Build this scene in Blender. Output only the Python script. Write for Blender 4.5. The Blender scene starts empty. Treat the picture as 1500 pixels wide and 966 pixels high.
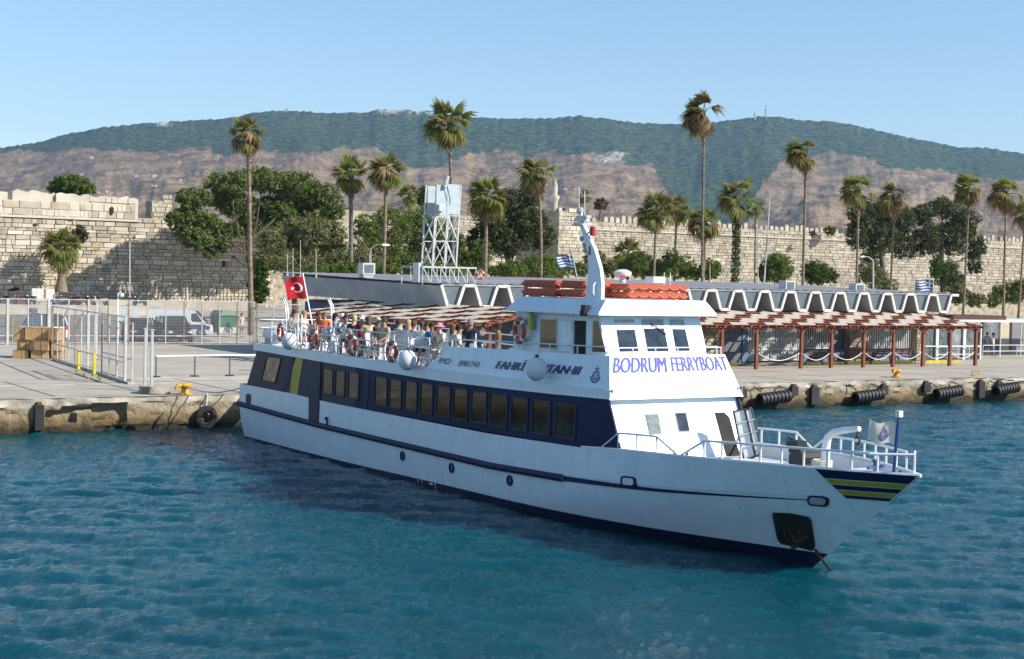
import bpy, bmesh, math, random
import numpy as np
from mathutils import Vector, Matrix
random.seed(7); RNG = np.random.default_rng(7)
R_ = math.radians
sc = bpy.context.scene
col = sc.collection

# ------------------------------------------------------------------ camera, sky, sun, exposure
# world frame: X runs along the quay edge, Y points inland from it (quay edge = Y 0), Z up from the water
CAM = Vector((0, -60.52, 6.4)); FPX = 2200.0; YAW = R_(31.55); ROLL = math.atan(.0218)
PITCH = math.atan((483 - 412) * math.cos(ROLL) / FPX)
f0 = Vector((math.sin(YAW), math.cos(YAW), 0)); r0 = Vector((math.cos(YAW), -math.sin(YAW), 0))
fw = f0 * math.cos(PITCH) - Vector((0, 0, 1)) * math.sin(PITCH); u0 = r0.cross(fw)
cr = r0 * math.cos(ROLL) + u0 * math.sin(ROLL); cu = -r0 * math.sin(ROLL) + u0 * math.cos(ROLL)
cd = bpy.data.cameras.new('camera'); cam = bpy.data.objects.new('camera', cd); col.objects.link(cam)
cd.sensor_width = 36; cd.lens = 36 * FPX / 1500; cd.clip_end = 30000; cd.clip_start = .5
cam.matrix_world = Matrix((( cr.x, cu.x, -fw.x, CAM.x), (cr.y, cu.y, -fw.y, CAM.y), (cr.z, cu.z, -fw.z, CAM.z), (0, 0, 0, 1)))
sc.camera = cam
SUN_EL = R_(34); SH = Vector((.64, -.768, 0)).normalized()          # horizontal direction towards the sun
w = bpy.data.worlds.new('World'); sc.world = w; w.use_nodes = True
nt = w.node_tree; bg = nt.nodes['Background']
sky = nt.nodes.new('ShaderNodeTexSky'); sky.sky_type = 'NISHITA'; sky.sun_disc = False
sky.sun_elevation = SUN_EL; sky.sun_rotation = math.atan2(SH.x, SH.y)
sky.altitude = 0; sky.air_density = 1.0; sky.dust_density = 0.0; sky.ozone_density = 3.0
nt.links.new(sky.outputs[0], bg.inputs[0]); bg.inputs[1].default_value = .12
sl = bpy.data.lights.new('sun', 'SUN'); sl.energy = 5.0; sl.angle = R_(.5); sl.color = (1, .93, .82)
so = bpy.data.objects.new('sun', sl); col.objects.link(so)
sd_ = Vector((SH.x * math.cos(SUN_EL), SH.y * math.cos(SUN_EL), math.sin(SUN_EL)))
so.rotation_euler = sd_.to_track_quat('Z', 'Y').to_euler(); so.location = (60, -60, 60)
sc.view_settings.view_transform = 'Standard'; sc.view_settings.look = 'None'
sc.view_settings.gamma = 1; sc.view_settings.use_curve_mapping = False; sc.view_settings.exposure = 0.5
sc.render.engine = 'CYCLES'; sc.cycles.use_denoising = True; sc.cycles.max_bounces = 6
sc.cycles.diffuse_bounces = 2; sc.cycles.glossy_bounces = 3; sc.cycles.transparent_max_bounces = 8
sc.cycles.volume_bounces = 0; sc.cycles.caustics_reflective = False; sc.cycles.caustics_refractive = False
sc.cycles.sample_clamp_indirect = 4

# where a line of sight meets a known plane of the place
def ray(x, y): return fw * FPX + cr * (x - 750) - cu * (y - 483)
def atZ(x, y, z): d = ray(x, y); return CAM + d * ((z - CAM.z) / d.z)
def atX(x, y, X): d = ray(x, y); return CAM + d * ((X - CAM.x) / d.x)
def atY(x, y, Y): d = ray(x, y); return CAM + d * ((Y - CAM.y) / d.y)
def pxm(P): return FPX / max(1e-6, (Vector(P) - CAM).dot(fw))        # pixels per metre there

# ------------------------------------------------------------------ helpers
def lin(*c): return tuple(((v / 255) / 12.92 if v / 255 <= .04045 else ((v / 255 + .055) / 1.055) ** 2.4) for v in c)
MATS = {}
def mat(name, c, rough=.6, metal=0., var=.12, scale=3., bump=0., bscale=40., spec=.5, streak=0., coat=0., alpha=None, stretch=None, c2=None, emit=None, world=False):
    """principled material: colour with noise variation, optional second colour patches, vertical streaks, bump"""
    if name in MATS: return MATS[name]
    m = bpy.data.materials.new(name); m.use_nodes = True; MATS[name] = m
    n = m.node_tree.nodes; l = m.node_tree.links; b = n['Principled BSDF']
    b.inputs['Roughness'].default_value = rough; b.inputs['Metallic'].default_value = metal
    b.inputs['Specular IOR Level'].default_value = spec; b.inputs['Coat Weight'].default_value = coat
    c = tuple(c[:3])
    tc = n.new('ShaderNodeTexCoord'); mp = n.new('ShaderNodeMapping'); l.new(n.new('ShaderNodeNewGeometry').outputs['Position'] if world else tc.outputs['Object'], mp.inputs[0])
    if stretch: mp.inputs['Scale'].default_value = stretch
    nz = n.new('ShaderNodeTexNoise'); nz.inputs['Scale'].default_value = scale; nz.inputs['Detail'].default_value = 5; nz.inputs['Roughness'].default_value = .6
    l.new(mp.outputs[0], nz.inputs[0])
    rp = n.new('ShaderNodeValToRGB'); l.new(nz.outputs[0], rp.inputs[0])
    d = c2 if c2 else tuple(max(0, v * (1 - 2 * var)) for v in c); e = tuple(min(1, v * (1 + var)) for v in c)
    rp.color_ramp.elements[0].position = .3; rp.color_ramp.elements[0].color = (*d, 1)
    rp.color_ramp.elements[1].position = .7; rp.color_ramp.elements[1].color = (*(c if c2 else e), 1)
    out = rp.outputs[0]
    if streak:
        m2 = n.new('ShaderNodeMapping'); m2.inputs['Scale'].default_value = (2.2, 2.2, .12); l.new(tc.outputs['Object'], m2.inputs[0])
        n2 = n.new('ShaderNodeTexNoise'); n2.inputs['Scale'].default_value = 2.5; n2.inputs['Detail'].default_value = 6; l.new(m2.outputs[0], n2.inputs[0])
        r2 = n.new('ShaderNodeValToRGB'); r2.color_ramp.elements[0].position = .56; r2.color_ramp.elements[0].color = (0, 0, 0, 1)
        r2.color_ramp.elements[1].position = .78; r2.color_ramp.elements[1].color = (streak,) * 3 + (1,); l.new(n2.outputs[0], r2.inputs[0])
        mx = n.new('ShaderNodeMixRGB'); l.new(r2.outputs[0], mx.inputs[0]); l.new(out, mx.inputs[1]); mx.inputs[2].default_value = (.16, .14, .09, 1); out = mx.outputs[0]
    l.new(out, b.inputs['Base Color'])
    if bump:
        n3 = n.new('ShaderNodeTexNoise'); n3.inputs['Scale'].default_value = bscale; n3.inputs['Detail'].default_value = 4; l.new(mp.outputs[0], n3.inputs[0])
        bp = n.new('ShaderNodeBump'); bp.inputs['Strength'].default_value = bump; bp.inputs['Distance'].default_value = .05; l.new(n3.outputs[0], bp.inputs['Height']); l.new(bp.outputs[0], b.inputs['Normal'])
    if emit: b.inputs['Emission Color'].default_value = (*emit, 1); b.inputs['Emission Strength'].default_value = 1
    return m

class MB:
    """collects faces; build() links them as ONE mesh object"""
    def __init__(s): s.v = []; s.f = []; s.m = []
    def add(s, vs, fs, mi=0):
        o = len(s.v); s.v.extend([tuple(p) for p in vs]); s.f.extend([tuple(i + o for i in f) for f in fs]); s.m.extend([mi] * len(fs)); return s
    def box(s, c, d, mi=0, rz=0, rot=None):
        h = Vector(d) / 2; vs = [Vector((x * h.x, y * h.y, z * h.z)) for z in (-1, 1) for x, y in ((-1, -1), (1, -1), (1, 1), (-1, 1))]
        M = rot if rot is not None else Matrix.Rotation(rz, 3, 'Z')
        return s.add([M @ q + Vector(c) for q in vs], [(3, 2, 1, 0), (4, 5, 6, 7), (0, 1, 5, 4), (1, 2, 6, 5), (2, 3, 7, 6), (3, 0, 4, 7)], mi)
    def b2(s, a, b, mi=0):       # box from corner a to corner b
        a = Vector(a); b = Vector(b); return s.box((a + b) / 2, [abs(q) for q in (b - a)], mi)
    def bar(s, a, b, w, h=None, mi=0, up=(0, 0, 1)):
        a = Vector(a); b = Vector(b); h = h or w; d = (b - a).normalized(); upv = Vector(up)
        if abs(d.dot(upv)) > .98: upv = Vector((1, 0, 0))
        x = d.cross(upv).normalized(); y = x.cross(d)
        vs = [p + x * (w / 2 * i) + y * (h / 2 * j) for p in (a, b) for i, j in ((-1, -1), (1, -1), (1, 1), (-1, 1))]
        return s.add(vs, [(3, 2, 1, 0), (4, 5, 6, 7), (0, 1, 5, 4), (1, 2, 6, 5), (2, 3, 7, 6), (3, 0, 4, 7)], mi)
    def tube(s, pts, r, n=8, mi=0, cap=True, closed=False):
        pts = [Vector(p) for p in pts]; N = len(pts); rr = r if hasattr(r, '__len__') else [r] * N
        vs = []; px = None
        for i, p in enumerate(pts):
            a = pts[i - 1] if (i or closed) else p; b = pts[(i + 1) % N] if (i < N - 1 or closed) else p
            d = (b - a).normalized()
            if px is None: px = d.cross(Vector((0, 0, 1)) if abs(d.z) < .95 else Vector((1, 0, 0))).normalized()
            px = (px - d * px.dot(d)).normalized(); py = d.cross(px)
            vs += [p + (px * math.cos(2 * math.pi * k / n) + py * math.sin(2 * math.pi * k / n)) * rr[i] for k in range(n)]
        fs = [(i * n + k, i * n + (k + 1) % n, ((i + 1) % N) * n + (k + 1) % n, ((i + 1) % N) * n + k) for i in range(N if closed else N - 1) for k in range(n)]
        if cap and not closed: fs += [tuple(range(n - 1, -1, -1)), tuple((N - 1) * n + k for k in range(n))]
        return s.add(vs, fs, mi)
    def lathe(s, prof, c, n=16, mi=0, axis=(0, 0, 1)):
        ax = Vector(axis).normalized(); x = ax.cross(Vector((0, 0, 1)) if abs(ax.z) < .95 else Vector((1, 0, 0))).normalized(); y = ax.cross(x); c = Vector(c); N = len(prof)
        vs = [c + ax * h + (x * math.cos(2 * math.pi * k / n) + y * math.sin(2 * math.pi * k / n)) * r for r, h in prof for k in range(n)]
        fs = [(i * n + k, i * n + (k + 1) % n, (i + 1) * n + (k + 1) % n, (i + 1) * n + k) for i in range(N - 1) for k in range(n)]
        if prof[0][0] > 1e-4: fs.append(tuple(range(n - 1, -1, -1)))
        if prof[-1][0] > 1e-4: fs.append(tuple((N - 1) * n + k for k in range(n)))
        return s.add(vs, fs, mi)
    def ball(s, c, r, n=12, mi=0, sq=(1, 1, 1)):
        c = Vector(c); M = n // 2 + 1
        vs = [c + Vector((math.cos(2 * math.pi * k / n) * math.sin(math.pi * i / M) * r * sq[0], math.sin(2 * math.pi * k / n) * math.sin(math.pi * i / M) * r * sq[1], math.cos(math.pi * i / M) * r * sq[2])) for i in range(M + 1) for k in range(n)]
        return s.add(vs, [(i * n + k, (i + 1) * n + k, (i + 1) * n + (k + 1) % n, i * n + (k + 1) % n) for i in range(M) for k in range(n)], mi)
    def prism(s, poly, d, mi=0):   # polygon (3d points) extruded by vector d
        N = len(poly); d = Vector(d); vs = [Vector(p) for p in poly] + [Vector(p) + d for p in poly]
        return s.add(vs, [tuple(range(N - 1, -1, -1)), tuple(range(N, 2 * N))] + [(i, (i + 1) % N, N + (i + 1) % N, N + i) for i in range(N)], mi)
    def grid(s, rows, mi=0, flip=False):
        nr = len(rows); nc = len(rows[0]); fs = []
        for i in range(nr - 1):
            for j in range(nc - 1):
                q = (i * nc + j, i * nc + j + 1, (i + 1) * nc + j + 1, (i + 1) * nc + j); fs.append(q[::-1] if flip else q)
        return s.add([p for r in rows for p in r], fs, mi)
    def mesh(s, name, mats, off=(0, 0, 0), smooth=False):
        me = bpy.data.meshes.new(name); o = Vector(off)
        me.from_pydata([(p[0] - o.x, p[1] - o.y, p[2] - o.z) for p in s.v], [], s.f)
        for m in (mats if isinstance(mats, (list, tuple)) else [mats]): me.materials.append(m)
        if any(s.m): me.polygons.foreach_set('material_index', s.m)
        if smooth: me.polygons.foreach_set('use_smooth', [True] * len(me.polygons))
        bm = bmesh.new(); bm.from_mesh(me); bmesh.ops.remove_doubles(bm, verts=bm.verts, dist=1e-5) if smooth else None
        bmesh.ops.recalc_face_normals(bm, faces=bm.faces); bm.to_mesh(me); bm.free()
        if smooth:
            try: me.set_sharp_from_angle(angle=R_(40))
            except Exception: pass
        return me
    def build(s, name, mats, parent=None, smooth=False, off=None):
        if off is None: off = parent.matrix_world.translation if False else (parent_loc(parent))
        return link(name, s.mesh(name, mats, off, smooth), parent)
def parent_loc(p):
    v = Vector((0, 0, 0))
    while p is not None: v += p.location; p = p.parent
    return v
def link(name, me, parent=None, loc=None):
    o = bpy.data.objects.new(name, me); col.objects.link(o); o.parent = parent
    if loc is not None: o.location = loc
    return o
def tag(o, label=None, cat=None, group=None, kind=None):
    for k, v in (('label', label), ('category', cat), ('group', group), ('kind', kind)):
        if v: o[k] = v
    return o
def empty(name, loc, rz=0, label=None, cat=None, group=None):
    o = bpy.data.objects.new(name, None); col.objects.link(o); o.location = loc; o.rotation_euler = (0, 0, rz); o.empty_display_size = .3
    return tag(o, label, cat, group)
def kids(o): return [c for c in bpy.data.objects if c.parent == o]
TREE = {}
def copy_tree(o, parent=None, ch=None):
    if ch is None:
        ch = {}
        for c in bpy.data.objects:
            if c.parent: ch.setdefault(c.parent.name, []).append(c)
    c = o.copy(); col.objects.link(c); c.parent = parent
    for k in ch.get(o.name, []): copy_tree(k, c, ch)
    return c
def text_mesh(body, shear=0., off=.0, res=3):
    cu_ = bpy.data.curves.new('lettering', 'FONT'); cu_.body = body; cu_.shear = shear; cu_.offset = off; cu_.resolution_u = res; cu_.fill_mode = 'FRONT'
    o = bpy.data.objects.new('lettering', cu_); col.objects.link(o)
    dg = bpy.context.evaluated_depsgraph_get(); me = bpy.data.meshes.new_from_object(o.evaluated_get(dg))
    bpy.data.objects.remove(o); vs = [v.co.copy() for v in me.vertices]; fs = [tuple(p.vertices) for p in me.polygons]
    x0 = min(v.x for v in vs); x1 = max(v.x for v in vs); y0 = min(v.y for v in vs); y1 = max(v.y for v in vs)
    bpy.data.meshes.remove(me)
    return [((v.x - x0) / (x1 - x0), (v.y - y0) / (y1 - y0)) for v in vs], fs
def interp(x, xs, ys): return float(np.interp(x, xs, ys))
QZ = 1.324                       # quay level
HAZE = 5.5e-5
# ------------------------------------------------------------------ materials of the setting
M_conc = mat('quay_concrete', (.48, .43, .35), .9, var=.16, scale=.35, bump=.3, bscale=6, c2=(.36, .32, .26))
M_cope = mat('coping_concrete', (.46, .41, .33), .9, var=.3, scale=1.2, bump=.4, bscale=9)
M_pale = mat('pale_paving', (.52, .47, .39), .9, var=.14, scale=.8)
M_asph = mat('parking_asphalt', (.20, .19, .175), .95, var=.2, scale=.5)
M_stone = mat('castle_stone', (.53, .475, .375), .95, var=.3, scale=.35, bump=.9, bscale=4, c2=(.33, .285, .215), world=True)
M_stone2 = mat('castle_stone_pale', (.65, .595, .49), .95, var=.25, scale=.3, bump=.9, bscale=3, c2=(.46, .41, .325), world=True)
M_stone3 = mat('castle_stone_ochre', (.50, .42, .29), .95, var=.25, scale=.8, bump=.8, bscale=4, world=True)
M_stone4 = mat('castle_stone_grey', (.41, .365, .295), .95, var=.3, scale=.8, bump=.9, bscale=4, c2=(.25, .215, .165), world=True)
M_stone5 = mat('castle_stone_worn', (.60, .54, .43), .95, var=.3, scale=.28, bump=1., bscale=5, c2=(.30, .25, .18), world=True)
M_mortar = mat('castle_core', (.42, .37, .28), 1., var=.3, scale=1., bump=.6, bscale=5, world=True)

# ------------------------------------------------------------------ sea
def waves(X, Y):
    r = np.random.default_rng(3); Z = np.zeros_like(X)
    for i in range(84):
        L = 10 ** r.uniform(-.36, .48); th = R_(50) + r.normal(0, .42); k = 2 * math.pi / L
        A = .0060 * L ** .80 * r.uniform(.5, 1.3); ph = r.uniform(0, 6.28)
        c = np.sin(k * (X * math.cos(th) + Y * math.sin(th)) + ph)
        Z += A * (1 - 2 * np.abs(c)) * .55 + A * c * .55 if L < 2.2 else A * c
    return Z
xs = np.concatenate([-np.geomspace(1400, 14, 24), np.arange(-12, 32, .14), np.arange(32, 84, .22), np.geomspace(85, 2500, 26)])
ys = np.concatenate([-np.geomspace(1400, 50, 16), np.arange(-48, -14, .13), np.arange(-14, .9, .2)])
GX, GY = np.meshgrid(xs, ys); GZ = waves(GX, GY)
GZ *= np.where((GX > -14) & (GX < 86) & (GY > -50), 1, 0)
me = bpy.data.meshes.new('sea'); nx, ny = len(xs), len(ys)
vv = np.stack([GX, GY, GZ], -1).reshape(-1, 3); ii = np.arange(nx * ny).reshape(ny, nx)
ff = np.stack([ii[:-1, :-1], ii[:-1, 1:], ii[1:, 1:], ii[1:, :-1]], -1).reshape(-1, 4)
me.vertices.add(len(vv)); me.vertices.foreach_set('co', vv.ravel()); me.loops.add(ff.size); me.loops.foreach_set('vertex_index', ff.ravel().astype(np.int32))
me.polygons.add(len(ff)); me.polygons.foreach_set('loop_start', (np.arange(len(ff)) * 4).astype(np.int32)); me.polygons.foreach_set('use_smooth', np.ones(len(ff), bool)); me.update(calc_edges=True)
m = bpy.data.materials.new('sea_water'); m.use_nodes = True; n = m.node_tree.nodes; l = m.node_tree.links; b = n['Principled BSDF']
b.inputs['Roughness'].default_value = .06; b.inputs['IOR'].default_value = 1.33; b.inputs['Subsurface Weight'].default_value = 1; b.inputs['Subsurface Radius'].default_value = (.3, 1.6, 2.0); b.inputs['Subsurface Scale'].default_value = 2.2
tc = n.new('ShaderNodeTexCoord'); nz = n.new('ShaderNodeTexNoise'); nz.inputs['Scale'].default_value = .09; nz.inputs['Detail'].default_value = 3; l.new(tc.outputs['Object'], nz.inputs[0])
rp = n.new('ShaderNodeValToRGB'); rp.color_ramp.elements[0].color = (.0002, .050, .072, 1); rp.color_ramp.elements[1].color = (.0003, .067, .090, 1)
rp.color_ramp.elements[0].position = .3; rp.color_ramp.elements[1].position = .75; l.new(nz.outputs[0], rp.inputs[0]); l.new(rp.outputs[0], b.inputs['Base Color'])
mp = n.new('ShaderNodeMapping'); mp.inputs['Scale'].default_value = (1, 2.2, 1); mp.inputs['Rotation'].default_value = (0, 0, R_(36)); l.new(tc.outputs['Object'], mp.inputs[0])
n1 = n.new('ShaderNodeTexNoise'); n1.inputs['Scale'].default_value = 6.5; n1.inputs['Detail'].default_value = 6; n1.inputs['Roughness'].default_value = .6; l.new(mp.outputs[0], n1.inputs[0])
bp = n.new('ShaderNodeBump'); bp.inputs['Strength'].default_value = .5; bp.inputs['Distance'].default_value = .10; l.new(n1.outputs[0], bp.inputs['Height']); l.new(bp.outputs[0], b.inputs['Normal'])
me.materials.append(m); tag(link('sea_water', me), kind='structure', label='choppy teal harbour water')

# ------------------------------------------------------------------ quay: rough wall, coping, paving, land behind
mb = MB(); gx = np.arange(-20, 122, .17); zz = [1.318, 1.30, 1.12, 1.02, .86, .7, .52, .34, .18, .02, -.2, -.8]
r2 = np.random.default_rng(5); nzv = r2.normal(0, 1, (len(zz), len(gx)))
for _ in range(2): nzv = (nzv + np.roll(nzv, 1, 1) + np.roll(nzv, -1, 1)) / 2.0
def hole(x, z):   # broken hollows of the old wall, metres along the quay
    for a, b_, c, d in ((15.4, 16.6, .28, .86), (16.2, 17.5, .75, 1.02), (17.4, 18.6, .3, 1.05), (18.2, 18.5, 0, .9), (31, 31.6, .2, .8)):
        if a < x < b_ and c < z < d: return .35
    return 0
rows = []
for i, z in enumerate(zz):
    o = 0 if i < 1 else (.03 if i < 4 else .10 + .05 * i)
    rows.append([(x, min(.0, -.02) + (.02 if i == 0 else 0) + (.0 if i < 4 else -.02 * math.sin(i)) + .035 * nzv[i, j] * (i > 0) + hole(x, z) + (0 if i < 4 else .05), z + (.012 * nzv[i, j] if 0 < i < 10 else 0)) for j, x in enumerate(gx)])
mb.grid(rows[:4], 0, True); mb.grid(rows[3:], 1, True)
mw = bpy.data.materials.new('quay_wall'); mw.use_nodes = True; n = mw.node_tree.nodes; l = mw.node_tree.links; b = n['Principled BSDF']; b.inputs['Roughness'].default_value = .9
tc = n.new('ShaderNodeTexCoord'); sx = n.new('ShaderNodeSeparateXYZ'); l.new(tc.outputs['Object'], sx.inputs[0])
nz = n.new('ShaderNodeTexNoise'); nz.inputs['Scale'].default_value = 1.6; nz.inputs['Detail'].default_value = 8; nz.inputs['Roughness'].default_value = .7; l.new(tc.outputs['Object'], nz.inputs[0])
m0 = n.new('ShaderNodeMath'); m0.operation = 'MULTIPLY'; m0.inputs[1].default_value = .5; l.new(sx.outputs[2], m0.inputs[0]); ma = n.new('ShaderNodeMath'); ma.operation = 'MULTIPLY_ADD'; ma.inputs[1].default_value = .55; l.new(nz.outputs[0], ma.inputs[0]); l.new(m0.outputs[0], ma.inputs[2])
rp = n.new('ShaderNodeValToRGB'); l.new(ma.outputs[0], rp.inputs[0]); cr_ = rp.color_ramp
cr_.elements[0].position = .33; cr_.elements[0].color = (.035, .028, .015, 1); cr_.elements[1].position = .86; cr_.elements[1].color = (.43, .38, .29, 1)
for p_, c_ in ((.44, (.12, .085, .04)), (.55, (.22, .165, .09)), (.68, (.32, .265, .18))): e = cr_.elements.new(p_); e.color = (*c_, 1)
l.new(rp.outputs[0], b.inputs['Base Color'])
n3 = n.new('ShaderNodeTexNoise'); n3.inputs['Scale'].default_value = 5; n3.inputs['Detail'].default_value = 8; l.new(tc.outputs['Object'], n3.inputs[0]); bp = n.new('ShaderNodeBump'); bp.inputs['Strength'].default_value = .9; bp.inputs['Distance'].default_value = .1; l.new(n3.outputs[0], bp.inputs['Height']); l.new(bp.outputs[0], b.inputs['Normal'])
tag(mb.build('quay_wall', [M_cope, mw], smooth=True), kind='structure', label='rough weathered concrete quay wall above the water')
mb = MB(); mb.add([(-400, -.03, QZ - .004), (900, -.03, QZ - .004), (900, 7900, QZ - .004), (-400, 7900, QZ - .004)], [(0, 1, 2, 3)])
mb.add([(-400, -.02, QZ - .004), (-400, -.02, -2), (-20, -.02, -2), (-20, -.02, QZ - .004)], [(0, 1, 2, 3)]); mb.add([(122, -.02, QZ - .004), (122, -.02, -2), (900, -.02, -2), (900, -.02, QZ - .004)], [(0, 1, 2, 3)])
tag(mb.build('ground', M_conc), kind='structure')
mb = MB(); mb.add([(-300, -.01, QZ), (400, -.01, QZ), (400, .75, QZ), (-300, .75, QZ)], [(0, 1, 2, 3)]); tag(mb.build('quay_coping', M_cope), kind='structure')
mb = MB(); mb.add([(-60, 4.6, QZ), (30, 6.8, QZ), (30, 7.9, QZ), (-60, 5.6, QZ)], [(0, 1, 2, 3)]); mb.add([(22.2, 8.2, QZ + .004), (37, 8.2, QZ + .004), (37, 11.2, QZ + .004), (22.2, 11.2, QZ + .004)], [(0, 1, 2, 3)])
tag(mb.build('pale_paving', M_pale), kind='structure')
mb = MB(); mb.add([(-200, 46.5, QZ), (40, 46.5, QZ), (60, 150, QZ), (-200, 150, QZ)], [(0, 1, 2, 3)]); tag(mb.build('parking_ground', M_asph), kind='structure')
M_seam = mat('paving_joint', (.12, .10, .08), .95)
mb = MB()
for x in np.arange(-16, 110, 4.0): mb.add([(x, .75, QZ + .008), (x + .06, .75, QZ + .008), (x + .06, 9.6, QZ + .008), (x, 9.6, QZ + .008)], [(0, 1, 2, 3)])
for y in (.75, 4.2, 8.0): mb.add([(-60, y, QZ + .009), (150, y, QZ + .009), (150, y + .06, QZ + .009), (-60, y + .06, QZ + .009)], [(0, 1, 2, 3)])
tag(mb.build('paving_joint', M_seam), kind='structure')

# ------------------------------------------------------------------ mountains (height field, about 1 to 6.5 km away)
SKY = [(-500, 262), (-200, 236), (-60, 222), (0, 217), (20, 214), (60, 208), (100, 196), (150, 187), (200, 182), (240, 179), (300, 176), (340, 173), (365, 167), (395, 163), (425, 162), (480, 166), (540, 165), (552, 161), (596, 161), (612, 165), (622, 162), (640, 165), (690, 172), (740, 174), (800, 174), (850, 170), (880, 173), (930, 180), (990, 183), (1050, 179), (1085, 174), (1120, 170), (1140, 171), (1170, 176), (1220, 179), (1244, 182), (1284, 191), (1332, 202), (1380, 211), (1408, 216), (1448, 217), (1500, 226), (1600, 246), (1800, 300), (2100, 340)]
FOR = [(-500, 268), (-60, 232), (0, 224), (60, 222), (127, 218), (173, 222), (227, 221), (267, 219), (309, 219), (312, 230), (367, 222), (467, 225), (493, 219), (552, 217), (575, 234), (600, 245), (642, 248), (668, 237), (689, 224), (750, 223), (773, 231), (793, 223), (828, 226), (877, 226), (913, 240), (957, 243), (965, 262), (980, 284), (992, 330), (1000, 360), (1085, 360), (1100, 300), (1120, 264), (1137, 252), (1142, 242), (1160, 232), (1207, 223), (1273, 229), (1300, 247), (1340, 247), (1400, 254), (1406, 262), (1500, 266), (1800, 320), (2100, 350)]
def vnoise(X, Y, seed):
    r = np.random.default_rng(seed); T = r.random((256, 256)); xi = np.floor(X).astype(int); yi = np.floor(Y).astype(int); fx = X - xi; fy = Y - yi
    fx = fx * fx * (3 - 2 * fx); fy = fy * fy * (3 - 2 * fy); g = lambda a, b: T[a % 256, b % 256]
    return (g(xi, yi) * (1 - fx) + g(xi + 1, yi) * fx) * (1 - fy) + (g(xi, yi + 1) * (1 - fx) + g(xi + 1, yi + 1) * fx) * fy - .5
def fbm(X, Y, seed, o=5): return sum(vnoise(X * 2 ** i, Y * 2 ** i, seed + i) * .5 ** i for i in range(o))
cx_ = np.arange(-500, 2101, 2.0); T_ = np.concatenate([np.linspace(0, 1, 220), [1.05, 1.2]])
PX, TT = np.meshgrid(cx_, T_); S_ = np.interp(PX, [p[0] for p in SKY], [p[1] for p in SKY]); B_ = 432 + .0218 * (PX - 750)
g_ = np.clip(TT, 0, 1); prof = .42 * g_ + .58 * g_ ** 1.7
PYs = B_ + (S_ - B_) * prof
DD = 950 + 5300 * np.clip(TT, 0, 1.3) ** .9
rel = fbm(PX / 150, TT * 3.6, 11, 6) + .35 * np.abs(fbm(PX / 70, TT * 2.2, 31, 5))
PYs -= rel * 30 * np.clip(1 - np.abs(2 * g_ - 1) ** 3, 0, 1) * np.clip((1.0 - g_) * 5, 0, 1)
PYs += fbm(PX / 9, TT * 40, 51, 3) * 1.6 * np.clip(1 - (g_ - .99) * 100, 0, 1) * (g_ > .1)
PYs += fbm(PX / 5, TT * 3, 91, 3) * 2.2 * (g_ > .98)
PYs = np.where(TT > 1.001, S_ + (TT - 1) * 120, PYs)
# a vertical fan of directions: distance D along the view axis, height from the elevation angle
RX = fw.x * FPX + cr.x * (PX - 750) - cu.x * (PYs - 483); RY = fw.y * FPX + cr.y * (PX - 750) - cu.y * (PYs - 483); RZ = fw.z * FPX + cr.z * (PX - 750) - cu.z * (PYs - 483)
k_ = DD / np.hypot(RX, RY); VX = CAM.x + RX * k_; VY = CAM.y + RY * k_; VZ = CAM.z + RZ * k_
me = bpy.data.meshes.new('mountain'); ny, nx = PX.shape; vv = np.stack([VX, VY, VZ], -1).reshape(-1, 3); ii = np.arange(nx * ny).reshape(ny, nx)
ff = np.stack([ii[:-1, :-1], ii[:-1, 1:], ii[1:, 1:], ii[1:, :-1]], -1).reshape(-1, 4)
me.vertices.add(len(vv)); me.vertices.foreach_set('co', vv.ravel()); me.loops.add(ff.size); me.loops.foreach_set('vertex_index', ff.ravel().astype(np.int32))
me.polygons.add(len(ff)); me.polygons.foreach_set('loop_start', (np.arange(len(ff)) * 4).astype(np.int32)); me.polygons.foreach_set('use_smooth', np.ones(len(ff), bool)); me.update(calc_edges=True)
fl = np.interp(PX, [p[0] for p in FOR], [p[1] for p in FOR])
forest = np.clip((fl - PYs + fbm(PX / 14, PYs / 10, 61, 3) * 9) / 3.0 + .5, 0, 1)
field = np.clip((fbm(PX / 55, PYs / 9, 71, 4) - .10) * 8, 0, 1) * np.clip((PYs - 236) / 15, 0, 1)
rock = np.zeros_like(PX)
for ax, ay, rx, ry in ((240, 182, 12, 3), (572, 163, 26, 4), (615, 164, 8, 3), (890, 232, 22, 6), (905, 226, 12, 4), (630, 166, 7, 2)):
    rock = np.maximum(rock, np.clip(1.3 - np.hypot((PX - ax) / rx, (PYs - ay) / ry) + fbm(PX / 4, PYs / 3, 81, 3) * 1.2, 0, 1))
field = np.maximum(field, np.clip(1.2 - np.hypot((PX - 560) / 75, (PYs - 166) / 3.0), 0, .8))
for nm, A in (('forest', forest), ('field', field), ('rock', rock)):
    at = me.attributes.new(nm, 'FLOAT', 'POINT'); at.data.foreach_set('value', A.ravel().astype(np.float32))
mm = bpy.data.materials.new('mountain_slopes'); mm.use_nodes = True; n = mm.node_tree.nodes; l = mm.node_tree.links; b = n['Principled BSDF']; b.inputs['Roughness'].default_value = 1; b.inputs['Specular IOR Level'].default_value = 0
tc = n.new('ShaderNodeTexCoord')
def nzn(s, d=6): q = n.new('ShaderNodeTexNoise'); q.inputs['Scale'].default_value = s; q.inputs['Detail'].default_value = d; q.inputs['Roughness'].default_value = .7; l.new(tc.outputs['Object'], q.inputs[0]); return q
def ramp(src, a, ca, b_, cb): q = n.new('ShaderNodeValToRGB'); q.color_ramp.elements[0].position = a; q.color_ramp.elements[0].color = (*ca, 1); q.color_ramp.elements[1].position = b_; q.color_ramp.elements[1].color = (*cb, 1); l.new(src, q.inputs[0]); return q.outputs[0]
def mixc(f, a, b_): q = n.new('ShaderNodeMixRGB'); l.new(f, q.inputs[0]); l.new(a, q.inputs[1]); l.new(b_, q.inputs[2]); return q.outputs[0]
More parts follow.
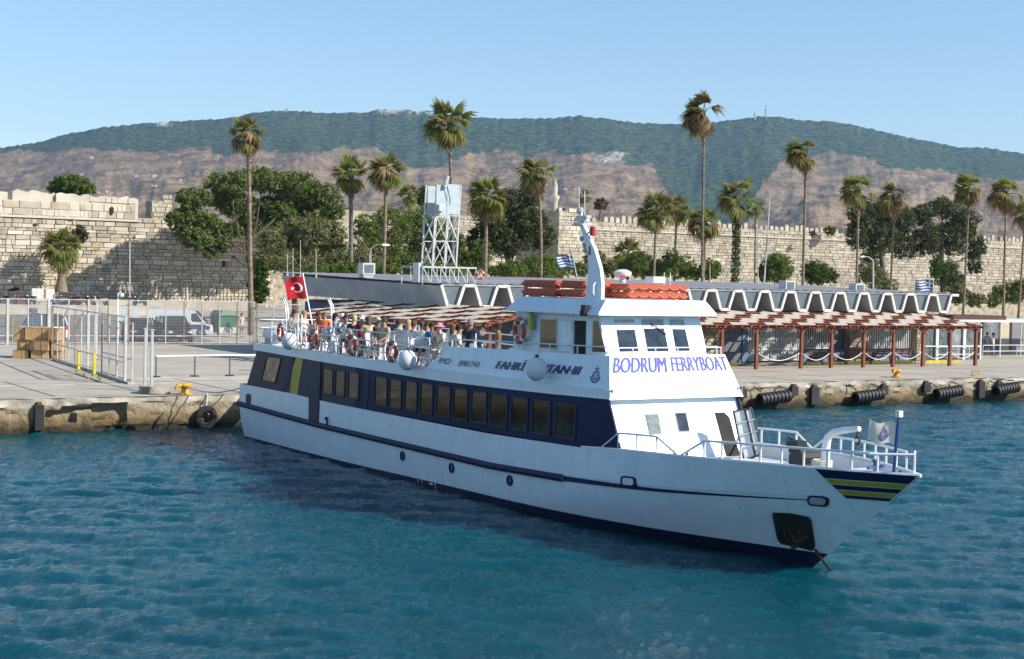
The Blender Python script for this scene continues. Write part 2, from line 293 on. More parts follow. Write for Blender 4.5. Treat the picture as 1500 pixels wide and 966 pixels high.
def attr(nm): q = n.new('ShaderNodeAttribute'); q.attribute_name = nm; return q.outputs['Fac']
scrub = ramp(nzn(.009, 12).outputs[0], .35, (.11, .073, .044), .66, (.37, .25, .14))
fieldc = ramp(nzn(.012).outputs[0], .35, (.22, .15, .085), .65, (.36, .26, .15)); rockc = ramp(nzn(.03).outputs[0], .3, (.25, .22, .18), .6, (.48, .44, .38))
forc = ramp(nzn(.035, 4).outputs[0], .36, (.012, .024, .012), .64, (.095, .120, .052))
spk = ramp(nzn(.05, 5).outputs[0], .56, (0, 0, 0), .66, (.75, .75, .75)); scrub = mixc(spk, scrub, ramp(nzn(.02).outputs[0], .3, (.035, .040, .018), .7, (.07, .07, .03))); c_ = mixc(attr('field'), scrub, fieldc); c_ = mixc(attr('forest'), c_, forc); c_ = mixc(attr('rock'), c_, rockc); l.new(c_, b.inputs['Base Color'])
bp = n.new('ShaderNodeBump'); bp.inputs['Strength'].default_value = .9; bp.inputs['Distance'].default_value = 14; l.new(nzn(.045, 3).outputs[0], bp.inputs['Height']); l.new(bp.outputs[0], b.inputs['Normal'])
me.materials.append(mm); tag(link('mountain', me), kind='structure', label='long wooded mountain ridge with bare brown lower slopes')
def hill_point(px, py):      # the slope point seen at a column
    j = int(round((px + 500) / 2)); i = int(np.argmin(np.abs(PYs[:220, j] - py))); return Vector((VX[i, j], VY[i, j], VZ[i, j]))

# ------------------------------------------------------------------ castle
CY_ = 164.0
STV = []
for k in range(8):
    r = random.Random(k); mb = MB(); j = lambda a: r.uniform(-a, a)
    q = [(-.5 + j(.02), 0 + j(.02), -.5 + j(.05)), (.5 + j(.02), 0 + j(.02), -.5 + j(.05)), (.5 + j(.02), 0 + j(.02), .5 + j(.05)), (-.5 + j(.02), 0 + j(.02), .5 + j(.05))]
    fr = [(p[0] * .93, -.5 + j(.16), p[2] * .88) for p in q]; bk = [(p[0], .5, p[2]) for p in q]
    mb.add(bk + q + fr, [(0, 1, 5, 4), (1, 2, 6, 5), (2, 3, 7, 6), (3, 0, 4, 7), (4, 5, 9, 8), (5, 6, 10, 9), (6, 7, 11, 10), (7, 4, 8, 11), (8, 9, 10, 11)])
    STV.append(mb)
STM = {}
def stone_obj(parent, c, d, m, r):
    k = r.randrange(8)
    if (k, m.name) not in STM: STM[(k, m.name)] = STV[k].mesh('stone', m)
    o = bpy.data.objects.new('stone', STM[(k, m.name)]); col.objects.link(o); o.parent = parent; o.location = Vector(c) - parent_loc(parent); o.scale = d
def masonry(root, x0, x1, z0, top, Y, bw, bh, mats, jit, want, seed, skip=None):
    """courses of stone blocks on the -Y face; `want(x,z)` ranks which are built as parts of their own"""
    r = random.Random(seed); L = []; z = z0
    while z < 22:
        h = bh * r.uniform(.6, 1.25); x = x0 - r.uniform(0, bw)
        while x < x1:
            w_ = bw * r.choice((.4, .6, .8, 1, 1.3, 1.7)) * r.uniform(.85, 1.15); a, b_ = max(x, x0), min(x + w_, x1); xm = (a + b_) / 2
            if b_ - a > .25 and z + h * .6 < top(xm) and not (skip and skip(xm, z)): L.append((xm, z + h / 2, b_ - a - .035, min(h, top(xm) - z) - .03, r.uniform(.05, .05 + jit * .7), r.choice(mats)))
            x += w_
        z += h
    L.sort(key=lambda s: -want(s[0], s[1])); n1 = [s for s in L if want(s[0], s[1]) > 0][:300]; ids = set(map(id, n1))
    for s in n1: stone_obj(root, (s[0], Y - .02, s[1]), (s[2], s[4] * 2, s[3]), s[5], r)
    rest = MB(); mi = {m_.name: i for i, m_ in enumerate(dict.fromkeys(mats))}
    for s in L:
        if id(s) in ids: continue
        V = STV[r.randrange(8)]; rest.add([(s[0] + p[0] * s[2], Y - .02 + p[1] * s[4] * 2, s[1] + p[2] * s[3]) for p in V.v], V.f, mi[s[5].name])
    if rest.v: tag(rest.build('stone_courses', list(dict.fromkeys(mats)), root), kind='stuff')
xl = lambda px: atY(px, 400, CY_).x
zt = lambda px, py, Y=CY_: atY(px, py, Y).z
cw = empty('castle_wall', (xl(100), CY_, QZ), 0, 'sunlit ruined castle wall of large cream stone blocks behind the car park', 'castle wall')
X0, X1, XB = xl(-140), xl(400), xl(200); zl = zt(100, 320); zr = zt(220, 320)
mb = MB(); mb.b2((X0, CY_ + .05, 0), (XB, CY_ + 5, zl)); mb.b2((XB, CY_ + .05, 0), (X1, CY_ + 4.99, zr - .02)); mb.build('core', M_mortar, cw)
r_ = random.Random(4)
masonry(cw, X0, X1, QZ, lambda x: zl if x < XB else zr, CY_, 1.25, .66, [M_stone2, M_stone2, M_stone5, M_stone5, M_stone, M_stone, M_stone3, M_stone4], .3, lambda x, z: (1 + (x > xl(195)) * 2 + (z < 12)) if xl(0) < x < xl(372) and z > 2.5 else 0, 3)
mb = MB(); mb.b2((X0, CY_ - .38, zl - .15), (XB + .1, CY_ + .3, zl + .18)); mb.build('ledge', M_stone2, cw)
for a, b_, ya, dp in ((-120, -66, 277, 0), (-60, 10, 279, 0), (17, 69, 279, 0), (70, 80, 283, .5), (81, 130, 283, 0), (131.5, 187, 287, .08), (188, 201, 291, 0)):
    xa, xb = xl(a), xl(b_); za = zt((a + b_) / 2, ya); mb = MB(); nn = max(2, int((xb - xa) / .7)); rr = random.Random(int(a))
    tops = [za + rr.choice((0, 0, 0, -.15, -.3)) + rr.uniform(-.15, .12) for _ in range(nn + 1)]
    for i in range(nn):
        p, q = xa + (xb - xa) * i / nn, xa + (xb - xa) * (i + 1) / nn
        mb.prism([(p, CY_ + dp + rr.uniform(-.05, .05), zl + .18), (q, CY_ + dp, zl + .18), (q, CY_ + dp, tops[i + 1]), (p, CY_ + dp, tops[i])], (0, 1.4, 0))
    mb.build('merlon', M_stone2, cw)
masonry(cw, xl(-60), XB - .3, zl + .22, lambda x: zt((x - xl(0)) / (xl(200) - xl(0)) * 200, 291), CY_ + .02, 1.6, 1.0, [M_stone2, M_stone5, M_stone2, M_stone], .12, lambda x, z: 0, 33)
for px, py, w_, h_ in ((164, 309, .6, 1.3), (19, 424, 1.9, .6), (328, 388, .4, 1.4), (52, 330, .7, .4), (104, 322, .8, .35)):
    mb = MB(); P = atY(px, py, CY_ - .3); mb.prism([(P.x + w_ * .5 * math.cos(q_) * (1 + .25 * math.sin(3 * q_)), CY_ - .26, P.z + h_ * .5 * math.sin(q_)) for q_ in np.linspace(0, 2 * math.pi, 11)[:-1]], (0, .3, 0)); mb.build('opening_shade', mat('hollow_shade', (.035, .028, .02), 1.), cw)  # solid dark patches, the shade of hollows put into their colour
tw = empty('castle_turret', (xl(236), CY_ + 8, zr), 0, 'broken stone turret stump on the wall beside the pine', 'turret')
mb = MB(); a, b_ = atY(222, 318, CY_ + 8), atY(252, 290, CY_ + 8); mb.b2((a.x, CY_ + 8, 3), (b_.x, CY_ + 11, b_.z - .6)); mb.build('core', M_mortar, tw)
masonry(tw, a.x, b_.x, a.z - 2, lambda x: b_.z + (.3 if x > (a.x + b_.x) / 2 else -.7), CY_ + 8, 1.0, .7, [M_stone, M_stone3], .2, lambda x, z: 1, 9)
# long curtain wall on the right
YR = 166.0; xr = lambda px: atY(px, 400, YR).x
cw2 = empty('curtain_wall', (xr(1100), YR, QZ), 0, 'long weathered fortress wall with a row of battlements behind the palms', 'castle wall')
ZR = atY(1040, 333, YR).z; xa, xb = xr(380), xr(1640)
mb = MB(); mb.b2((xa, YR + .05, 0), (xb, YR + 5, ZR - .02)); mb.build('core', M_mortar, cw2)
masonry(cw2, xr(545), xb, 5.0, lambda x: ZR, YR, 1.2, .56, [M_stone, M_stone, M_stone4, M_stone4, M_stone5, M_stone5], .22, lambda x, z: (2 if xr(840) < x < xr(1225) else 1 if xr(1445) < x < xr(1500) else 0) if z > 6.2 else 0, 13)
mb = MB(); mb.b2((xr(820), YR - .35, ZR - 1.5), (xb, YR - .02, ZR - 1.25)); mb.build('ledge', M_stone2, cw2)
mer = MB(); W = .40
mer.prism([(-W, 0, 0), (W, 0, 0), (W * 1.02, 0, .85), (W * .7, 0, 1.22), (0, 0, 1.42), (-W * .7, 0, 1.22), (-W * 1.02, 0, .85)], (0, .7, 0)); mer = mer.mesh('merlon', M_stone5)
x = xr(815); rr = random.Random(2)
while x < xb:
    px_ok = True
    if not (xr(1229) < x < xr(1300)) and rr.random() > .08:
        o = link('merlon', mer, cw2, Vector((x, YR, ZR - .02)) - cw2.location); o.scale = (1.12 * rr.uniform(.9, 1.05), 1, rr.uniform(.55, 1.0))
    x += 1.33
st_ = empty('stone_stump', (xr(835), YR - 6, ZR), 0, 'broken dark stone tower stump left of the battlements', 'turret')
a, b_ = atY(818, 322, YR - 6), atY(853, 306, YR - 6); mb = MB(); mb.b2((a.x, YR - 6, 3), (b_.x, YR - 2, b_.z - .5)); mb.build('core', M_mortar, st_)
masonry(st_, a.x, b_.x, 9, lambda x: b_.z + rr.uniform(-.8, .4), YR - 6, 1.0, .7, [M_stone, M_stone2], .25, lambda x, z: 1, 21)
# minaret beyond the wall
P = atY(812, 300, 255.); t_ = atY(813.5, 262, 255.); mi = empty('minaret', (P.x, 255, QZ), 0, 'slim stone minaret with pointed cap rising beyond the castle wall', 'minaret')
s_ = pxm(P); mb = MB(); z = lambda py: atY(812, py, 255.).z
mb.lathe([(5.2 / s_, 1), (5 / s_, z(296))], (P.x, 255, 0), 14, 0); mb.build('shaft', M_stone, mi, True)
MB().lathe([(5 / s_, z(296)), (7.2 / s_, z(291)), (7.4 / s_, z(287)), (5.2 / s_, z(286.5))], (P.x, 255, 0), 14).build('balcony', M_stone2, mi)
MB().lathe([(4.3 / s_, z(287)), (4.2 / s_, z(273)), (4.8 / s_, z(272))], (P.x, 255, 0), 14).build('lantern', M_stone2, mi)
MB().lathe([(4.7 / s_, z(272)), (2.4 / s_, z(266)), (.05, z(261))], (P.x, 255, 0), 14).build('cap', M_stone, mi)
# far things on the mountain: masts on the summit, small houses on the lower slopes
M_mast = mat('mast_grey', (.45, .45, .46), .6)
for px, y0, y1, lb in ((1122.5, 170, 151, 'tall radio mast on the mountain summit'), (1106.5, 173, 161, 'short radio mast beside the taller summit mast')):
    P = hill_point(px, y0 + 2); hh = (y0 - y1 + 3) / pxm(P); o = empty('radio_mast', P, 0, lb, 'mast', 'masts on the summit')
    wd = 1.1 / pxm(P)
    for q in range(4): MB().bar(P + Vector(((-1) ** q * wd, (-1) ** (q // 2) * wd, -5)), P + Vector((0, 0, hh)), wd * .5).build('leg', M_mast, o)
    MB().box(P + Vector((0, 0, hh * .55)), (wd * 2.2, wd * 2.2, hh * .12)).build('platform', M_mast, o)
M_hw = mat('house_white', (.62, .60, .56), .8); M_hr = mat('house_roof', (.30, .17, .11), .9); M_hp = mat('house_win', (.06, .06, .07), .4)
hs = [(134, 232, 4, 'small white house alone high on the brown slope'), (223, 273, 3.5, 'white house below the ochre fields'), (228, 273, 3, 'white annex beside the house under the ochre fields'), (165, 283, 4, 'pink roofed house by the fork of the hill track'), (155, 281, 3, 'low tan house near the hill track'), (265, 265, 4, 'low white farmhouse in the middle slope'), (200, 259, 5, 'grey long shed on the left slope'), (226, 259, 5, 'pale grey shed right of the long shed'), (120, 256, 4, 'white hut beside dark trees on the slope'), (145, 283, 3, 'small house low above the castle wall'), (827, 278, 4, 'pale house right of the minaret'), (842, 279, 3, 'small house at the foot of the brown slope'), (886, 237, 4, 'white building under the rocky outcrop'), (1180, 296, 3, 'hut low between two leaning palms'), (420, 161, 4, 'white dome building on the left ridge')]
for px, py, s, lb in hs:
    P = hill_point(px, py); m_ = s / pxm(P); o = empty('hill_house', P, random.uniform(-.4, .4), lb, 'house', 'houses on the hillside')
    mb = MB(); mb.box((0, 0, m_ * .1), (m_ * 1.3, m_, m_ * .9)); mb.build('wall', M_hw, o, off=(0, 0, 0))
    mb = MB(); mb.prism([(-m_ * .7, -m_ * .55, m_ * .55), (m_ * .7, -m_ * .55, m_ * .55), (0, -m_ * .55, m_ * .85)], (0, m_ * 1.1, 0)); mb.build('roof', M_hr, o, off=(0, 0, 0))
    for q in (-.35, .3): mb = MB(); mb.box((q * m_, -m_ * .5, m_ * .2), (m_ * .2, m_ * .08, m_ * .3)); mb.build('window', M_hp, o, off=(0, 0, 0))
# ================================================================== the ferry
XC, HB = 24.37, 2.19; XS = XC - HB
M_white = mat('ferry_white_paint', (.75, .84, .90), .38, var=.04, scale=1.5, streak=.22, spec=.5)
M_deckw = mat('deck_white', (.74, .75, .75), .5, var=.05, scale=2)
M_navy = mat('navy_paint', (.012, .020, .070), .55, var=.1, spec=.2)
M_grey = mat('grey_paint_navy_sheen', (.060, .062, .085), .6, var=.1, spec=.2)  # grey fittings; on the aft side, light reflected off navy put into colour
M_sgrey = mat('window_band_blue', (.016, .026, .075), .6, var=.1, spec=.15)
M_boot = mat('boot_top_navy', (.010, .016, .050), .5, var=.15)
M_yel = mat('stripe_yellow', (.42, .34, .03), .5, var=.08)
M_pane = mat('tinted_cabin_glass', (.042, .033, .024), .06, var=.6, scale=1.1, spec=.35)
M_glass = mat('wheelhouse_glass', (.035, .05, .065), .04, var=.3, spec=.8)
M_blk = mat('black_rubber', (.016, .016, .018), .6, var=.2)
M_steel = mat('galvanised_steel', (.52, .53, .54), .45, metal=.3, var=.08)
M_railw = mat('white_rail_paint', (.80, .81, .82), .4, var=.03)
M_or = mat('float_orange', (.62, .085, .025), .6, var=.12, scale=4)
M_ring = mat('lifebuoy_red', (.50, .075, .03), .5, var=.1)
M_ringw = mat('lifebuoy_white', (.78, .76, .72), .5, var=.05)
M_rope = mat('pale_rope', (.62, .58, .50), .9, var=.15, scale=20)
M_chain = mat('rusty_chain', (.10, .055, .03), .8, var=.4, scale=9)
M_door_shade = mat('doorway_shade', (.055, .05, .046), .9, var=.1, spec=.05)  # inner shade of the open front doorway put into the colour
fer = empty('ferry', (XC, -20, 0), 0, 'white and navy passenger ferry moored stern-to at the quay', 'ferry')

z_rub = lambda y: interp(-y, [3.6, 11.5, 18.3, 23.4, 27.2, 31, 35.5, 38], [1.25, 1.10, 1.07, 1.05, 1.16, 1.33, 1.60, 1.72])
z_top = lambda y: interp(-y, [3.6, 10.4, 11.3, 23.4, 28, 30, 34, 37.75], [2.06, 2.05, 1.98, 1.97, 2.07, 2.20, 2.33, 2.40])
z_fb = lambda y: interp(-y, [5.0, 11.4, 16.3, 20, 23.3, 26.2, 29.2], [3.48, 3.38, 3.33, 3.29, 3.32, 3.36, 3.43])
z_dk = lambda y: interp(-y, [5, 10.4, 17.2, 20.4, 29], [3.70, 3.68, 3.60, 3.58, 3.62])
stem = lambda z: -34.67 - 1.285 * z
def hbr(y, z):
    s = max(0., min(1., (y - stem(z)) / (8.2 + 3.6 * max(0, (1.2 - z) / 1.3)))); pw = 2.25 - .3 * max(0, 1 - z)
    h = HB * (1 - (1 - s) ** pw)
    if z < 1: h *= 1 - .055 * (1 - z) ** 1.6
    if z < 1.0 and y > -9: h *= 1 - .05 * (1 - z) * (y + 9) / 5.5
    return h
def hpt(y, z, sg=-1, off=0.):
    if y < stem(z): return Vector((XC + sg * max(0, off), stem(z) - .004, z))
    return Vector((XC + sg * (hbr(y, z) + off), y, z))
def lev(i, y):     # z levels of the hull skin
    r, t = z_rub(y), z_top(y); b0 = interp(-y, [4, 14, 20, 33], [-.05, .02, .12, .26])
    return [-.9, -.35, b0, (b0 + r) / 2, r, (r + t) / 2, t][i]
st = [-3.65, -4.2, -5, -7, -9, -11, -13, -15, -17, -19, -21, -23, -24.5, -26, -27, -28, -29, -30, -31, -32, -33, -33.8, -34.5, -35.2, -35.8, -36.4, -36.9, -37.3]
rows = {}
for sg in (-1, 1):
    R0 = []
    for i in range(7):
        row = []
        for y in st:
            z = lev(i, y); yy = max(y, stem(z) + .001) if y > -33 else y
            row.append(Vector((XC + sg * hbr(y, z), y if y > stem(z) else stem(z), z)) if y > stem(z) else Vector((XC, stem(z), z)))
        zt_ = lev(i, -37.6); row.append(Vector((XC, stem(zt_), zt_))); R0.append(row)
    rows[sg] = R0
mb = MB()
for sg in (-1, 1):
    mb.grid(rows[sg][:3], 1, sg > 0); mb.grid(rows[sg][2:], 0, sg > 0)
for i in range(6): a, b_ = rows[-1][i], rows[1][i]; c, d = rows[-1][i + 1], rows[1][i + 1]; mb.add([a[0], b_[0], d[0], c[0]], [(0, 1, 2, 3)], 1 if i < 2 else 0)
hull = mb.build('hull', [M_white, M_boot], fer, True)
HAC = {}
def hull_at(px, py):
    if (px, py) not in HAC: HAC[(px, py)] = hull_at_(px, py)
    return HAC[(px, py)]
def hull_at_(px, py):     # hull point on a line of sight
    best = None; y0, y1, z0, z1 = -37.6, -3.6, -.1, 2.5
    for it in range(7):
        for a in np.linspace(y0, y1, 13):
            for z in np.linspace(z0, z1, 13):
                P = hpt(a, z); q = P - CAM; d = q.dot(fw); e = (750 + FPX * q.dot(cr) / d - px) ** 2 + (483 - FPX * q.dot(cu) / d - py) ** 2
                if best is None or e < best[0]: best = (e, a, z)
        dy, dz = (y1 - y0) / 5, (z1 - z0) / 5; y0, y1, z0, z1 = best[1] - dy, best[1] + dy, best[2] - dz, best[2] + dz
    return best[1], best[2]
def decal(name, pts, m, parent=fer, off=.012, sg=-1, th=.012):   # plate following the hull side; pts are (y, z)
    mb = MB(); N = len(pts); o = [hpt(y, z, sg, off) for y, z in pts]; i_ = [hpt(y, z, sg, off - th) for y, z in pts]
    mb.add(o + i_, [tuple(range(N)), tuple(range(2 * N - 1, N - 1, -1))] + [(i, (i + 1) % N, N + (i + 1) % N, N + i) for i in range(N)]); return mb.build(name, m, parent)
# rubbing strake, thin stripe, bulwark plate, bow bands
for sg in (-1, 1):
    mb = MB(); ys_ = [y for y in np.linspace(-3.6, -27.2, 26)]
    sec = [(-.02, .105), (.08, .085), (.10, 0), (.08, -.085), (-.02, -.105)]
    mb.grid([[hpt(y, z_rub(y) + dz, sg, o) for y in ys_] for o, dz in sec], 0); e0 = [hpt(ys_[0], z_rub(ys_[0]) + dz, sg, o) for o, dz in sec]; mb.add(e0, [(0, 1, 2, 3, 4)])
    mb.build('rubbing_strake', M_navy, fer)
    ya = np.linspace(-27.2, -35.6, 16); mb = MB()
    mb.grid([[hpt(y, z_rub(y) + .07 * (1 - i / 18), sg, .015) for i, y in enumerate(ya)], [hpt(y, z_rub(y) - .07 * (1 - i / 15.2), sg, .015) for i, y in enumerate(ya)]]); mb.build('side_stripe', M_navy, fer)
    mb = MB(); mb.grid([[hpt(y, z_rub(y) + .1 + (z_top(y) - z_rub(y) - .1) * t, sg, .024) for y in np.linspace(-27.2 - .85 * t, -37.3, 26)] for t in (0, .25, .5, .75, 1)]); mb.build('bow_plate', M_white, fer, True)
    yBA, zBA = hull_at(1197, 691); yBB, zBB = hull_at(1241, 730); tm = (z_top(yBB) - zBB) / .76
    bands = [(0, .235, M_navy, 0), (.255, .385, M_yel, 1), (.40, .525, M_navy, 2), (.54, .66, M_yel, 3), (.67, .76, M_navy, 4)]
    for a, b_, m_, i in bands:
        mb = MB(); R2 = []
        for t in (a * tm, (a + b_) / 2 * tm, b_ * tm):
            yl = yBA + (yBB - yBA) * t / (.76 * tm); zt2 = lambda y: z_top(y) - t + .0; ye = stem(zt2(-37)) ; R2.append([hpt(yl + (ye + .02 - yl) * s, zt2(yl + (ye - yl) * s), sg, .034) for s in np.linspace(0, 1, 14)])
        mb.grid(R2); mb.build('bow_band', m_, fer)
    # gunwale cap
    yy = list(np.linspace(-28, -37.2, 20)); mb = MB(); mb.tube([hpt(y, z_top(y) + .01, sg, -.02) for y in yy] + [Vector((XC, stem(2.4) + .02, 2.41))], .045, 6); mb.build('gunwale', M_railw, fer, True)
# portholes, vents, hawse openings, anchor pocket with anchor
for px, py in ((590, 668), (662, 685.6), (747, 704)):
    y, z = hull_at(px, py); P = hpt(y, z); ph = MB().lathe([(.155, -.02), (.155, .03), (.12, .035), (.118, .0)], P, 18, axis=(-1, 0, 0)).build('porthole', M_navy, fer, True)
    MB().lathe([(.118, -.01), (.118, .012)], P, 18, axis=(-1, 0, 0)).build('pane', M_glass, ph)
def roundrect(px0, py0, px1, py1, sk=0, r=.3, n=4, tilt=0):
    out = []; cx_, cy_ = (px0 + px1) / 2, (py0 + py1) / 2; w_, h_ = (px1 - px0) / 2, (py1 - py0) / 2; rad = r * min(w_, h_)
    for qx, qy, a0 in ((1, 1, 0), (-1, 1, 90), (-1, -1, 180), (1, -1, 270)):
        for k in range(n + 1): a = R_(a0 + 90 * k / n); x = qx * (w_ - rad) + rad * math.cos(a); y = qy * (h_ - rad) + rad * math.sin(a); out.append((cx_ + x + sk * y, cy_ + y + tilt * x))
    return out
def on_hull(pp): return [hull_at(*p) for p in pp]
pk = decal('anchor_pocket', on_hull([(1134, 751), (1158, 752), (1184, 757), (1188, 762), (1195, 801), (1190, 807), (1172, 802), (1146, 797), (1141, 791), (1134, 757)]), mat('pocket_rubber', (.020, .026, .022), .7, var=.3), off=.05, th=.06)
y, z = hull_at(1165, 782); P = hpt(y, z, -1, .07); MB().lathe([(.20, -.02), (.22, .04), (.15, .06), (.13, -.01)], P, 14, axis=(-1, -.4, -.1)).build('hawse_ring', mat('pocket_rust', (.035, .022, .015), .9), pk, True)
an = MB(); an.bar(P + Vector((-.05, .05, .05)), P + Vector((-.10, -.35, -.18)), .09); an.bar(P + Vector((-.08, -.1, -.3)), P + Vector((-.12, -.55, .02)), .12, .07); an.build('anchor', mat('pocket_rust', (.035, .022, .015), .9), pk)
f1 = decal('fairlead', on_hull(roundrect(1184.5, 726.5, 1215, 742, r=.95, tilt=.08)), M_navy, off=.05, th=.06); decal('fairlead_opening', on_hull(roundrect(1188, 729, 1211.5, 739.5, r=.95, tilt=.08)), M_steel, f1, off=.06, th=.03)
f2 = decal('fairlead', on_hull(roundrect(911, 698, 933.5, 715, r=.6, tilt=.1)), M_navy, off=.05, th=.06); decal('fairlead_opening', on_hull(roundrect(914.5, 700.5, 930, 710.5, r=.6, tilt=.1)), M_ringw, f2, off=.062, th=.03)
f3 = decal('fairlead', on_hull(roundrect(361, 577, 367.5, 592, r=.9)), M_blk, off=.03, th=.04)
for px, py, a in ((616, 704, 'ring'), (632, 709, 'bar'), (638, 712, 'tick')):     # load line marks
    y, z = hull_at(px, py); mb = MB()
    if a == 'ring': mb.tube([hpt(y + .13 * math.cos(t), z + .13 * math.sin(t), -1, .012) for t in np.linspace(0, 6.0, 18)], .012, 4, closed=True); mb.bar(hpt(y - .2, z + .06, -1, .012), hpt(y + .2, z + .06, -1, .012), .02)
    elif a == 'bar': mb.bar(hpt(y - .1, z, -1, .012), hpt(y + .1, z, -1, .012), .015, .05)
    else: mb.bar(hpt(y, z + .1, -1, .012), hpt(y, z - .1, -1, .012), .015)
    mb.build('load_line_mark', M_ringw, fer)
mb = MB(); y, z = hull_at(481, 627); P = hpt(y, z + .02, -1, .06); mb.tube([P, P + Vector((0, 0, .28)), P + Vector((0, .05, .34)), P + Vector((0, .11, .33)), P + Vector((0, .13, .26))], .035, 6); mb.build('vent_pipe', M_blk, fer)
# chain from the bow into the water
ch = empty('anchor_chain', hpt(-36, .8), 0, 'rusty anchor chain running from the bow into the water', 'chain')
a = hpt(*hull_at(1197, 806), -1, .05); b_ = atZ(1252, 861, -.25); N = 34; lk = MB(); lk.tube([(.055 * math.cos(t), .032 * math.sin(t), 0) for t in np.linspace(0, 2 * math.pi, 9)[:-1]], .015, 5, closed=True); lk = lk.mesh('link', M_chain)
for i in range(N):
    t = i / (N - 1); P = a.lerp(b_, t) + Vector((0, 0, -.14 * math.sin(math.pi * t))); o = link('link', lk, ch, P - ch.location); o.rotation_euler = (b_ - a).to_track_quat('X', 'Z').to_euler()
    o.rotation_euler.rotate_axis('X', math.pi / 2 * (i % 2)); o.scale = (1.2, .9, .9)

# ---- decks and side walls of the cabin
mb = MB(); mb.b2((XC - 2.1, -28.6, 1.0), (XC + 2.1, -4.0, 1.06)); mb.build('main_deck', M_deckw, fer)
mb = MB(); yd = np.linspace(-28.9, -37.0, 14); mb.grid([[hpt(y, z_top(y) - .30 + (.18 if y < -35 else 0), s, -.05) for y in yd] for s in (-1, 1)]); mb.build('fore_deck', M_deckw, fer)
for sg in (-1, 1):
    X = XC + sg * (HB - .03); dx = -sg * .06
    def wallpoly(name, pts, m, o=0., th=.05): mb = MB(); mb.prism([(X + sg * o, y, z) for y, z in pts], (-sg * th, 0, 0)); return mb.build(name, m, fer)
    wallpoly('cabin_side', [(-4.3, 2.03), (-14.2, 1.97), (-14.2, z_fb(-14.2)), (-5.35, 3.5)], M_grey)  # navy wall aft; its greyish reflection is painted in
    wallpoly('cabin_side', [(-14.2, 1.97), (-28.5, 2.05), (-29.72, 2.16), (-29.13, 3.44), (-23.3, z_fb(-23.3)), (-20, z_fb(-20)), (-14.2, z_fb(-14.2))], M_sgrey)
    wallpoly('navy_stripe', [(-7.8, 2.05), (-8.25, 2.05), (-9.15, 3.40), (-8.65, 3.40)], M_navy, .012, .02)
    wallpoly('yellow_stripe', [(-8.65, 2.04), (-9.35, 2.04), (-9.8, 3.39), (-8.98, 3.39)], M_yel, .012, .02)
    dr = wallpoly('side_door', [(-10.44, 1.22), (-11.25, 1.19), (-11.35, 3.36), (-10.44, 3.36)], M_grey, .035, .03)
    wallpoly('navy_post', [(-14.78, 1.98), (-15.15, 1.98), (-15.35, z_fb(-15)), (-15.0, z_fb(-15))], M_navy, .012, .02)
    wallpoly('door_jamb', [(-11.25, 1.19), (-11.36, 1.19), (-11.46, 3.36), (-11.35, 3.36)], M_navy, .045, .03)
    def window(y0, y1, z0, z1, sl_=0., fm=M_grey, pm=M_pane):
        ps = []
        for cy, cz, a0 in ((y0, z1, 0), (y1, z1, 90), (y1, z0, 180), (y0, z0, 270)):
            for k in range(4):
                a = R_(a0 + 30 * k); qy = cy + .06 * (math.cos(a) - 1) if cy == y0 else cy + .06 * (math.cos(a) + 1); qz = cz + .06 * (math.sin(a) - 1) if cz == z1 else cz + .06 * (math.sin(a) + 1); ps.append((qy, qz))
        cyy, czz = (y0 + y1) / 2, (z0 + z1) / 2; sk = lambda p: (p[0] - sl_ * (p[1] - czz), p[1])
        i_ = [sk(p) for p in ps]; o_ = [sk((cyy + (p[0] - cyy) * (1 + .09 / abs(y1 - y0)), czz + (p[1] - czz) * (1 + .09 / abs(z1 - z0)))) for p in ps]; N = len(i_)
        mb = MB(); mb.add([(X + sg * .034, *p) for p in i_] + [(X + sg * .034, *p) for p in o_] + [(X - sg * .004, *p) for p in i_] + [(X - sg * .004, *p) for p in o_],
               [(i, (i + 1) % N, N + (i + 1) % N, N + i) for i in range(N)] + [(i, (i + 1) % N, 2 * N + (i + 1) % N, 2 * N + i) for i in range(N)] + [(N + i, N + (i + 1) % N, 3 * N + (i + 1) % N, 3 * N + i) for i in range(N)])
        fr = mb.build('cabin_window', fm, fer); MB().prism([(X + sg * .006, *p) for p in i_], (-sg * .008, 0, 0)).build('pane', pm, fr); return fr
    for a, b_ in ((-11.57, -12.41), (-12.66, -13.39), (-13.70, -14.50)): window(a, b_, 2.29, 3.14, .03, M_grey)
    for a, b_ in ((-15.77, -16.62), (-16.84, -17.64), (-17.92, -18.71), (-18.98, -19.74), (-20.04, -20.85), (-21.10, -21.91), (-22.18, -23.02), (-23.27, -24.17), (-24.43, -25.26), (-25.55, -26.41), (-26.73, -27.64)): window(a, b_, interp(-a, [15, 27], [2.23, 2.26]), 3.115, .02)
    w1 = window(-6.15, -7.5, 2.36, 3.28, .55, M_blk, mat('stern_glass', (.26, .17, .08), .2, var=.6, scale=3))
    # upper deck edge, raised side screen
    mb = MB(); ys_ = np.linspace(-4.95, -29.25, 20); mb.grid([[(X + sg * (.03 + o), y, zf(y)) for y in ys_] for o, zf in ((-.3, lambda y: z_fb(y)), (.0, lambda y: z_fb(y)), (.0, lambda y: z_dk(y) + .05), (-.10, lambda y: z_dk(y) + .06), (-.12, lambda y: z_dk(y) - .02))]); mb.build('deck_edge', M_white, fer)
    mb = MB(); pts = [(-19.15, 3.62), (-20.4, 4.36), (-23.3, 4.42), (-28.78, 4.52), (-29.25, 3.44), (-20, 3.30)]
    tx = lambda z: X + sg * (.036 - .285 * max(0, (z - 3.44) / 1.08))
    o_ = [(tx(z), y, z) for y, z in pts]; i_ = [(tx(z) - sg * .05, y, z) for y, z in pts]; N = len(pts)
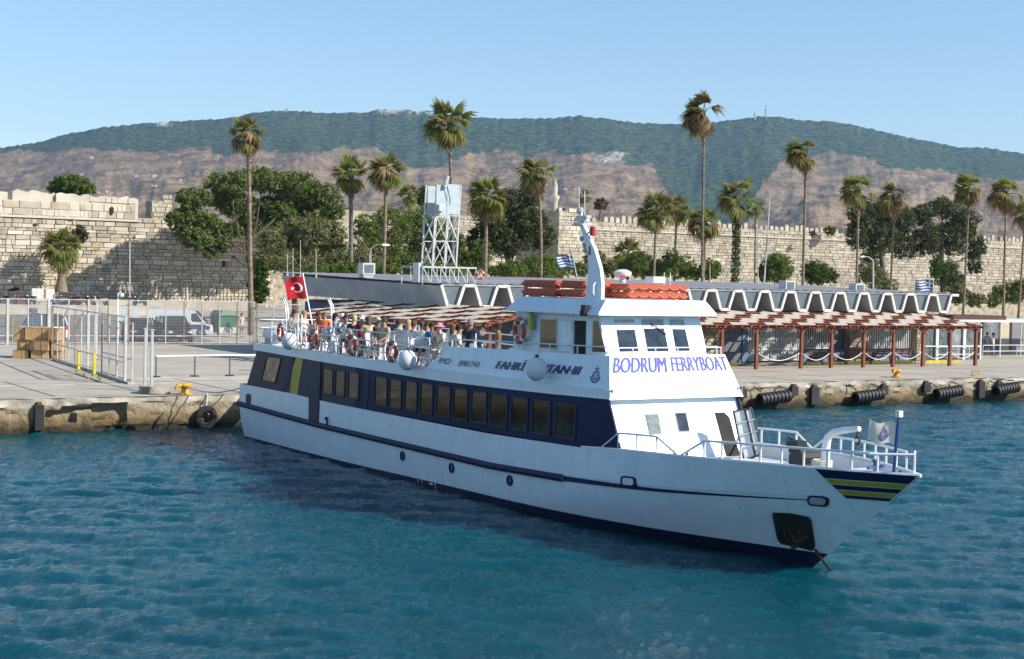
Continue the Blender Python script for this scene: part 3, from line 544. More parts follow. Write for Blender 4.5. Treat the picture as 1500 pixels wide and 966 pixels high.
    mb.add(o_ + i_, [tuple(range(N)), tuple(range(2 * N - 1, N - 1, -1))] + [(i, (i + 1) % N, N + (i + 1) % N, N + i) for i in range(N)]); mb.build('side_screen', M_white, fer)
mb = MB(); mb.grid([[(XC + s * (HB - .1), y, z_dk(y)) for y in np.linspace(-4.96, -29.2, 16)] for s in (-1, 1)]); mb.grid([[(XC + s * (HB - .04), y, z_fb(y) + .01) for y in np.linspace(-4.96, -29.1, 16)] for s in (-1, 1)]); mb.build('upper_deck', M_deckw, fer)
mb = MB(); mb.b2((XC - HB, -5.0, 3.49), (XC + HB, -4.94, 3.76)); mb.build('deck_edge', M_white, fer)
mb = MB(); mb.add([(XC - HB + .05, -4.32, 2.0), (XC + HB - .05, -4.32, 2.0), (XC + HB - .05, -5.3, 3.5), (XC - HB + .05, -5.3, 3.5)], [(0, 1, 2, 3)]); mb.add([(XC - HB + .05, -4.32, 2.0), (XC + HB - .05, -4.32, 2.0), (XC + HB - .1, -3.66, 2.04), (XC - HB + .1, -3.66, 2.04)], [(0, 1, 2, 3)]); mb.build('stern_wall', M_grey, fer)
# ---- white front of the lower house, raked
def fplane(x, y, P0, nrm): d = ray(x, y); return CAM + d * ((Vector(P0) - CAM).dot(nrm) / d.dot(nrm))
FB = [Vector((XC - 2.13, -29.78, 1.75)), Vector((XC + 2.13, -29.78, 1.75)), Vector((XC + 2.12, -29.02, 3.46)), Vector((XC - 2.12, -29.02, 3.46))]
mb = MB(); mb.prism(FB, (0, .06, 0)); mb.build('front_wall', M_white, fer)
nF = (FB[1] - FB[0]).cross(FB[3] - FB[0]).normalized()
def fquad(name, pp, m, P0, nr, off, th=.02, parent=fer):
    P = [fplane(x, y, P0, nr) for x, y in pp]; s = 1 if nr.dot(CAM - P[0]) > 0 else -1; mb = MB(); mb.prism([p + nr * (s * off) for p in P], nr * (-s * th)); return mb.build(name, m, parent)
for pp in ([(946, 608.5), (963, 608), (968, 635), (952, 636)], [(989.5, 606.5), (1004, 606), (1009, 631.5), (995, 632)]):
    cxx = sum(p[0] for p in pp) / 4; cyy = sum(p[1] for p in pp) / 4
    f_ = fquad('front_window', [(cxx + (x - cxx) * 1.13, cyy + (y - cyy) * 1.09) for x, y in pp], mat('frame_grey', (.30, .31, .32), .9, spec=.05), FB[0], nF, .02); fquad('pane', pp, M_glass if cxx > 980 else mat('frosted_glass', (.22, .27, .26), .9, var=.2, scale=8, spec=.05), FB[0], nF, .026, .01, f_)
dr = fquad('front_door_opening', [(1047, 605), (1060, 604.5), (1068, 612), (1083, 668), (1082, 676), (1066, 676)], M_door_shade, FB[0], nF, .02)  # dark plate on the wall, shade of the opening painted in
# open hatch door standing forward of it
A = atY(1073.5, 602, -30.15); B = atY(1101, 597.5, -30.4); Cc = atY(1117, 665, -30.75); D = atY(1090, 676, -30.5)
nH = (B - A).cross(D - A).normalized(); nH = nH if nH.dot(CAM - A) > 0 else -nH
hd = MB().prism([A, B, Cc, D], -nH * .05).build('hatch_door', M_deckw, fer)
MB().tube([p + nH * .01 for p in (A.lerp(Cc, .02), A.lerp(B, .5), B.lerp(D, .02), B.lerp(Cc, .5), Cc.lerp(A, .02), Cc.lerp(D, .5), D.lerp(B, .02), D.lerp(A, .5))], .028, 6, closed=True).build('gasket', M_blk, hd)
for t in (.25, .5, .75): MB().bar(A.lerp(D, t) + nH * .02, B.lerp(Cc, t) + nH * .02, .05, .03).build('stiffener', mat('stiffener_grey', (.55, .58, .62), .5), hd)  # stiffeners in one even pale grey
MB().bar(A.lerp(B, .62) + nH * .03, D.lerp(Cc, .62) + nH * .03, .04, .04).build('locking_bar', M_blk, hd)
# ---- name board: raked front screen
PB = [Vector((XC - HB - .02, -29.27, 3.42)), Vector((XC + HB + .02, -29.27, 3.42)), Vector((XC + HB - .28, -28.8, 4.53)), Vector((XC - HB + .28, -28.8, 4.53))]
mb = MB(); mb.prism(PB, (0, .05, 0)); mb.add([PB[0], PB[1], PB[1] + Vector((-.05, .26, .02)), PB[0] + Vector((.05, .26, .02))], [(0, 1, 2, 3)]); nb = mb.build('name_board', M_white, fer)
nP = (PB[1] - PB[0]).cross(PB[3] - PB[0]).normalized(); nP = nP if nP.y < 0 else -nP
def quadmap(Q, n_, off): return lambda u, v: Q[0].lerp(Q[1], u).lerp(Q[3].lerp(Q[2], u), v) + n_ * off
def lettering(body, f, m, parent, u0, u1, v0, v1, shear=0., off=.01, res=3, bold=1, out=Vector((0, -1, 0))):
    uv, fs = text_mesh(body, shear, 0, res); mb = MB()
    for k in range(bold): mb.add([Vector(f(u0 + (u1 - u0) * (u + (k - bold / 2) * .0035), v0 + (v1 - v0) * v)) + out * (.0015 * k) for u, v in uv], fs)
    me = bpy.data.meshes.new('lettering'); o = parent_loc(parent); me.from_pydata([(p[0] - o.x, p[1] - o.y, p[2] - o.z) for p in mb.v], [], mb.f); me.materials.append(m); return link('lettering', me, parent)
M_viol = mat('violet_lettering', (.17, .19, .52), .9, var=.05, spec=.05); M_nlet = mat('navy_lettering', (.010, .018, .12), .45, var=.05); M_glet = mat('grey_lettering', (.05, .06, .08), .6)
fP = quadmap(PB, nP, .006)
lettering('BODRUM', fP, M_viol, nb, .025, .465, .60, .955, .18, bold=7); lettering('FERRYBOAT', fP, M_viol, nb, .50, .985, .62, .955, .18, bold=6)
def emblem(f, m, parent, cu_, cv_, su, sv):
    mb = MB(); c2 = lambda r, a: f(cu_ + su * r * math.cos(a), cv_ + sv * r * math.sin(a))
    def ringf(r1, r2, a0=0, a1=2 * math.pi, k=24):
        A_ = np.linspace(a0, a1, k); mb.grid([[c2(r1, a) for a in A_], [c2(r2, a) for a in A_]])
    ringf(.50, .66); ringf(.20, .27); ringf(.80, 1.0, math.pi * 1.05, math.pi * 1.95)
    for k in range(6): a = k * math.pi / 3; mb.grid([[c2(.27, a - .12), c2(.5, a - .06)], [c2(.27, a + .12), c2(.5, a + .06)]])
    mb.grid([[f(cu_ - su * .06, cv_ + sv * .66), f(cu_ - su * .06, cv_ + sv * 1.3)], [f(cu_ + su * .06, cv_ + sv * .66), f(cu_ + su * .06, cv_ + sv * 1.3)]])
    mb.grid([[f(cu_ - su * .45, cv_ + sv * .82), f(cu_ + su * .45, cv_ + sv * .82)], [f(cu_ - su * .45, cv_ + sv * .92), f(cu_ + su * .45, cv_ + sv * .92)]])
    mb.build('emblem', m, parent)
emblem(fP, mat('pale_emblem', (.25, .25, .55), .5), nb, .565, .29, .047, .22)
# side lettering on the raised screens
XT = lambda z: XC - (HB - .03) - .036 + .285 * max(0, (z - 3.44) / 1.08)
def sidef(pa, pb, za, zb, off=.008):    # maps u,v onto the starboard screen between two pixel columns
    ya, yb = atX(*pa, XT(4.0)).y, atX(*pb, XT(4.0)).y; zA, zB = atX(*pa, XT(4.0)).z, atX(*pb, XT(4.0)).z
    def f(u, v): y = ya + (yb - ya) * u; z = zA + (zB - zA) * u + za + (zb - za) * v; return Vector((XT(z) - off, y, z))
    return f
lettering("FAHR\u0130 KAPTAN\u00b7III", sidef((727, 540), (851, 549.5), 0, .30), M_nlet, fer, 0, 1, 0, 1, .32, bold=4, out=Vector((-1, 0, 0)))
lettering('IMO', sidef((644, 532), (660, 534), 0, .17), M_glet, fer, 0, 1, 0, 1, .2, -.005); lettering(':8981743', sidef((672, 536), (703, 538.5), 0, .17), M_glet, fer, 0, 1, 0, 1, .2, -.005)
emblem(sidef((873, 549), (874, 549.1), -.02, .98), M_nlet, fer, 0, 0.0, 7.5, .20)

# ---- wheelhouse
WH = 1.72; yA = -23.75; zW0, zW1 = 3.6, 5.56
wa = [Vector((XC + s * WH, yA + .15, zW0)) for s in (-1, 1)] + [Vector((XC + s * WH, -28.62, zW0)) for s in (1, -1)]
wb = [Vector((XC + s * (WH - .06), yA, zW1)) for s in (-1, 1)] + [Vector((XC + s * (WH - .06), -27.95, zW1)) for s in (1, -1)]
mb = MB(); mb.add(wa + wb, [(3, 2, 1, 0), (4, 5, 6, 7), (0, 1, 5, 4), (1, 2, 6, 5), (2, 3, 7, 6), (3, 0, 4, 7)]); wh = mb.build('wheelhouse', M_white, fer)
nS = (wa[0] - wa[3]).cross(wb[3] - wa[3]).normalized(); nS = nS if nS.x < 0 else -nS
nW = (wa[2] - wa[3]).cross(wb[3] - wa[3]).normalized(); nW = nW if nW.y < 0 else -nW
def win2(pp, P0, nr, name='window', pm=M_glass, fm=M_white, g=1.12):
    cxx = sum(p[0] for p in pp) / len(pp); cyy = sum(p[1] for p in pp) / len(pp)
    f_ = fquad(name, [(cxx + (x - cxx) * g, cyy + (y - cyy) * g) for x, y in pp], fm, P0, nr, .02, .03, wh); fquad('pane', pp, pm, P0, nr, .026, .01, f_)
win2([(793, 468), (815.5, 468.6), (815, 510), (792, 509)], wa[3], nS, 'side_window', M_pane, M_steel)
win2([(870, 470), (877, 471), (888, 516.5), (868.5, 515.5)], wa[3], nS, 'side_window', M_pane)
d_ = fquad('sliding_door', [(821, 467.5), (841, 468.5), (841, 530), (820, 528)], mat('door_panel', (.70, .74, .77), .45), wa[3], nS, .03, .03, wh); fquad('door_moulding', [(823.5, 471), (838, 471.6), (838, 515), (823, 514)], M_white, wa[3], nS, .036, .01, d_)
fquad('doorway', [(842.5, 470), (858.5, 470.5), (857.5, 531), (842, 530)], mat('interior_shade', (.018, .018, .022), .8), wa[3], nS, .02, .02, wh)  # doorway is a sheet on solid wall, coloured as the shade inside
fr_ = [[(902, 484), (929, 483.5), (935, 515.5), (907, 516)], [(942, 482), (972, 481.5), (979, 515), (948, 515.7)], [(984, 482.5), (1003, 483), (1010, 514.5), (989.5, 514.8)]]
for q in fr_: win2(q, wa[3], nW, 'front_window', M_glass, M_white, 1.1)
for q in ([(898.5, 468.5), (928, 468.5), (929, 472.5), (900, 473)], [(939, 468.5), (971, 468.5), (972.5, 478), (941, 478.5)], [(980, 468.8), (1000.5, 469), (1002.5, 478.5), (982, 478.5)]): fquad('upper_pane', q, mat('visor_glass', (.33, .40, .45), .15), wa[3], nW, .018, .012, wh)
fquad('wiper', [(951, 474), (952, 474), (974.5, 490), (974, 491.5)], M_blk, wa[3], nW, .06, .02, wh)
# roof with sloping visor
ra = [(XC - 1.98, -23.65), (XC + 1.98, -23.65), (XC + 1.98, -28.35), (XC - 1.98, -28.35)]; rb = [(XC - 1.66, -24.0), (XC + 1.66, -24.0), (XC + 1.66, -28.22), (XC - 1.66, -28.22)]
mb = MB(); mb.add([(x, y, 5.55) for x, y in ra] + [(x, y, 5.60) for x, y in ra] + [(x, y, 5.97) for x, y in rb], [(3, 2, 1, 0)] + [(i, (i + 1) % 4, 4 + (i + 1) % 4, 4 + i) for i in range(4)] + [(4 + i, 4 + (i + 1) % 4, 8 + (i + 1) % 4, 8 + i) for i in range(4)] + [(8, 9, 10, 11)]); rf = mb.build('wheelhouse_roof', M_white, fer)
P = atX(857.5, 452, XC - 1.95); mb = MB(); mb.box(P + Vector((0, 0, -.02)), (.16, .2, .22)); mb.lathe([(.11, 0), (.11, .14)], P + Vector((-.05, 0, -.2)), 10); mb.build('side_light', M_blk, rf)
# mast: swept white blade
XM = XC - 1.5
PM = lambda px, py, X=XC - 1.5: atX(px, py, X)
prf = [(859, 441), (883, 441), (883.5, 417), (881, 394), (873, 366), (863, 344), (856, 329), (851.5, 333), (858, 351), (863, 372), (864, 395), (862.5, 411)]
mb = MB(); P_ = [PM(*q) for q in prf]; mb.prism([p + Vector((-.05, 0, 0)) for p in P_], (.10, 0, 0)); ms = mb.build('mast', M_white, fer)
mb = MB(); P = PM(873.5, 425, XM - .1); mb.tube([P + Vector((-.03, .0, -.18)), P + Vector((-.1, 0, -.1)), P + Vector((-.1, 0, .12)), P + Vector((-.03, 0, .2))], .03, 6); mb.build('handle', M_railw, ms)
for px, py, r in ((868, 339, .075), (866, 367, .07)): mb = MB(); P = PM(px, py); mb.lathe([(r, -.12), (r * 1.1, -.1), (r, .1), (r * .6, .13)], P, 10); mb.bar(P, P + Vector((0, .25, -.05)), .03); mb.build('red_lantern', mat('lantern_red', (.45, .03, .02), .35), ms)
for px, py in ((856, 349), (860, 358), (861, 366)): mb = MB(); P = PM(px, py); mb.lathe([(.05, 0), (.08, .1), (.05, .14)], P + Vector((0, .02, 0)), 8, axis=(0, 1, -.2)); mb.bar(P, P + Vector((0, -.2, -.04)), .025); mb.build('mast_lamp', M_steel, ms)
mb = MB(); P = PM(853, 331); mb.box(P + Vector((0, .0, .06)), (.5, .12, .08)); mb.bar(P + Vector((-.45, .1, .0)), P + Vector((.45, -.1, .03)), .035); mb.bar(P, PM(851, 305), .05); mb.box(PM(852, 322), (.3, .3, .1)); mb.ball(PM(850, 309), .10, 8); mb.box(PM(855, 318), (.16, .5, .07)); mb.build('radar_scanner', M_steel, ms)
for px, y0, y1 in ((848, 328, 274), (856.5, 330, 280)): MB().tube([PM(px, y0), PM(px, y1)], .012, 5).build('whip_aerial', M_railw, ms)
mb = MB(); P = atY(912, 409, -26.6); mb.lathe([(.09, -.1), (.09, .05), (.22, .08), (.25, .14), (.24, .2), (.12, .26), (.0, .27)], P, 16); mb.build('radar_dome', M_deckw, rf, True)
for px in (972, 981): P = atY(px, 437, -26.5); MB().tube([P, P + Vector((0, 0, .72))], .012, 5).build('whip_aerial', M_railw, rf)
P = atY(960, 410, -25.5); mb = MB(); mb.box(P, (.42, .4, .18)); mb.build('vent_box', M_deckw, rf)

PM = lambda px, py, X=XC: atX(px, py, X)
# ---- rails
def rail(name, base, tops, r=.02, posts=None, parent=fer):
    mb = MB()
    for t in tops: mb.tube([Vector(p) + Vector((0, 0, t)) for p in base], r, 6)
    o = mb.build(name, M_railw, parent, True)
    for p in (posts or base): MB().tube([p, Vector(p) + Vector((0, 0, tops[-1]))], r * 1.05, 6).build('post', M_railw, o, True)
    return o
for sg in (-1, 1):
    X = XC + sg * (HB - .12); pts = [Vector((X, y, z_dk(y))) for y in np.linspace(-5.15, -19.3, 11)]; rail('side_rail', pts, (.34, .66, .98))
    pts = [Vector((X - sg * .25, y, interp(-y, [19.5, 23.3, 28.6], [4.34, 4.42, 4.52]))) for y in np.linspace(-20.3, -28.55, 7)]; rail('screen_rail', pts, (.22,), .02)
rail('stern_rail', [Vector((x, -5.15, 3.70)) for x in np.linspace(XC - HB + .12, XC + HB - .12, 5)], (.34, .66, .98))
rail('front_rail', [Vector((x, -28.7, 4.52)) for x in np.linspace(XC - 1.85, XC + 1.85, 6)], (.2,), .018)
for px in (436, 441): P = atX(px, 508, XS + .2); MB().tube([Vector((P.x, P.y, 3.7)), Vector((P.x, P.y, 5.0))], .035, 6).build('gate_post', M_railw, fer)
mb = MB(); mb.b2((XC + 1.0, -12.2, 3.68), (XC + 2.05, -12.1, 4.8)); wb_ = None
for px, dxx in ((405, 0), (472, 0)):       # curved hand rails of the stern ladders
    for k in range(2):
        B0 = atX(px + 14 + k * 3, 470, XC + .6); B0.z = 3.7; T = atX(px, 437, XC + .6); h = T.z - 3.7
        MB().tube([B0, B0 + Vector((0, 0, h * .6)), B0 + Vector((0, .12, h * .85)), B0 + Vector((0, .45, h * 1.0)), B0 + Vector((0, .62 , h * .99))], .035, 7).build('ladder_hoop', M_railw, fer, True)
def bowpath(pp, sg, base): return [None]
def foredeck_rail(yl, sg, lead=True, tail=True, h=.40):
    base = [hpt(y, z_top(y) + .03, sg, -.05) for y in yl]; top = [p + Vector((0, 0, h)) for p in base]; mb = MB()
    a = [hpt(yl[0] + .75, z_top(yl[0] + .75) + .03, sg, -.05)] if lead else []; e = [hpt(yl[-1] - .75, z_top(yl[-1] - .75) + .03, sg, -.05)] if tail else []
    mb.tube(a + top + e, .03, 7); o = mb.build('bow_rail', M_railw, fer, True)
    for p in base: MB().tube([p, p + Vector((0, 0, h))], .028, 6).build('post', M_railw, o)
foredeck_rail(np.linspace(-29.6, -31.1, 3), -1); foredeck_rail(list(np.linspace(-32.7, -36.9, 9)), -1, True, False)
foredeck_rail(np.linspace(-29.4, -31.6, 4), 1); foredeck_rail(list(np.linspace(-33.0, -36.9, 8)), 1, True, False)
mb = MB(); a, b_ = hpt(-36.9, z_top(-36.9) + .43, -1, -.05), hpt(-36.9, z_top(-36.9) + .43, 1, -.05); tip = Vector((XC, -37.55, 2.84)); mb.tube([a, tip, b_], .03, 7); mb.tube([tip + Vector((0, 0, -.42)), tip], .03, 6); mb.build('bow_rail', M_railw, fer, True)
# inner bulwark, davit, windlass and deck gear
for sg in (-1, 1): mb = MB(); mb.grid([[hpt(y, z_top(y) - dz, sg, -.07) for y in np.linspace(-29, -36.6, 14)] for dz in (.0, .35)]); mb.build('bulwark_lining', M_deckw, fer)
J = [PM(1208, 690), PM(1210, 655), PM(1213, 641), PM(1221, 634), PM(1235, 631), PM(1259, 628.5)]; dv = MB().tube(J, [.11, .10, .09, .085, .075, .06], 10).build('davit', M_railw, fer, True)
mb = MB(); a = PM(1256, 630); mb.tube([a, a + Vector((0, 0, -.16))], .02, 5); mb.tube([a + Vector((0, .07 * math.cos(t), -.25 + .09 * math.sin(t))) for t in np.linspace(.5, 5.2, 9)], .025, 5); mb.build('hook', M_chain, dv)
mb = MB(); P = PM(1172, 675); mb.box(P + Vector((.2, 0, -.1)), (.7, .45, .5)); mb.lathe([(.2, -.4), (.2, .4)], P + Vector((.2, -.1, .1)), 12, axis=(1, 0, 0)); mb.box(P + Vector((.1, .2, .3)), (.3, .3, .3)); mb.build('windlass', M_blk, fer)
mb = MB(); P = PM(1164, 655, XC + .5); mb.tube([P + Vector((0, 0, -.5)), P], .04, 6); mb.box(P + Vector((0, 0, .05)), (.2, .4, .12)); mb.tube([P + Vector((0, -.25, .1)), P + Vector((0, .25, .2))], .03, 5); mb.build('hand_winch', M_blk, fer)
mb = MB(); P = PM(1204, 683); [mb.tube([P + Vector((.22 * math.cos(t), .22 * math.sin(t), .04 * k)) for t in np.linspace(0, 6.28, 14)[:-1]], .03, 5, closed=True) for k in range(4)]; mb.build('rope_coil', M_rope, fer)
mb = MB(); P = PM(1052, 672, XC - .9); mb.lathe([(.0, .02), (.35, 0), (.38, -.12), (.3, -.3)], P, 14); mb.build('blue_tub', mat('tub_blue', (.02, .12, .38), .5), fer)
mb = MB(); P = PM(1283, 684); mb.lathe([(.06, -.15), (.06, .1), (.1, .12), (.1, .16)], P, 8); mb.bar(P + Vector((-.25, 0, -.02)), P + Vector((.25, 0, 0)), .07); mb.build('bitts', mat('bitt_blue', (.06, .12, .25), .5), fer)
for px in (985, 996): a = hpt(*hull_at(px, 668)[:1], 2.1, -1, -.1); MB().bar(a, a + Vector((0, .12 if px < 990 else -.12, .3)), .05).build('mooring_horn', M_blk, fer)
# ================================================================== things on and around the ferry
def rescue_float(x0, x1, y0, y1, z0, z1, label):
    o = empty('rescue_float', ((x0 + x1) / 2, (y0 + y1) / 2, z0), 0, label, 'rescue float', 'orange rescue floats on the wheelhouse roof')
    me = bpy.data.meshes.new('body'); bm = bmesh.new(); bmesh.ops.create_cube(bm, size=1); bmesh.ops.scale(bm, vec=(x1 - x0, y1 - y0, z1 - z0 - .02), verts=bm.verts); bmesh.ops.bevel(bm, geom=bm.edges[:], offset=.045, segments=2, affect='EDGES'); bmesh.ops.translate(bm, vec=(0, 0, (z1 - z0) / 2), verts=bm.verts); bm.to_mesh(me); bm.free(); me.materials.append(M_or); link('body', me, o)
    mb = MB(); cx, cy = (x0 + x1) / 2, (y0 + y1) / 2; hx, hy, zm = (x1 - x0) / 2 + .02, (y1 - y0) / 2 + .02, (z1 - z0) * .62
    per = [(-hx, -hy), (hx, -hy), (hx, hy), (-hx, hy)]; pts = []
    for i in range(4):
        a, b_ = per[i], per[(i + 1) % 4]; nn = max(2, int(round(math.dist(a, b_) / .33)))
        for k in range(nn):
            for t in np.linspace(0, 1, 6)[:-1]: s = (k + t) / nn; pts.append((cx + a[0] + (b_[0] - a[0]) * s, cy + a[1] + (b_[1] - a[1]) * s, z0 + zm - .075 * math.sin(math.pi * t)))
    mb.tube(pts, .010, 5, closed=True); mb.build('grab_rope', mat('float_rope', (.42, .30, .20), .9), o)
fl_ = [(atX(764, 440, XC - 1.45), atX(816, 440, XC - 1.45), 'aft stack'), (atX(820, 440, XC - 1.45), atX(858, 440, XC - 1.45), 'middle stack')]
for a, b_, nm in fl_:
    for k, w_ in ((0, 'lower'), (1, 'upper')): rescue_float(XC - 1.45, XC - .45, b_.y + .08, a.y, 5.985 + .24 * k, 6.215 + .24 * k, f'{w_} orange rescue float, {nm} on the wheelhouse roof')
for k, w_ in ((0, 'lower'), (1, 'upper')): rescue_float(XC - .62, XC + 1.42, -27.75, -26.65, 5.985 + .21 * k, 6.185 + .21 * k, f'{w_} long orange rescue float at the front of the wheelhouse roof')
# life rings
tb = MB(); tb.grid([[((.265 + .085 * math.cos(a)) * math.cos(t), .06 * math.sin(a), (.265 + .085 * math.cos(a)) * math.sin(t)) for t in np.linspace(0, 2 * math.pi, 33)] for a in np.linspace(0, 2 * math.pi, 11)]); tb = tb.mesh('ring_body', M_ring, smooth=True)
bd = MB()
for q in range(4):
    t0 = math.pi / 4 + q * math.pi / 2; bd.grid([[((.265 + .088 * math.cos(a)) * math.cos(t), .063 * math.sin(a), (.265 + .088 * math.cos(a)) * math.sin(t)) for t in np.linspace(t0 - .16, t0 + .16, 5)] for a in np.linspace(0, 2 * math.pi, 11)])
bd = bd.mesh('white_band', M_ringw); rpm = MB(); rpm.tube([((.37 - .035 * math.cos(4 * t)) * math.cos(t + math.pi / 4), .0, (.37 - .035 * math.cos(4 * t)) * math.sin(t + math.pi / 4)) for t in np.linspace(0, 2 * math.pi, 40)[:-1]], .010, 4, closed=True); rpm = rpm.mesh('grab_line', M_rope)
def life_ring(P, rz, label, s=1.):
    o = empty('life_ring', P, rz, label, 'life ring', 'life rings on the ferry'); o.scale = (s,) * 3
    for nm, me in (('ring_body', tb), ('white_band', bd), ('grab_line', rpm)): link(nm, me, o)
XR = XC - HB + .05
for px, py, lb in ((411, 487, 'red life ring at the stern beside the white raft canister'), (459, 497, 'red life ring on the rail beside the seated man in orange'), (514, 505, 'red life ring on the rail, third from the stern'), (574, 515, 'red life ring on the rail just aft of the middle white fender')):
    life_ring(atX(px, py, XR), R_(90) + random.uniform(-.15, .15), lb, 1.05)
life_ring(atX(761, 484.5, XC - WH - .12), R_(84), 'red and white life ring hung on the aft corner of the wheelhouse', 1.12)
# round fenders hung outside the deck edge
for px, py, r, lb in ((424, 500, .30, 'white ball fender hanging at the stern end of the ferry rail'), (597, 528, .30, 'white ball fender at the foot of the raised side screen'), (786, 541, .30, 'white ball fender hanging over the ship name')):
    P = atX(px, py, XS - .28); o = empty('ball_fender', P, 0, lb, 'fender', 'ball fenders on the ferry side')
    MB().ball((0, 0, 0), r, 22, 0, (1, 1, 1.08)).build('ball', M_deckw, o, True, off=(0, 0, 0)); MB().lathe([(.05, .28), (.06, .36), (.03, .40)], (0, 0, 0), 8).build('neck', mat('fender_blue', (.02, .05, .2), .5), o, off=(0, 0, 0))
    mb = MB(); mb.tube([(0, 0, .38), (.15, 0, .75 if px < 700 else .55)], .012, 5); mb.build('lanyard', M_rope, o, off=(0, 0, 0))
# raft canister at the stern
P = atX(402, 489, XC - 1.45); o = empty('raft_canister', (P.x, P.y, 3.7), 0, 'white life raft canister lying in its cradle at the stern', 'life raft')
MB().lathe([(.0, -.62), (.2, -.60), (.29, -.5), (.30, -.04), (.315, -.03), (.315, .03), (.30, .04), (.29, .5), (.2, .60), (0, .62)], (P.x, P.y, 4.12), 18, axis=(0, 1, .0)).build('canister', M_deckw, o, True)
for s in (-.35, .35): MB().box((P.x, P.y + s, 3.86), (.5, .06, .36)).build('cradle', M_steel, o)
# ---- flags: cloth as a waved sheet, emblem laid on the same sheet
def flag(name, label, top, base, Wd, Hd, dirv, paint, parent_mats, pole_m, droop=.0, nu=26, nv=16, rp=.03, finial=None, wave=.10, ph=0.):
    top, base = Vector(top), Vector(base); o = empty(name, base, 0, label, 'flag'); MB().tube([base, top], rp, 8).build('pole', pole_m, o, True)
    pd = (base - top).normalized(); d = Vector(dirv).normalized(); nrm = d.cross(pd).normalized(); T0 = top + pd * .12
    def f(u, v, off=0.): return T0 + pd * (Hd * v * (1 - .08 * u)) + d * (Wd * u) + pd * (droop * u * u) + nrm * (wave * u ** .6 * math.sin(6.5 * u + 1.8 * v + ph) + off) + pd * (.035 * math.sin(8 * u + ph))
    return o, f
# Turkish ensign
XF = XC + .3; tp, bs = atX(443.5, 401, XF), atX(457.5, 475, XF); L_ = -r0
def clothmat(nm, c):
    m = mat(nm, c, .8, var=.1); n = m.node_tree.nodes; l = m.node_tree.links; b = n['Principled BSDF']; t = n.new('ShaderNodeBsdfTranslucent'); l.new(b.inputs['Base Color'].links[0].from_socket, t.inputs[0]); mx = n.new('ShaderNodeMixShader'); mx.inputs[0].default_value = .5; l.new(b.outputs[0], mx.inputs[1]); l.new(t.outputs[0], mx.inputs[2]); l.new(mx.outputs[0], n['Material Output'].inputs[0]); return m
M_red = clothmat('flag_cloth_red', (.62, .012, .02)); _ = mat('flag_red', (.55, .012, .02), .7, var=.1); M_fw = mat('flag_white', (.75, .73, .70), .7, var=.08); M_fb = mat('flag_blue', (.03, .09, .32), .7, var=.1)
s_ = 1 / pxm(tp); o, f = flag('ensign', 'red Turkish flag with white crescent and star at the stern', tp, bs, 29 * s_, 36 * s_, L_, None, None, M_railw, droop=.22)
MB().grid([[f(i / 26, j / 16) for i in range(27)] for j in range(17)]).build('cloth', M_red, o, True)
mb = MB(); c, r1, c2, r2_ = (.40, .5), .27, (.47, .5), .215; asp = 1.15
for sd2 in (-.012, .012):
    A_ = np.linspace(.42, 2 * math.pi - .42, 26); out = [(c[0] + r1 * math.cos(a), c[1] + r1 * math.sin(a) / asp) for a in A_]; inn = []
    B_ = np.linspace(.62, 2 * math.pi - .62, 26); inn = [(c2[0] + r2_ * math.cos(a), c2[1] + r2_ * math.sin(a) / asp) for a in B_]
    mb.grid([[f(u, v, sd2) for u, v in out], [f(u, v, sd2) for u, v in inn]])
    sp = [((.66 + (.115 if k % 2 == 0 else .045) * math.cos(math.pi + k * math.pi / 5)), .5 + (.115 if k % 2 == 0 else .045) * math.sin(math.pi + k * math.pi / 5) / asp) for k in range(10)]
    mb.add([f(.66, .5, sd2)] + [f(u, v, sd2) for u, v in sp], [(0, 1 + k, 1 + (k + 1) % 10) for k in range(10)])
mb.build('crescent_and_star', M_fw, o)
# house flag at the bow
tp, bs = PM(1316, 612), PM(1309, 693); s_ = 1 / pxm(tp); M_staff = mat('staff_blue', (.02, .05, .22), .4)
o, f = flag('bow_flag', 'weathered white company flag with blue emblem at the bow', tp, bs, 42 * s_, 33 * s_, L_, None, None, M_staff, droop=-.05, ph=2.6, rp=.035, wave=.045)
MB().grid([[f(i / 26, j / 16) for i in range(27)] for j in range(17)]).build('cloth', clothmat('flag_cream', (.70, .68, .60)), o, True)
for sd2 in (-.012, .012): emblem(lambda u, v: f(u, 1 - v, sd2), mat('emblem_blue', (.02, .04, .26), .6), o, .48, .46, .21, .30)
MB().box(tp + Vector((.02, 0, .08)), (.12, .12, .14)).build('staff_lamp', M_deckw, o)
# ---- chairs and passengers
M_chair = mat('chair_plastic', (.74, .74, .73), .5, var=.03)
def make_chair():
    o = empty('plastic_chair', (0, 0, 0), 0, 'white plastic armchair', 'chair', 'white chairs on the upper deck'); B = lambda nm, mb: mb.build(nm, M_chair, o, off=(0, 0, 0))
    B('seat', MB().box((0, 0, .43), (.46, .44, .035)))
    B('backrest', MB().add([(-.22, -.22, .45), (.22, -.22, .45), (.20, -.30, .84), (.1, -.31, .88), (-.1, -.31, .88), (-.20, -.30, .84), (-.22, -.245, .45), (.22, -.245, .45), (.20, -.325, .84), (.1, -.335, .88), (-.1, -.335, .88), (-.20, -.325, .84)], [(0, 1, 2, 3, 4, 5), (11, 10, 9, 8, 7, 6)] + [(i, (i + 1) % 6, 6 + (i + 1) % 6, 6 + i) for i in range(6)]))
    for sx in (-1, 1):
        for sy in (-1, 1): B('leg', MB().bar((sx * .20, sy * .18, .43), (sx * .25, sy * .24, 0), .045))
        B('armrest', MB().bar((sx * .25, -.26, .66), (sx * .25, .2, .64), .05, .03).bar((sx * .25, .18, .64), (sx * .22, .18, .43), .04))
    return o
chair0 = make_chair()
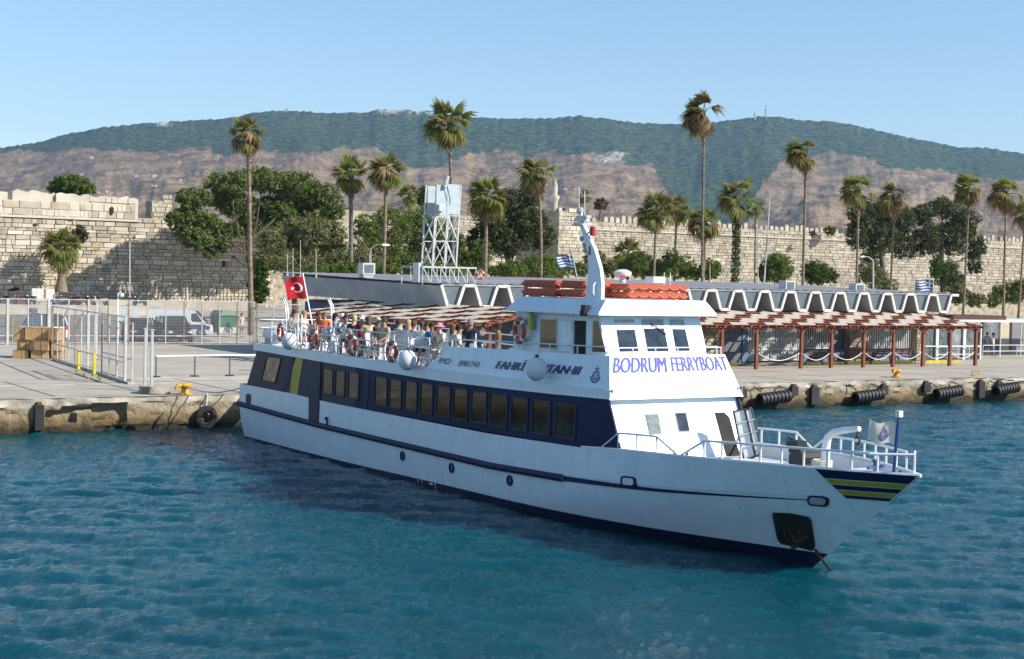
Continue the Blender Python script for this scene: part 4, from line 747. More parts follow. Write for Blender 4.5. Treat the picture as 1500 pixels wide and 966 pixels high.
def person_mesh(pose):
    J = {}; E = []
    def j(n_, p, r, par=None, r2=None): J[n_] = (p, r, r2 or r); (E.append((par, n_)) if par else None)
    sit = pose.startswith('sit'); hz = .54 if sit else .93
    lean = .16 if pose == 'sit_back' else (-.10 if pose == 'sit_fwd' else .0)
    sp = lambda t: (0, -lean * t, hz + t * .62)
    j('pelvis', (0, 0, hz), .155, None, .12); j('spine', sp(.35), .14, 'pelvis', .10); j('chest', sp(.74), .165, 'spine', .115); j('neck', sp(1.0), .06, 'chest'); q = sp(1.0)
    j('jaw', (0, q[1] + .025, q[2] + .09), .075, 'neck', .085); j('head', (0, q[1] + .015, q[2] + .17), .088, 'jaw', .10); j('crown', (0, q[1] + .0, q[2] + .24), .06, 'head', .07); j('nose', (0, q[1] + .125, q[2] + .125), .016, 'jaw')
    for s, S in ((-1, 'L'), (1, 'R')):
        if sit:
            ft = .40 if pose != 'sit_back' else .62
            j('hip' + S, (s * .10, .05, hz - .02), .10, 'pelvis'); j('knee' + S, (s * .13, .46, hz + .0), .068, 'hip' + S); j('ank' + S, (s * .13, ft + .03, .10), .046, 'knee' + S); j('toe' + S, (s * .14, ft + .20, .045), .042, 'ank' + S)
        else:
            st_ = s * .06 if pose == 'stand_walk' else 0
            j('hip' + S, (s * .10, 0, hz - .06), .105, 'pelvis'); j('knee' + S, (s * .11, .03 + st_ * 1.5, .50), .072, 'hip' + S); j('ank' + S, (s * .11, -.02 + st_ * 3, .09), .048, 'knee' + S); j('toe' + S, (s * .13, .15 + st_ * 3, .04), .042, 'ank' + S)
        c = sp(.9); sh = (s * .20, c[1], c[2]); j('sho' + S, sh, .078, 'chest')
        if pose in ('sit', 'sit_back'): el, wr = (s * .27, c[1] + .06, c[2] - .27), (s * .17, c[1] + .28, c[2] - .40)
        elif pose == 'sit_fwd': el, wr = (s * .26, c[1] + .18, c[2] - .22), (s * (.05 if s > 0 else .2), c[1] + (.26 if s > 0 else .4), c[2] - (.0 if s > 0 else .35))
        elif pose == 'stand_point' and s > 0: el, wr = (s * .30, c[1] + .20, c[2] - .16), (s * .26, c[1] + .46, c[2] - .12)
        else: el, wr = (s * .26, c[1] - .03, c[2] - .29), (s * .25, c[1] + .10, c[2] - .52)
        j('elb' + S, el, .048, 'sho' + S); j('wri' + S, wr, .033, 'elb' + S)
        d = (Vector(wr) - Vector(el)).normalized(); sd3 = d.cross(Vector((0, 0, 1))).normalized(); h = Vector(wr) + d * .08; j('palm' + S, tuple(h), .04, 'wri' + S, .022)
        for k, (o_, ln) in enumerate(((-.028, .06), (-.010, .072), (.010, .068), (.027, .052))):
            a = h + sd3 * o_ + d * .045; j(f'f{k}{S}', tuple(a), .0095, 'palm' + S); j(f'g{k}{S}', tuple(a + d * ln * .6 + Vector((0, 0, -ln * .6))), .008, f'f{k}{S}')
        th = Vector(wr) + d * .05 - sd3 * (.045 * s); j('thumb' + S, tuple(th + d * .03), .010, 'palm' + S)
    names = list(J); ix = {n_: i for i, n_ in enumerate(names)}
    me = bpy.data.meshes.new('skeleton'); me.from_pydata([J[n_][0] for n_ in names], [(ix[a], ix[b_]) for a, b_ in E], []); ob = bpy.data.objects.new('skeleton', me); col.objects.link(ob)
    ob.modifiers.new('skin', 'SKIN').use_smooth_shade = True; sv = me.skin_vertices[0].data
    for n_ in names: sv[ix[n_]].radius = (J[n_][1], J[n_][2]); sv[ix[n_]].use_root = n_ == 'pelvis'
    ob.modifiers.new('sub', 'SUBSURF').levels = 1
    dg = bpy.context.evaluated_depsgraph_get(); out = bpy.data.meshes.new_from_object(ob.evaluated_get(dg)); bpy.data.objects.remove(ob); out.name = 'body'
    segs = [(Vector(J[a][0]), Vector(J[b_][0]), a, b_) for a, b_ in E]
    out.materials.clear(); [out.materials.append(MATS['flag_white']) for _ in range(4)]      # skin, shirt, trousers, shoes
    for p in out.polygons:
        c = p.center; bst = min(segs, key=lambda s: (c - (s[0] + (s[1] - s[0]) * max(0, min(1, (c - s[0]).dot(s[1] - s[0]) / max(1e-9, (s[1] - s[0]).length_squared))))).length)
        t = (c - bst[0]).dot(bst[1] - bst[0]) / max(1e-9, (bst[1] - bst[0]).length_squared); b = bst[3]
        m_ = 0
        if b in ('spine', 'chest') or b.startswith('sho') or (b.startswith('elb') and t < .62) or (b == 'neck' and t < .5): m_ = 1
        if b.startswith('hip') or (b == 'spine' and t < .12) or (b.startswith('knee') and t < .85): m_ = 2
        if b.startswith('toe'): m_ = 3
        p.material_index = m_; p.use_smooth = True
    hc = Vector(J['head'][0]); return out, hc
POSES = {k: person_mesh(k) for k in ('sit', 'sit_back', 'sit_fwd', 'stand', 'stand_point', 'stand_walk')}
def cap_mesh(n_, m_kind):
    mb = MB(); Rr = .118; rows = []
    for i in range(6):
        a = math.pi * .56 * i / 5; rows.append([(Rr * math.sin(a) * math.cos(t) * .88, Rr * math.sin(a) * math.sin(t) - .01, Rr * math.cos(a) * 1.12 - (.05 if math.sin(t) < .1 and i == 5 else 0)) for t in np.linspace(0, 2 * math.pi, 15)])
    mb.grid(rows)
    if m_kind == 'cap': mb.add([(.09, .06, .02), (.07, .2, -.01), (-.07, .2, -.01), (-.09, .06, .02), (.09, .06, .035), (.07, .2, .005), (-.07, .2, .005), (-.09, .06, .035)], [(0, 1, 2, 3), (7, 6, 5, 4), (0, 4, 5, 1), (1, 5, 6, 2), (2, 6, 7, 3)])
    if m_kind == 'hat': mb.lathe([(.11, .03), (.19, -.005), (.19, .008), (.11, .045)], (0, 0, 0), 16)
    if m_kind == 'long': mb.grid([[(.115 * math.cos(t) * .9, -.05 + .085 * math.sin(t), z_) for t in np.linspace(math.pi, 2 * math.pi, 9)] for z_ in (.05, -.08, -.2)])
    return mb
HAIR = {}; EYES = MB(); [EYES.ball((s * .034, .098, -.012), .011, 6) for s in (-1, 1)]; EYES = EYES.mesh('eyes', mat('eye_dark', (.02, .015, .01), .3))
SKN = [mat('skin_tan', (.42, .235, .15), .6, var=.06), mat('skin_light', (.55, .34, .25), .6, var=.06), mat('skin_brown', (.26, .14, .085), .6, var=.06)]
def cmat(c, nm='cloth'): return mat(f'{nm}_{c[0]:.2f}_{c[1]:.2f}_{c[2]:.2f}', c, .85, var=.1, scale=6)
def person(P, rz, pose, label, shirt, pants, hair=(.06, .035, .02), style='short', skin=0, s=1., shoes=(.1, .08, .07), cat='person', group=None):
    o = empty('person', P, rz, label, cat, group); o.scale = (s,) * 3; me, hc = POSES[pose]; b_ = link('body', me, o)
    for i, m_ in enumerate((SKN[skin], cmat(shirt), cmat(pants), cmat(shoes))): b_.material_slots[i].link = 'OBJECT'; b_.material_slots[i].material = m_
    k = (style, hair)
    if k not in HAIR: HAIR[k] = cap_mesh(style, style).mesh('hair', cmat(hair, 'hair'), smooth=True)
    link('cap' if style == 'cap' else 'sun_hat' if style == 'hat' else 'hair', HAIR[k], o, hc + Vector((0, 0, .01))); link('eyes', EYES, o, hc + Vector((0, .0, -.03))); return o
WHT = (.70, .70, .68); SG = 'passengers seated on the upper deck'
# head position in the photograph, pose, facing (deg from +Y), clothes
PS = [((466, 470), 'sit', 150, 'passenger in an orange vest seated at the far rail by the stern', (.60, .16, .06), (.1, .1, .12), (.08, .04, .02), 'short', 0),
 ((473, 480), 'sit_back', 230, 'man in a bright orange shirt seated beside the second life ring', (.70, .12, .03), (.03, .03, .05), (.16, .12, .09), 'short', 0),
 ((491, 472), 'sit', 120, 'dark haired passenger in a grey top behind the man in orange', (.30, .28, .28), (.12, .12, .15), (.02, .015, .012), 'long', 1),
 ((501, 467), 'sit', 160, 'passenger in a light blue shirt and white cap', (.22, .55, .62), (.15, .15, .18), (.74, .74, .72), 'cap', 2),
 ((507, 483), 'sit_fwd', 210, 'woman in a white sleeveless top by the rail', (.72, .70, .66), (.06, .09, .10), (.05, .03, .02), 'long', 0),
 ((519, 471), 'sit', 30, 'blond passenger in a navy and white vest seen from behind', (.02, .025, .06), (.3, .28, .25), (.48, .36, .17), 'short', 1),
 ((530, 478), 'sit', 200, 'passenger in a crimson shirt and white cap', (.45, .02, .05), (.3, .05, .05), (.74, .72, .70), 'cap', 0),
 ((538, 492), 'sit_back', 235, 'passenger in a red top and pink shorts beside the third life ring', (.48, .04, .06), (.60, .30, .28), (.10, .05, .03), 'long', 0),
 ((553, 480), 'sit', 150, 'passenger in a dark shirt and pale green cap', (.05, .045, .04), (.2, .2, .2), (.40, .52, .34), 'cap', 2),
 ((563, 488), 'sit', 250, 'passenger in a beige top behind the fourth life ring', (.45, .36, .26), (.2, .15, .1), (.06, .04, .03), 'short', 0),
 ((584, 482), 'sit', 90, 'dark haired passenger in a cream shirt amidships', (.68, .64, .56), (.3, .3, .33), (.05, .03, .02), 'short', 0),
 ((596, 481), 'sit_fwd', 60, 'blond passenger raising a hand to the head', (.66, .66, .64), (.4, .36, .3), (.45, .32, .15), 'long', 1),
 ((606, 486), 'sit', 80, 'passenger in a plain white shirt turned to the bow', WHT, (.1, .12, .2), (.08, .05, .03), 'short', 0),
 ((619, 476), 'sit', 40, 'passenger in a white shirt at the far rail', WHT, (.2, .2, .25), (.10, .06, .04), 'short', 1),
 ((633, 477), 'sit', 180, 'passenger in a bright blue shirt', (.02, .22, .62), (.2, .18, .15), (.05, .03, .02), 'short', 0),
 ((641, 476), 'sit', 160, 'red haired passenger behind the pink hat', (.60, .52, .45), (.2, .2, .2), (.30, .10, .04), 'long', 1),
 ((647, 482), 'sit_fwd', 250, 'passenger in a pink sun hat and white blouse', (.72, .70, .66), (.6, .58, .5), (.75, .28, .40), 'hat', 1),
 ((622, 494), 'sit_back', 240, 'reclining passenger in a white shirt and dark shorts by the side screen', WHT, (.03, .03, .06), (.05, .03, .02), 'short', 0),
 ((664, 486), 'sit', 90, 'brown haired passenger looking to the bow', (.66, .62, .58), (.2, .2, .2), (.16, .08, .04), 'long', 0),
 ((672, 481), 'sit', 130, 'black haired passenger in a white shirt next to the standing man', WHT, (.2, .22, .3), (.02, .015, .012), 'short', 0),
 ((540, 474), 'sit', 10, 'passenger in a pale yellow top at the port rail', (.60, .55, .30), (.2, .2, .2), (.12, .08, .05), 'long', 0),
 ((445, 474), 'sit', 140, 'passenger in a cream top close to the flag pole', (.62, .56, .46), (.3, .28, .25), (.3, .2, .1), 'short', 1),
 ((431, 476), 'sit', 170, 'passenger in grey nearest the stern', (.35, .35, .37), (.1, .1, .1), (.05, .03, .02), 'short', 0)]
first = True
for (px, py), pose, ang, lb, shirt, pants, hair, style, sk in PS:
    P = atZ(px, py + 3, 3.66 + 1.30); P.x = max(XC - 1.25, min(XC + 1.65, P.x)); y = max(-22.5, min(-6.0, atX(px, py, P.x).y)); zf = z_dk(y); rz = R_(-(ang - 0))
    person((P.x, y, zf), rz, pose, lb, shirt, pants, hair, style, sk, .98, group=SG)
    c = chair0 if first else copy_tree(chair0); first = False; c.location = (P.x, y, zf); c.rotation_euler = (0, 0, rz); c['label'] = 'white chair under the ' + ' '.join(lb.split()[:12])
for i, (px, py, ang, lb) in enumerate(((480, 513, 200, 'empty white plastic chair by the second life ring'), (497, 516, 170, 'empty white plastic chair below the blue shirted passenger'), (537, 523, 230, 'empty white plastic chair with its back to the rail'), (550, 525, 150, 'empty white chair near the fourth life ring'), (612, 532, 200, 'empty white chair at the foot of the side screen'), (706, 496, 90, 'white plastic chair between the two standing men'), (692, 500, 60, 'white plastic chair before the man in navy'), (722, 498, 120, 'white plastic chair by the wheelhouse back'))):
    c = copy_tree(chair0); X = XC - 1.55 if i < 5 else XC - 1.0; P = atX(px, py, X); y = P.y; c.location = (X, y, z_dk(y)); c.rotation_euler = (0, 0, R_(-ang)); c['label'] = lb
for px, py, pose, ang, lb, shirt, pants, hair, X, s in ((689, 473, 'stand_point', 60, 'standing man in a navy shirt with grey hair on the upper deck', (.012, .016, .045), (.02, .02, .05), (.22, .21, .20), XC - 1.2, .98), (730, 479, 'stand', 300, 'standing man in a brown shirt beside the wheelhouse life ring', (.20, .11, .03), (.05, .05, .08), (.03, .02, .015), XC - .7, .95)):
    P = atX(px, py, X); person((X, P.y, P.z - 1.72 * s), R_(-ang), pose, lb, shirt, pants, hair, 'short', 2, s)
# yellow coat box and light on the aft wheelhouse corner
P = atX(778, 470, XC - WH - .08); o = empty('rescue_light', P, 0, 'yellow smoke light bracket on the wheelhouse corner', 'light'); MB().lathe([(.09, -.25), (.10, -.1), (.07, .05), (.09, .2), (.05, .26)], P, 10).build('canister', mat('light_yellow', (.55, .50, .06), .5), o, True); MB().box(P + Vector((.05, 0, 0)), (.06, .16, .3)).build('bracket', M_steel, o)
# ================================================================== terminal building with folded roof
M_fold = mat('fold_concrete_grey', (.42, .43, .44), .85, var=.1, scale=.8)
M_trim = mat('roof_white_trim', (.70, .68, .62), .7, var=.06)
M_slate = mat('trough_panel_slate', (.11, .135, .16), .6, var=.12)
M_rsheet = mat('roof_sheet_grey', (.30, .31, .32), .7, var=.25, scale=1.2, stretch=(1, .15, 1))
M_bwall = mat('slate_blue_wall', (.13, .16, .20), .8, var=.12)
M_brown = mat('pergola_redbrown', (.215, .060, .032), .7, var=.2, scale=5)
M_shade = mat('shade_cream', (.55, .48, .385), .85, var=.08)
M_bars = mat('white_bars', (.66, .67, .66), .5, var=.06)
tb_ = empty('terminal_building', (60, 20, QZ), 0, 'long low ferry terminal with zigzag folded roof edge', 'building')
BX0, NF, PER = 40.99, 19, 2.207; YF, YBk = 14.0, 37.0
zT, zB = 6.04, 4.85; prof_ = []
for k in range(NF):
    x = BX0 + k * PER; prof_ += [(x, zT), (x + .42, zB), (x + 1.07, zB), (x + 1.49, zT)]
prof_.append((BX0 + NF * PER, zT))
# each fold plate is a part: down plate, bottom, up plate, top
def ribbon(a, b_, y0, y1, th, dz0, dz1, nm, m_):
    d = Vector((b_[0] - a[0], 0, b_[1] - a[1])).normalized(); nn = Vector((-d.z, 0, d.x)) * th
    A0, B0 = Vector((a[0], y0, a[1] + dz0)), Vector((b_[0], y0, b_[1] + dz0)); A1, B1 = Vector((a[0], y1, a[1] + dz1)), Vector((b_[0], y1, b_[1] + dz1))
    mb = MB(); mb.add([A0, B0, B1, A1, A0 + nn, B0 + nn, B1 + nn, A1 + nn], [(0, 1, 2, 3), (7, 6, 5, 4), (0, 4, 5, 1), (1, 5, 6, 2), (2, 6, 7, 3), (3, 7, 4, 0)]); return mb.build(nm, m_, tb_)
for i in range(len(prof_) - 1):
    a, b_ = prof_[i], prof_[i + 1]; top = i % 4 == 3; 
    ribbon(a, b_, YF, YBk, .10, 0, .42 if a[1] > 5.5 or b_[1] > 5.5 else .3, 'fold_plate', M_fold)
    mb = MB(); ex = .0; mb.bar((a[0] - ex, YF - .03, a[1] + .04), (b_[0] + ex, YF - .03, b_[1] + .04), .10, .17, up=(0, 0, 1) if a[1] == b_[1] else (1, 0, 0)); mb.build('roof_trim', M_trim, tb_)
for k in range(NF):
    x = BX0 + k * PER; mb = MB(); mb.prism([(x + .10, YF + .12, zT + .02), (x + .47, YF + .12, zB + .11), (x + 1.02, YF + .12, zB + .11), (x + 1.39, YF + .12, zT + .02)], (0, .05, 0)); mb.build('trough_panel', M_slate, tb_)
mb = MB(); xs_ = np.arange(BX0 - .1, BX0 + NF * PER + .1, PER / 6)
mb.grid([[(x, YF + .05 if j == 0 else YBk + .3, (zT + .13 if j == 0 else zT + .62) + (.05 if i % 2 else 0)) for i, x in enumerate(xs_)] for j in (0, 1)]); mb.build('roof_sheet', M_rsheet, tb_)
mb = MB(); mb.b2((BX0 + .1, YF + .06, zT + .02), (BX0 + NF * PER, YF + .3, zT + .12)); mb.build('roof_edge', M_rsheet, tb_)
Yw = 16.2; bx = lambda px, Y=Yw: atY(px, 505, Y).x
mb = MB(); mb.b2((BX0 + 1.6, Yw + .35, QZ), (82.4, YBk - 1, zB - .02)); mb.build('wall', M_bwall, tb_)
mb = MB(); mb.b2((BX0 + .9, 16.3, QZ), (BX0 + 1.5, 35, 4.7)); mb.build('wall', mat('side_wall_blue', (.055, .10, .22), .8, var=.15), tb_)
# facade pieces along the covered front
def fpanel(nm, p0, p1, z0, z1, m_, y=Yw, th=.14): mb = MB(); mb.b2((bx(p0), y, z0), (bx(p1), y + th, z1)); return mb.build(nm, m_, tb_)
fpanel('grey_screen', 1010, 1086, QZ, 4.3, mat('dark_screen', (.11, .13, .16), .7)); fpanel('blue_lit_edge', 1087, 1095, QZ, 4.3, mat('blue_lit_edge', (.10, .16, .26), .7), Yw - .05, .2)  # narrow piece is a panel edge, blue light put into its colour
def barred(nm, p0, p1, z0, z1, n_, back, mid=()):
    f_ = fpanel(nm, p0, p1, z0, z1, back, Yw + .2, .05); a, b_ = bx(p0), bx(p1)
    for i in range(n_ + 1): x = a + (b_ - a) * i / n_; MB().b2((x - .022, Yw + .06, z0), (x + .022, Yw + .11, z1)).build('bar', M_bars, f_)
    for z in (z0 + .05, z1 - .05) + tuple(mid): MB().b2((a, Yw + .03, z - .03), (b_, Yw + .07, z + .03)).build('cross_bar', M_bars, f_)
M_in = mat('dim_interior', (.19, .21, .22), .5, var=.5, scale=.8); M_in2 = mat('dim_glass', (.11, .14, .15), .15, var=.4)
barred('barred_gate', 1097, 1171, QZ + .1, 3.7, 20, mat('bright_interior', (.45, .48, .50), .6, var=.3), (2.2, 2.9))
barred('barred_window', 1180, 1222, 2.2, 3.9, 13, M_in); fpanel('low_wall', 1178, 1240, QZ, 2.15, mat('low_wall_blue', (.13, .18, .28), .7), Yw + .02)
barred('barred_window', 1266, 1306, 2.1, 3.9, 12, M_in2); barred('barred_window', 1312, 1338, 2.1, 3.9, 8, M_in)
fpanel('low_wall', 1266, 1338, QZ, 2.05, mat('low_wall_blue', (.13, .18, .28), .7), Yw + .02)
# rubble stone pillars: stones set into a core
def pillar(p0, p1, seed):
    f_ = fpanel('stone_pillar', p0, p1, QZ, 4.3, M_mortar, Yw - .25, .5); r = random.Random(seed); a, b_ = bx(p0), bx(p1); z = QZ + .02
    ms_ = [mat('pillar_stone', (.36, .29, .19), .9, var=.2), mat('pillar_stone_grey', (.28, .25, .20), .9, var=.2), mat('pillar_stone_light', (.48, .41, .29), .9)]
    while z < 4.2:
        h = r.uniform(.16, .27); x = a
        while x < b_ - .05:
            w_ = min(r.uniform(.18, .38), b_ - x); V = r.randrange(8); m_ = r.choice(ms_)
            if (V, m_.name) not in STM: STM[(V, m_.name)] = STV[V].mesh('stone', m_)
            o = bpy.data.objects.new('stone', STM[(V, m_.name)]); col.objects.link(o); o.parent = f_; o.location = Vector((x + w_ / 2, Yw - .27, z + h / 2)) - parent_loc(f_); o.scale = (w_ - .03, .1, h - .03); x += w_
        z += h
pillar(1240, 1264, 1); pillar(1338, 1351, 2); pillar(1024, 1052, 3)
for p0, p1 in ((1353, 1372), (1374, 1392), (1394, 1412), (1414, 1437)):
    f_ = fpanel('glazed_bay', p0, p1, QZ + .05, 3.9, M_in2 if p0 < 1390 else M_in, Yw + .15, .05); a, b_ = bx(p0), bx(p1)
    for x in (a, b_): MB().b2((x - .06, Yw, QZ), (x + .06, Yw + .12, 3.95)).build('frame', M_bars, f_)
    MB().b2((a, Yw + .02, 2.3), (b_, Yw + .1, 2.38)).build('transom', M_bars, f_)
for px, py in ((1153, 419), (1255, 423), (537, 394)):
    P = atY(px, py, 17. if px > 700 else 24.); o = empty('roof_unit', (P.x, P.y, P.z - .4), 0, {1153: 'grey ventilation box on the roof, left of the tall thin pole palms', 1255: 'grey ventilation box on the roof towards its right end', 537: 'small air conditioner on the roof near its left corner'}[px], 'roof unit', 'boxes on the terminal roof')
    MB().box(P, (.85, .7, .72)).build('casing', M_steel, o); MB().box(P + Vector((0, -.36, 0)), (.6, .03, .5)).build('grille', M_slate, o); MB().box(P + Vector((0, 0, -.45)), (.7, .6, .2)).build('plinth', M_fold, o)

# ------------------------------------------------------------------ pergolas
shm = {}
def pergola(label, origin, ux, uy, L, Wd, posts, z0=3.92, z1=4.62):
    """ux: unit vector along the front, uy: unit vector towards the back"""
    o = empty('pergola', origin, 0, label, 'pergola', 'red-brown pergolas round the terminal'); O = Vector(origin); ux, uy = Vector(ux), Vector(uy); Z = Vector((0, 0, 1))
    pt = lambda s, t, z=0: O + ux * s + uy * t + Z * (z - QZ)
    zt_ = lambda t: z0 + .1 + (z1 - z0) * t / Wd
    for s in posts:
        for t in (0.,):
            MB().bar(pt(s, t, QZ), pt(s, t, z0), .19, .19).build('post', M_brown, o)
            for d in (-1, 1): MB().bar(pt(s, t, z0 - .42), pt(s + d * .42, t, z0 - .02), .09, .12).build('knee_brace', M_brown, o)
    MB().bar(pt(-.3, 0, z0), pt(L + .3, 0, z0), .14, .2).build('front_beam', M_brown, o); MB().bar(pt(-.3, Wd, z1), pt(L + .3, Wd, z1), .14, .2).build('back_beam', M_brown, o)
    n_ = int(L / .68); rot = None
    raf = {}
    for i in range(n_ + 1):
        s = L * i / n_; MB().bar(pt(s, -.55, zt_(-.55)), pt(s, Wd + .2, zt_(Wd)), .07, .15).build('rafter', M_brown, o)
    nt_ = 7; dt = (Wd + .4) / nt_; d1 = ux * (L / n_); d2 = (pt(0, 1, zt_(1)) - pt(0, 0, zt_(0))) * dt
    mb = MB(); a = d1 * .96; b_ = d2 * 1.0; sk = d1 * .5
    mb.add([Vector((0, 0, 0)), a, a + b_ + sk, b_ + sk, Vector((0, 0, .03)), a + Z * .03, a + b_ + sk + Z * .03, b_ + sk + Z * .03], [(3, 2, 1, 0), (4, 5, 6, 7), (0, 1, 5, 4), (1, 2, 6, 5), (2, 3, 7, 6), (3, 0, 4, 7)]); pm = mb.mesh('shade_panel', M_shade)
    r = random.Random(8)
    for i in range(n_):
        for j in range(nt_):
            if (i + 2 * (j % 2) + (j // 2)) % 4 < 2 and i + 1.5 < n_: link('shade_panel', pm, o, pt(L * (i + .02) / n_, -.35 + dt * j, zt_(-.35 + dt * j) + .09) - O)
    for j in range(nt_ + 1): MB().bar(pt(-.2, -.35 + dt * j, zt_(-.35 + dt * j) + .075), pt(L + .2, -.35 + dt * j, zt_(-.35 + dt * j) + .075), .06, .05).build('batten', M_brown, o)
    return o
pergola('long red-brown pergola with cream shade panels along the terminal front', (45.0, 10.05, QZ), (1, 0, 0), (0, 1, 0), 35.5, 4.6, [0.1, 5.2, 10.4, 13.2, 15.95, 19.6, 22.15, 24.95, 27.6, 30.35, 32.9, 35.4])
a, b_ = Vector((35.7, 22.0, QZ)), Vector((40.0, 6.6, QZ)); u_ = (b_ - a).normalized()
pergola('shorter pergola with cream shade panels at the left side of the terminal, behind the passengers', a, u_, Vector((-u_.y, u_.x, 0)), (b_ - a).length, 3.6, [.1, 4., 8., 12, 15.8], 4.05, 4.75)
# white swag ropes between the front posts
pxs = [60.95, 64.6, 67.15, 69.95, 72.6, 75.35, 77.9, 80.4]
for i in range(7):
    a, b_ = pxs[i], pxs[i + 1]; o = MB(); o.tube([(a + (b_ - a) * t, 10.05, 2.35 - .52 * math.sin(math.pi * t)) for t in np.linspace(0.03, .97, 13)], .024, 6)
    tag(o.build('barrier_rope', M_ringw, None, True), f'white swag rope between the {["first and second", "second and third", "third and fourth", "fourth and fifth", "fifth and sixth", "sixth and seventh", "seventh and last"][i]} pergola posts right of the ferry', 'rope', 'swag ropes along the pergola')
# benches, kerb
M_bench = mat('bench_brown', (.12, .035, .022), .6, var=.2)
bn = None
for i, (px, lb) in enumerate(((1206, 'brown bench before the first barred window'), (1262, 'brown bench before the dark stone pillar'), (1296, 'brown bench left of the fifth pergola post'), (1325, 'brown bench beside the sunlit stone pillar'))):
    X = atY(px, 515, 13.9).x; o = empty('bench', (X, 13.9, QZ), 0, lb, 'bench', 'benches under the pergola')
    for q in range(3): MB().box((0, -.2 + .17 * q, .45), (2.0, .14, .04)).build('seat_slat', M_bench, o, off=(0, 0, 0))
    for q in range(3): MB().box((0, .3 + .03 * q, .62 + .15 * q), (2.0, .04, .12)).build('back_slat', M_bench, o, off=(0, 0, 0))
    for s in (-.8, .8): MB().bar((s, -.25, 0), (s, -.2, .44), .07).bar((s, .25, 0), (s, .38, 1.0), .07).bar((s, -.25, .42), (s, .3, .42), .06).build('leg_frame', M_blk, o, off=(0, 0, 0))
for i, (p0, p1, lb) in enumerate(((1062, 1076, 'short yellow kerb piece by the ferry name board'), (1180, 1200, 'yellow kerb piece left of the benches'), (1205, 1235, 'yellow kerb piece before the first bench'), (1240, 1272, 'yellow kerb piece before the dark pillar'), (1276, 1300, 'yellow kerb piece at the fourth post'), (1306, 1336, 'yellow kerb piece before the last bench'), (1352, 1407, 'long sunlit yellow kerb before the glazed bays'))):
    a, b_ = atY(p0, 528, 12.9).x, atY(p1, 528, 12.9).x; mb = MB(); mb.b2((a, 12.8, QZ), (b_, 13.05, QZ + .22)); o = mb.build('yellow_kerb', mat('kerb_yellow', (.55, .42, .05), .7, var=.2), None); tag(o, lb, 'kerb', 'yellow kerbs before the terminal')
# ------------------------------------------------------------------ kiosk canopy at the right end
kx = lambda px, Y=19.: atY(px, 500, Y).x
ko = empty('canopy_kiosk', (kx(1450), 20, QZ), 0, 'flat canopy on thin white posts right of the pergola', 'canopy')
mb = MB(); mb.b2((kx(1385), 18.6, atY(1400, 472, 18.6).z), (kx(1620), 24, atY(1400, 472, 18.6).z + .16)); mb.build('canopy_roof', M_trim, ko)
mb = MB(); zc = atY(1440, 471, 18.6).z; mb.b2((kx(1404), 19.6, zc + .05), (kx(1482), 23, zc + .42)); mb.build('brown_roof', mat('kiosk_roof_brown', (.075, .035, .025), .8), ko)
for px in (1386, 1432, 1466, 1496, 1530): X = kx(px, 18.7); MB().tube([(X, 18.75, QZ), (X, 18.75, zc)], .05, 8).build('post', M_bars, ko)
for p0, p1, m_ in ((1440, 1462, M_in), (1464, 1478, mat('cream_wall', (.55, .48, .36), .85)), (1482, 1560, mat('kiosk_grey', (.22, .22, .22), .8))): mb = MB(); mb.b2((kx(p0, 26), 26, QZ), (kx(p1, 26), 26.3, 3.9)); mb.build('back_wall', m_, ko)
hr = MB(); 
for z in (1.75, 2.3): hr.tube([(kx(1372, 16.), 16, z), (kx(1436, 16.), 16, z)], .03, 6)
for q in np.linspace(0, 1, 5): X = kx(1372, 16.) + (kx(1436, 16.) - kx(1372, 16.)) * q; hr.tube([(X, 16, QZ), (X, 16, 2.3)], .03, 6)
tag(hr.build('handrail', M_bars, None), 'low white pipe handrail before the glazed bays', 'railing')
mb = MB(); 
for z in (1.9, 2.35): mb.tube([(kx(1440, 17.), 17, z), (kx(1540, 17.), 17, z)], .03, 6)
for q in range(5): X = kx(1440 + 25 * q, 17.); mb.tube([(X, 17, QZ), (X, 17, 2.35)], .03, 6)
tag(mb.build('handrail', M_bars, None), 'long low pipe handrail under the canopy at the picture edge', 'railing')
# ------------------------------------------------------------------ lattice tower with panels on the roof
YT = 16.4; tw = empty('lattice_tower', (atY(652, 415, YT).x, YT, 6.3), 0, 'white lattice tower with flat panels standing on the terminal roof', 'tower')
q = lambda px, py, dy=0.: Vector((atY(px, py, YT).x, YT + dy, atY(px, py, YT).z))
def lat(a, b_, w_=.05, nm='brace'): MB().bar(a, b_, w_).build(nm, mat('tower_grey', (.50, .52, .53), .6), tw)
B1, B2, T1, T2 = q(633, 391), q(668, 391), q(640, 270), q(675, 271); dp = Vector((0, 1.3, 0))
for a, b_ in ((B1, T1), (B2, T2), (B1 + dp, T1 + dp), (B2 + dp, T2 + dp)): lat(a, b_, .085, 'leg')
mid = lambda a, b_, t: a.lerp(b_, t)
for t0, t1 in ((0, .31), (.31, .62)):
    for off in (Vector((0, 0, 0)), dp):
        l0, r0_, l1, r1_ = mid(B1, T1, t0) + off, mid(B2, T2, t0) + off, mid(B1, T1, t1) + off, mid(B2, T2, t1) + off; c0 = (l0 + r0_) / 2; c1 = (l1 + r1_) / 2
        lat(l0, c1); lat(r0_, c1); lat(l1, r1_); lat(c0, c1, .06)
    for L0, L1 in ((B1, T1), (B2, T2)): lat(mid(L0, L1, t0), mid(L0, L1, t1) + dp, .06); lat(mid(L0, L1, t0) + dp, mid(L0, L1, t1), .06)
M_pan = mat('pale_panel', (.42, .50, .54), .5, var=.06)
for p0, p1, y0, y1, d in ((637, 653, 272, 316, -.1), (654, 673, 271, 314, .0), (641, 672, 273, 314, 1.3)):
    a, b_ = q(p0, y1), q(p1, y0); mb = MB(); mb.b2((a.x, YT + d - .05, a.z), (b_.x, YT + d + .03, b_.z)); mb.build('flat_panel', M_pan, tw)
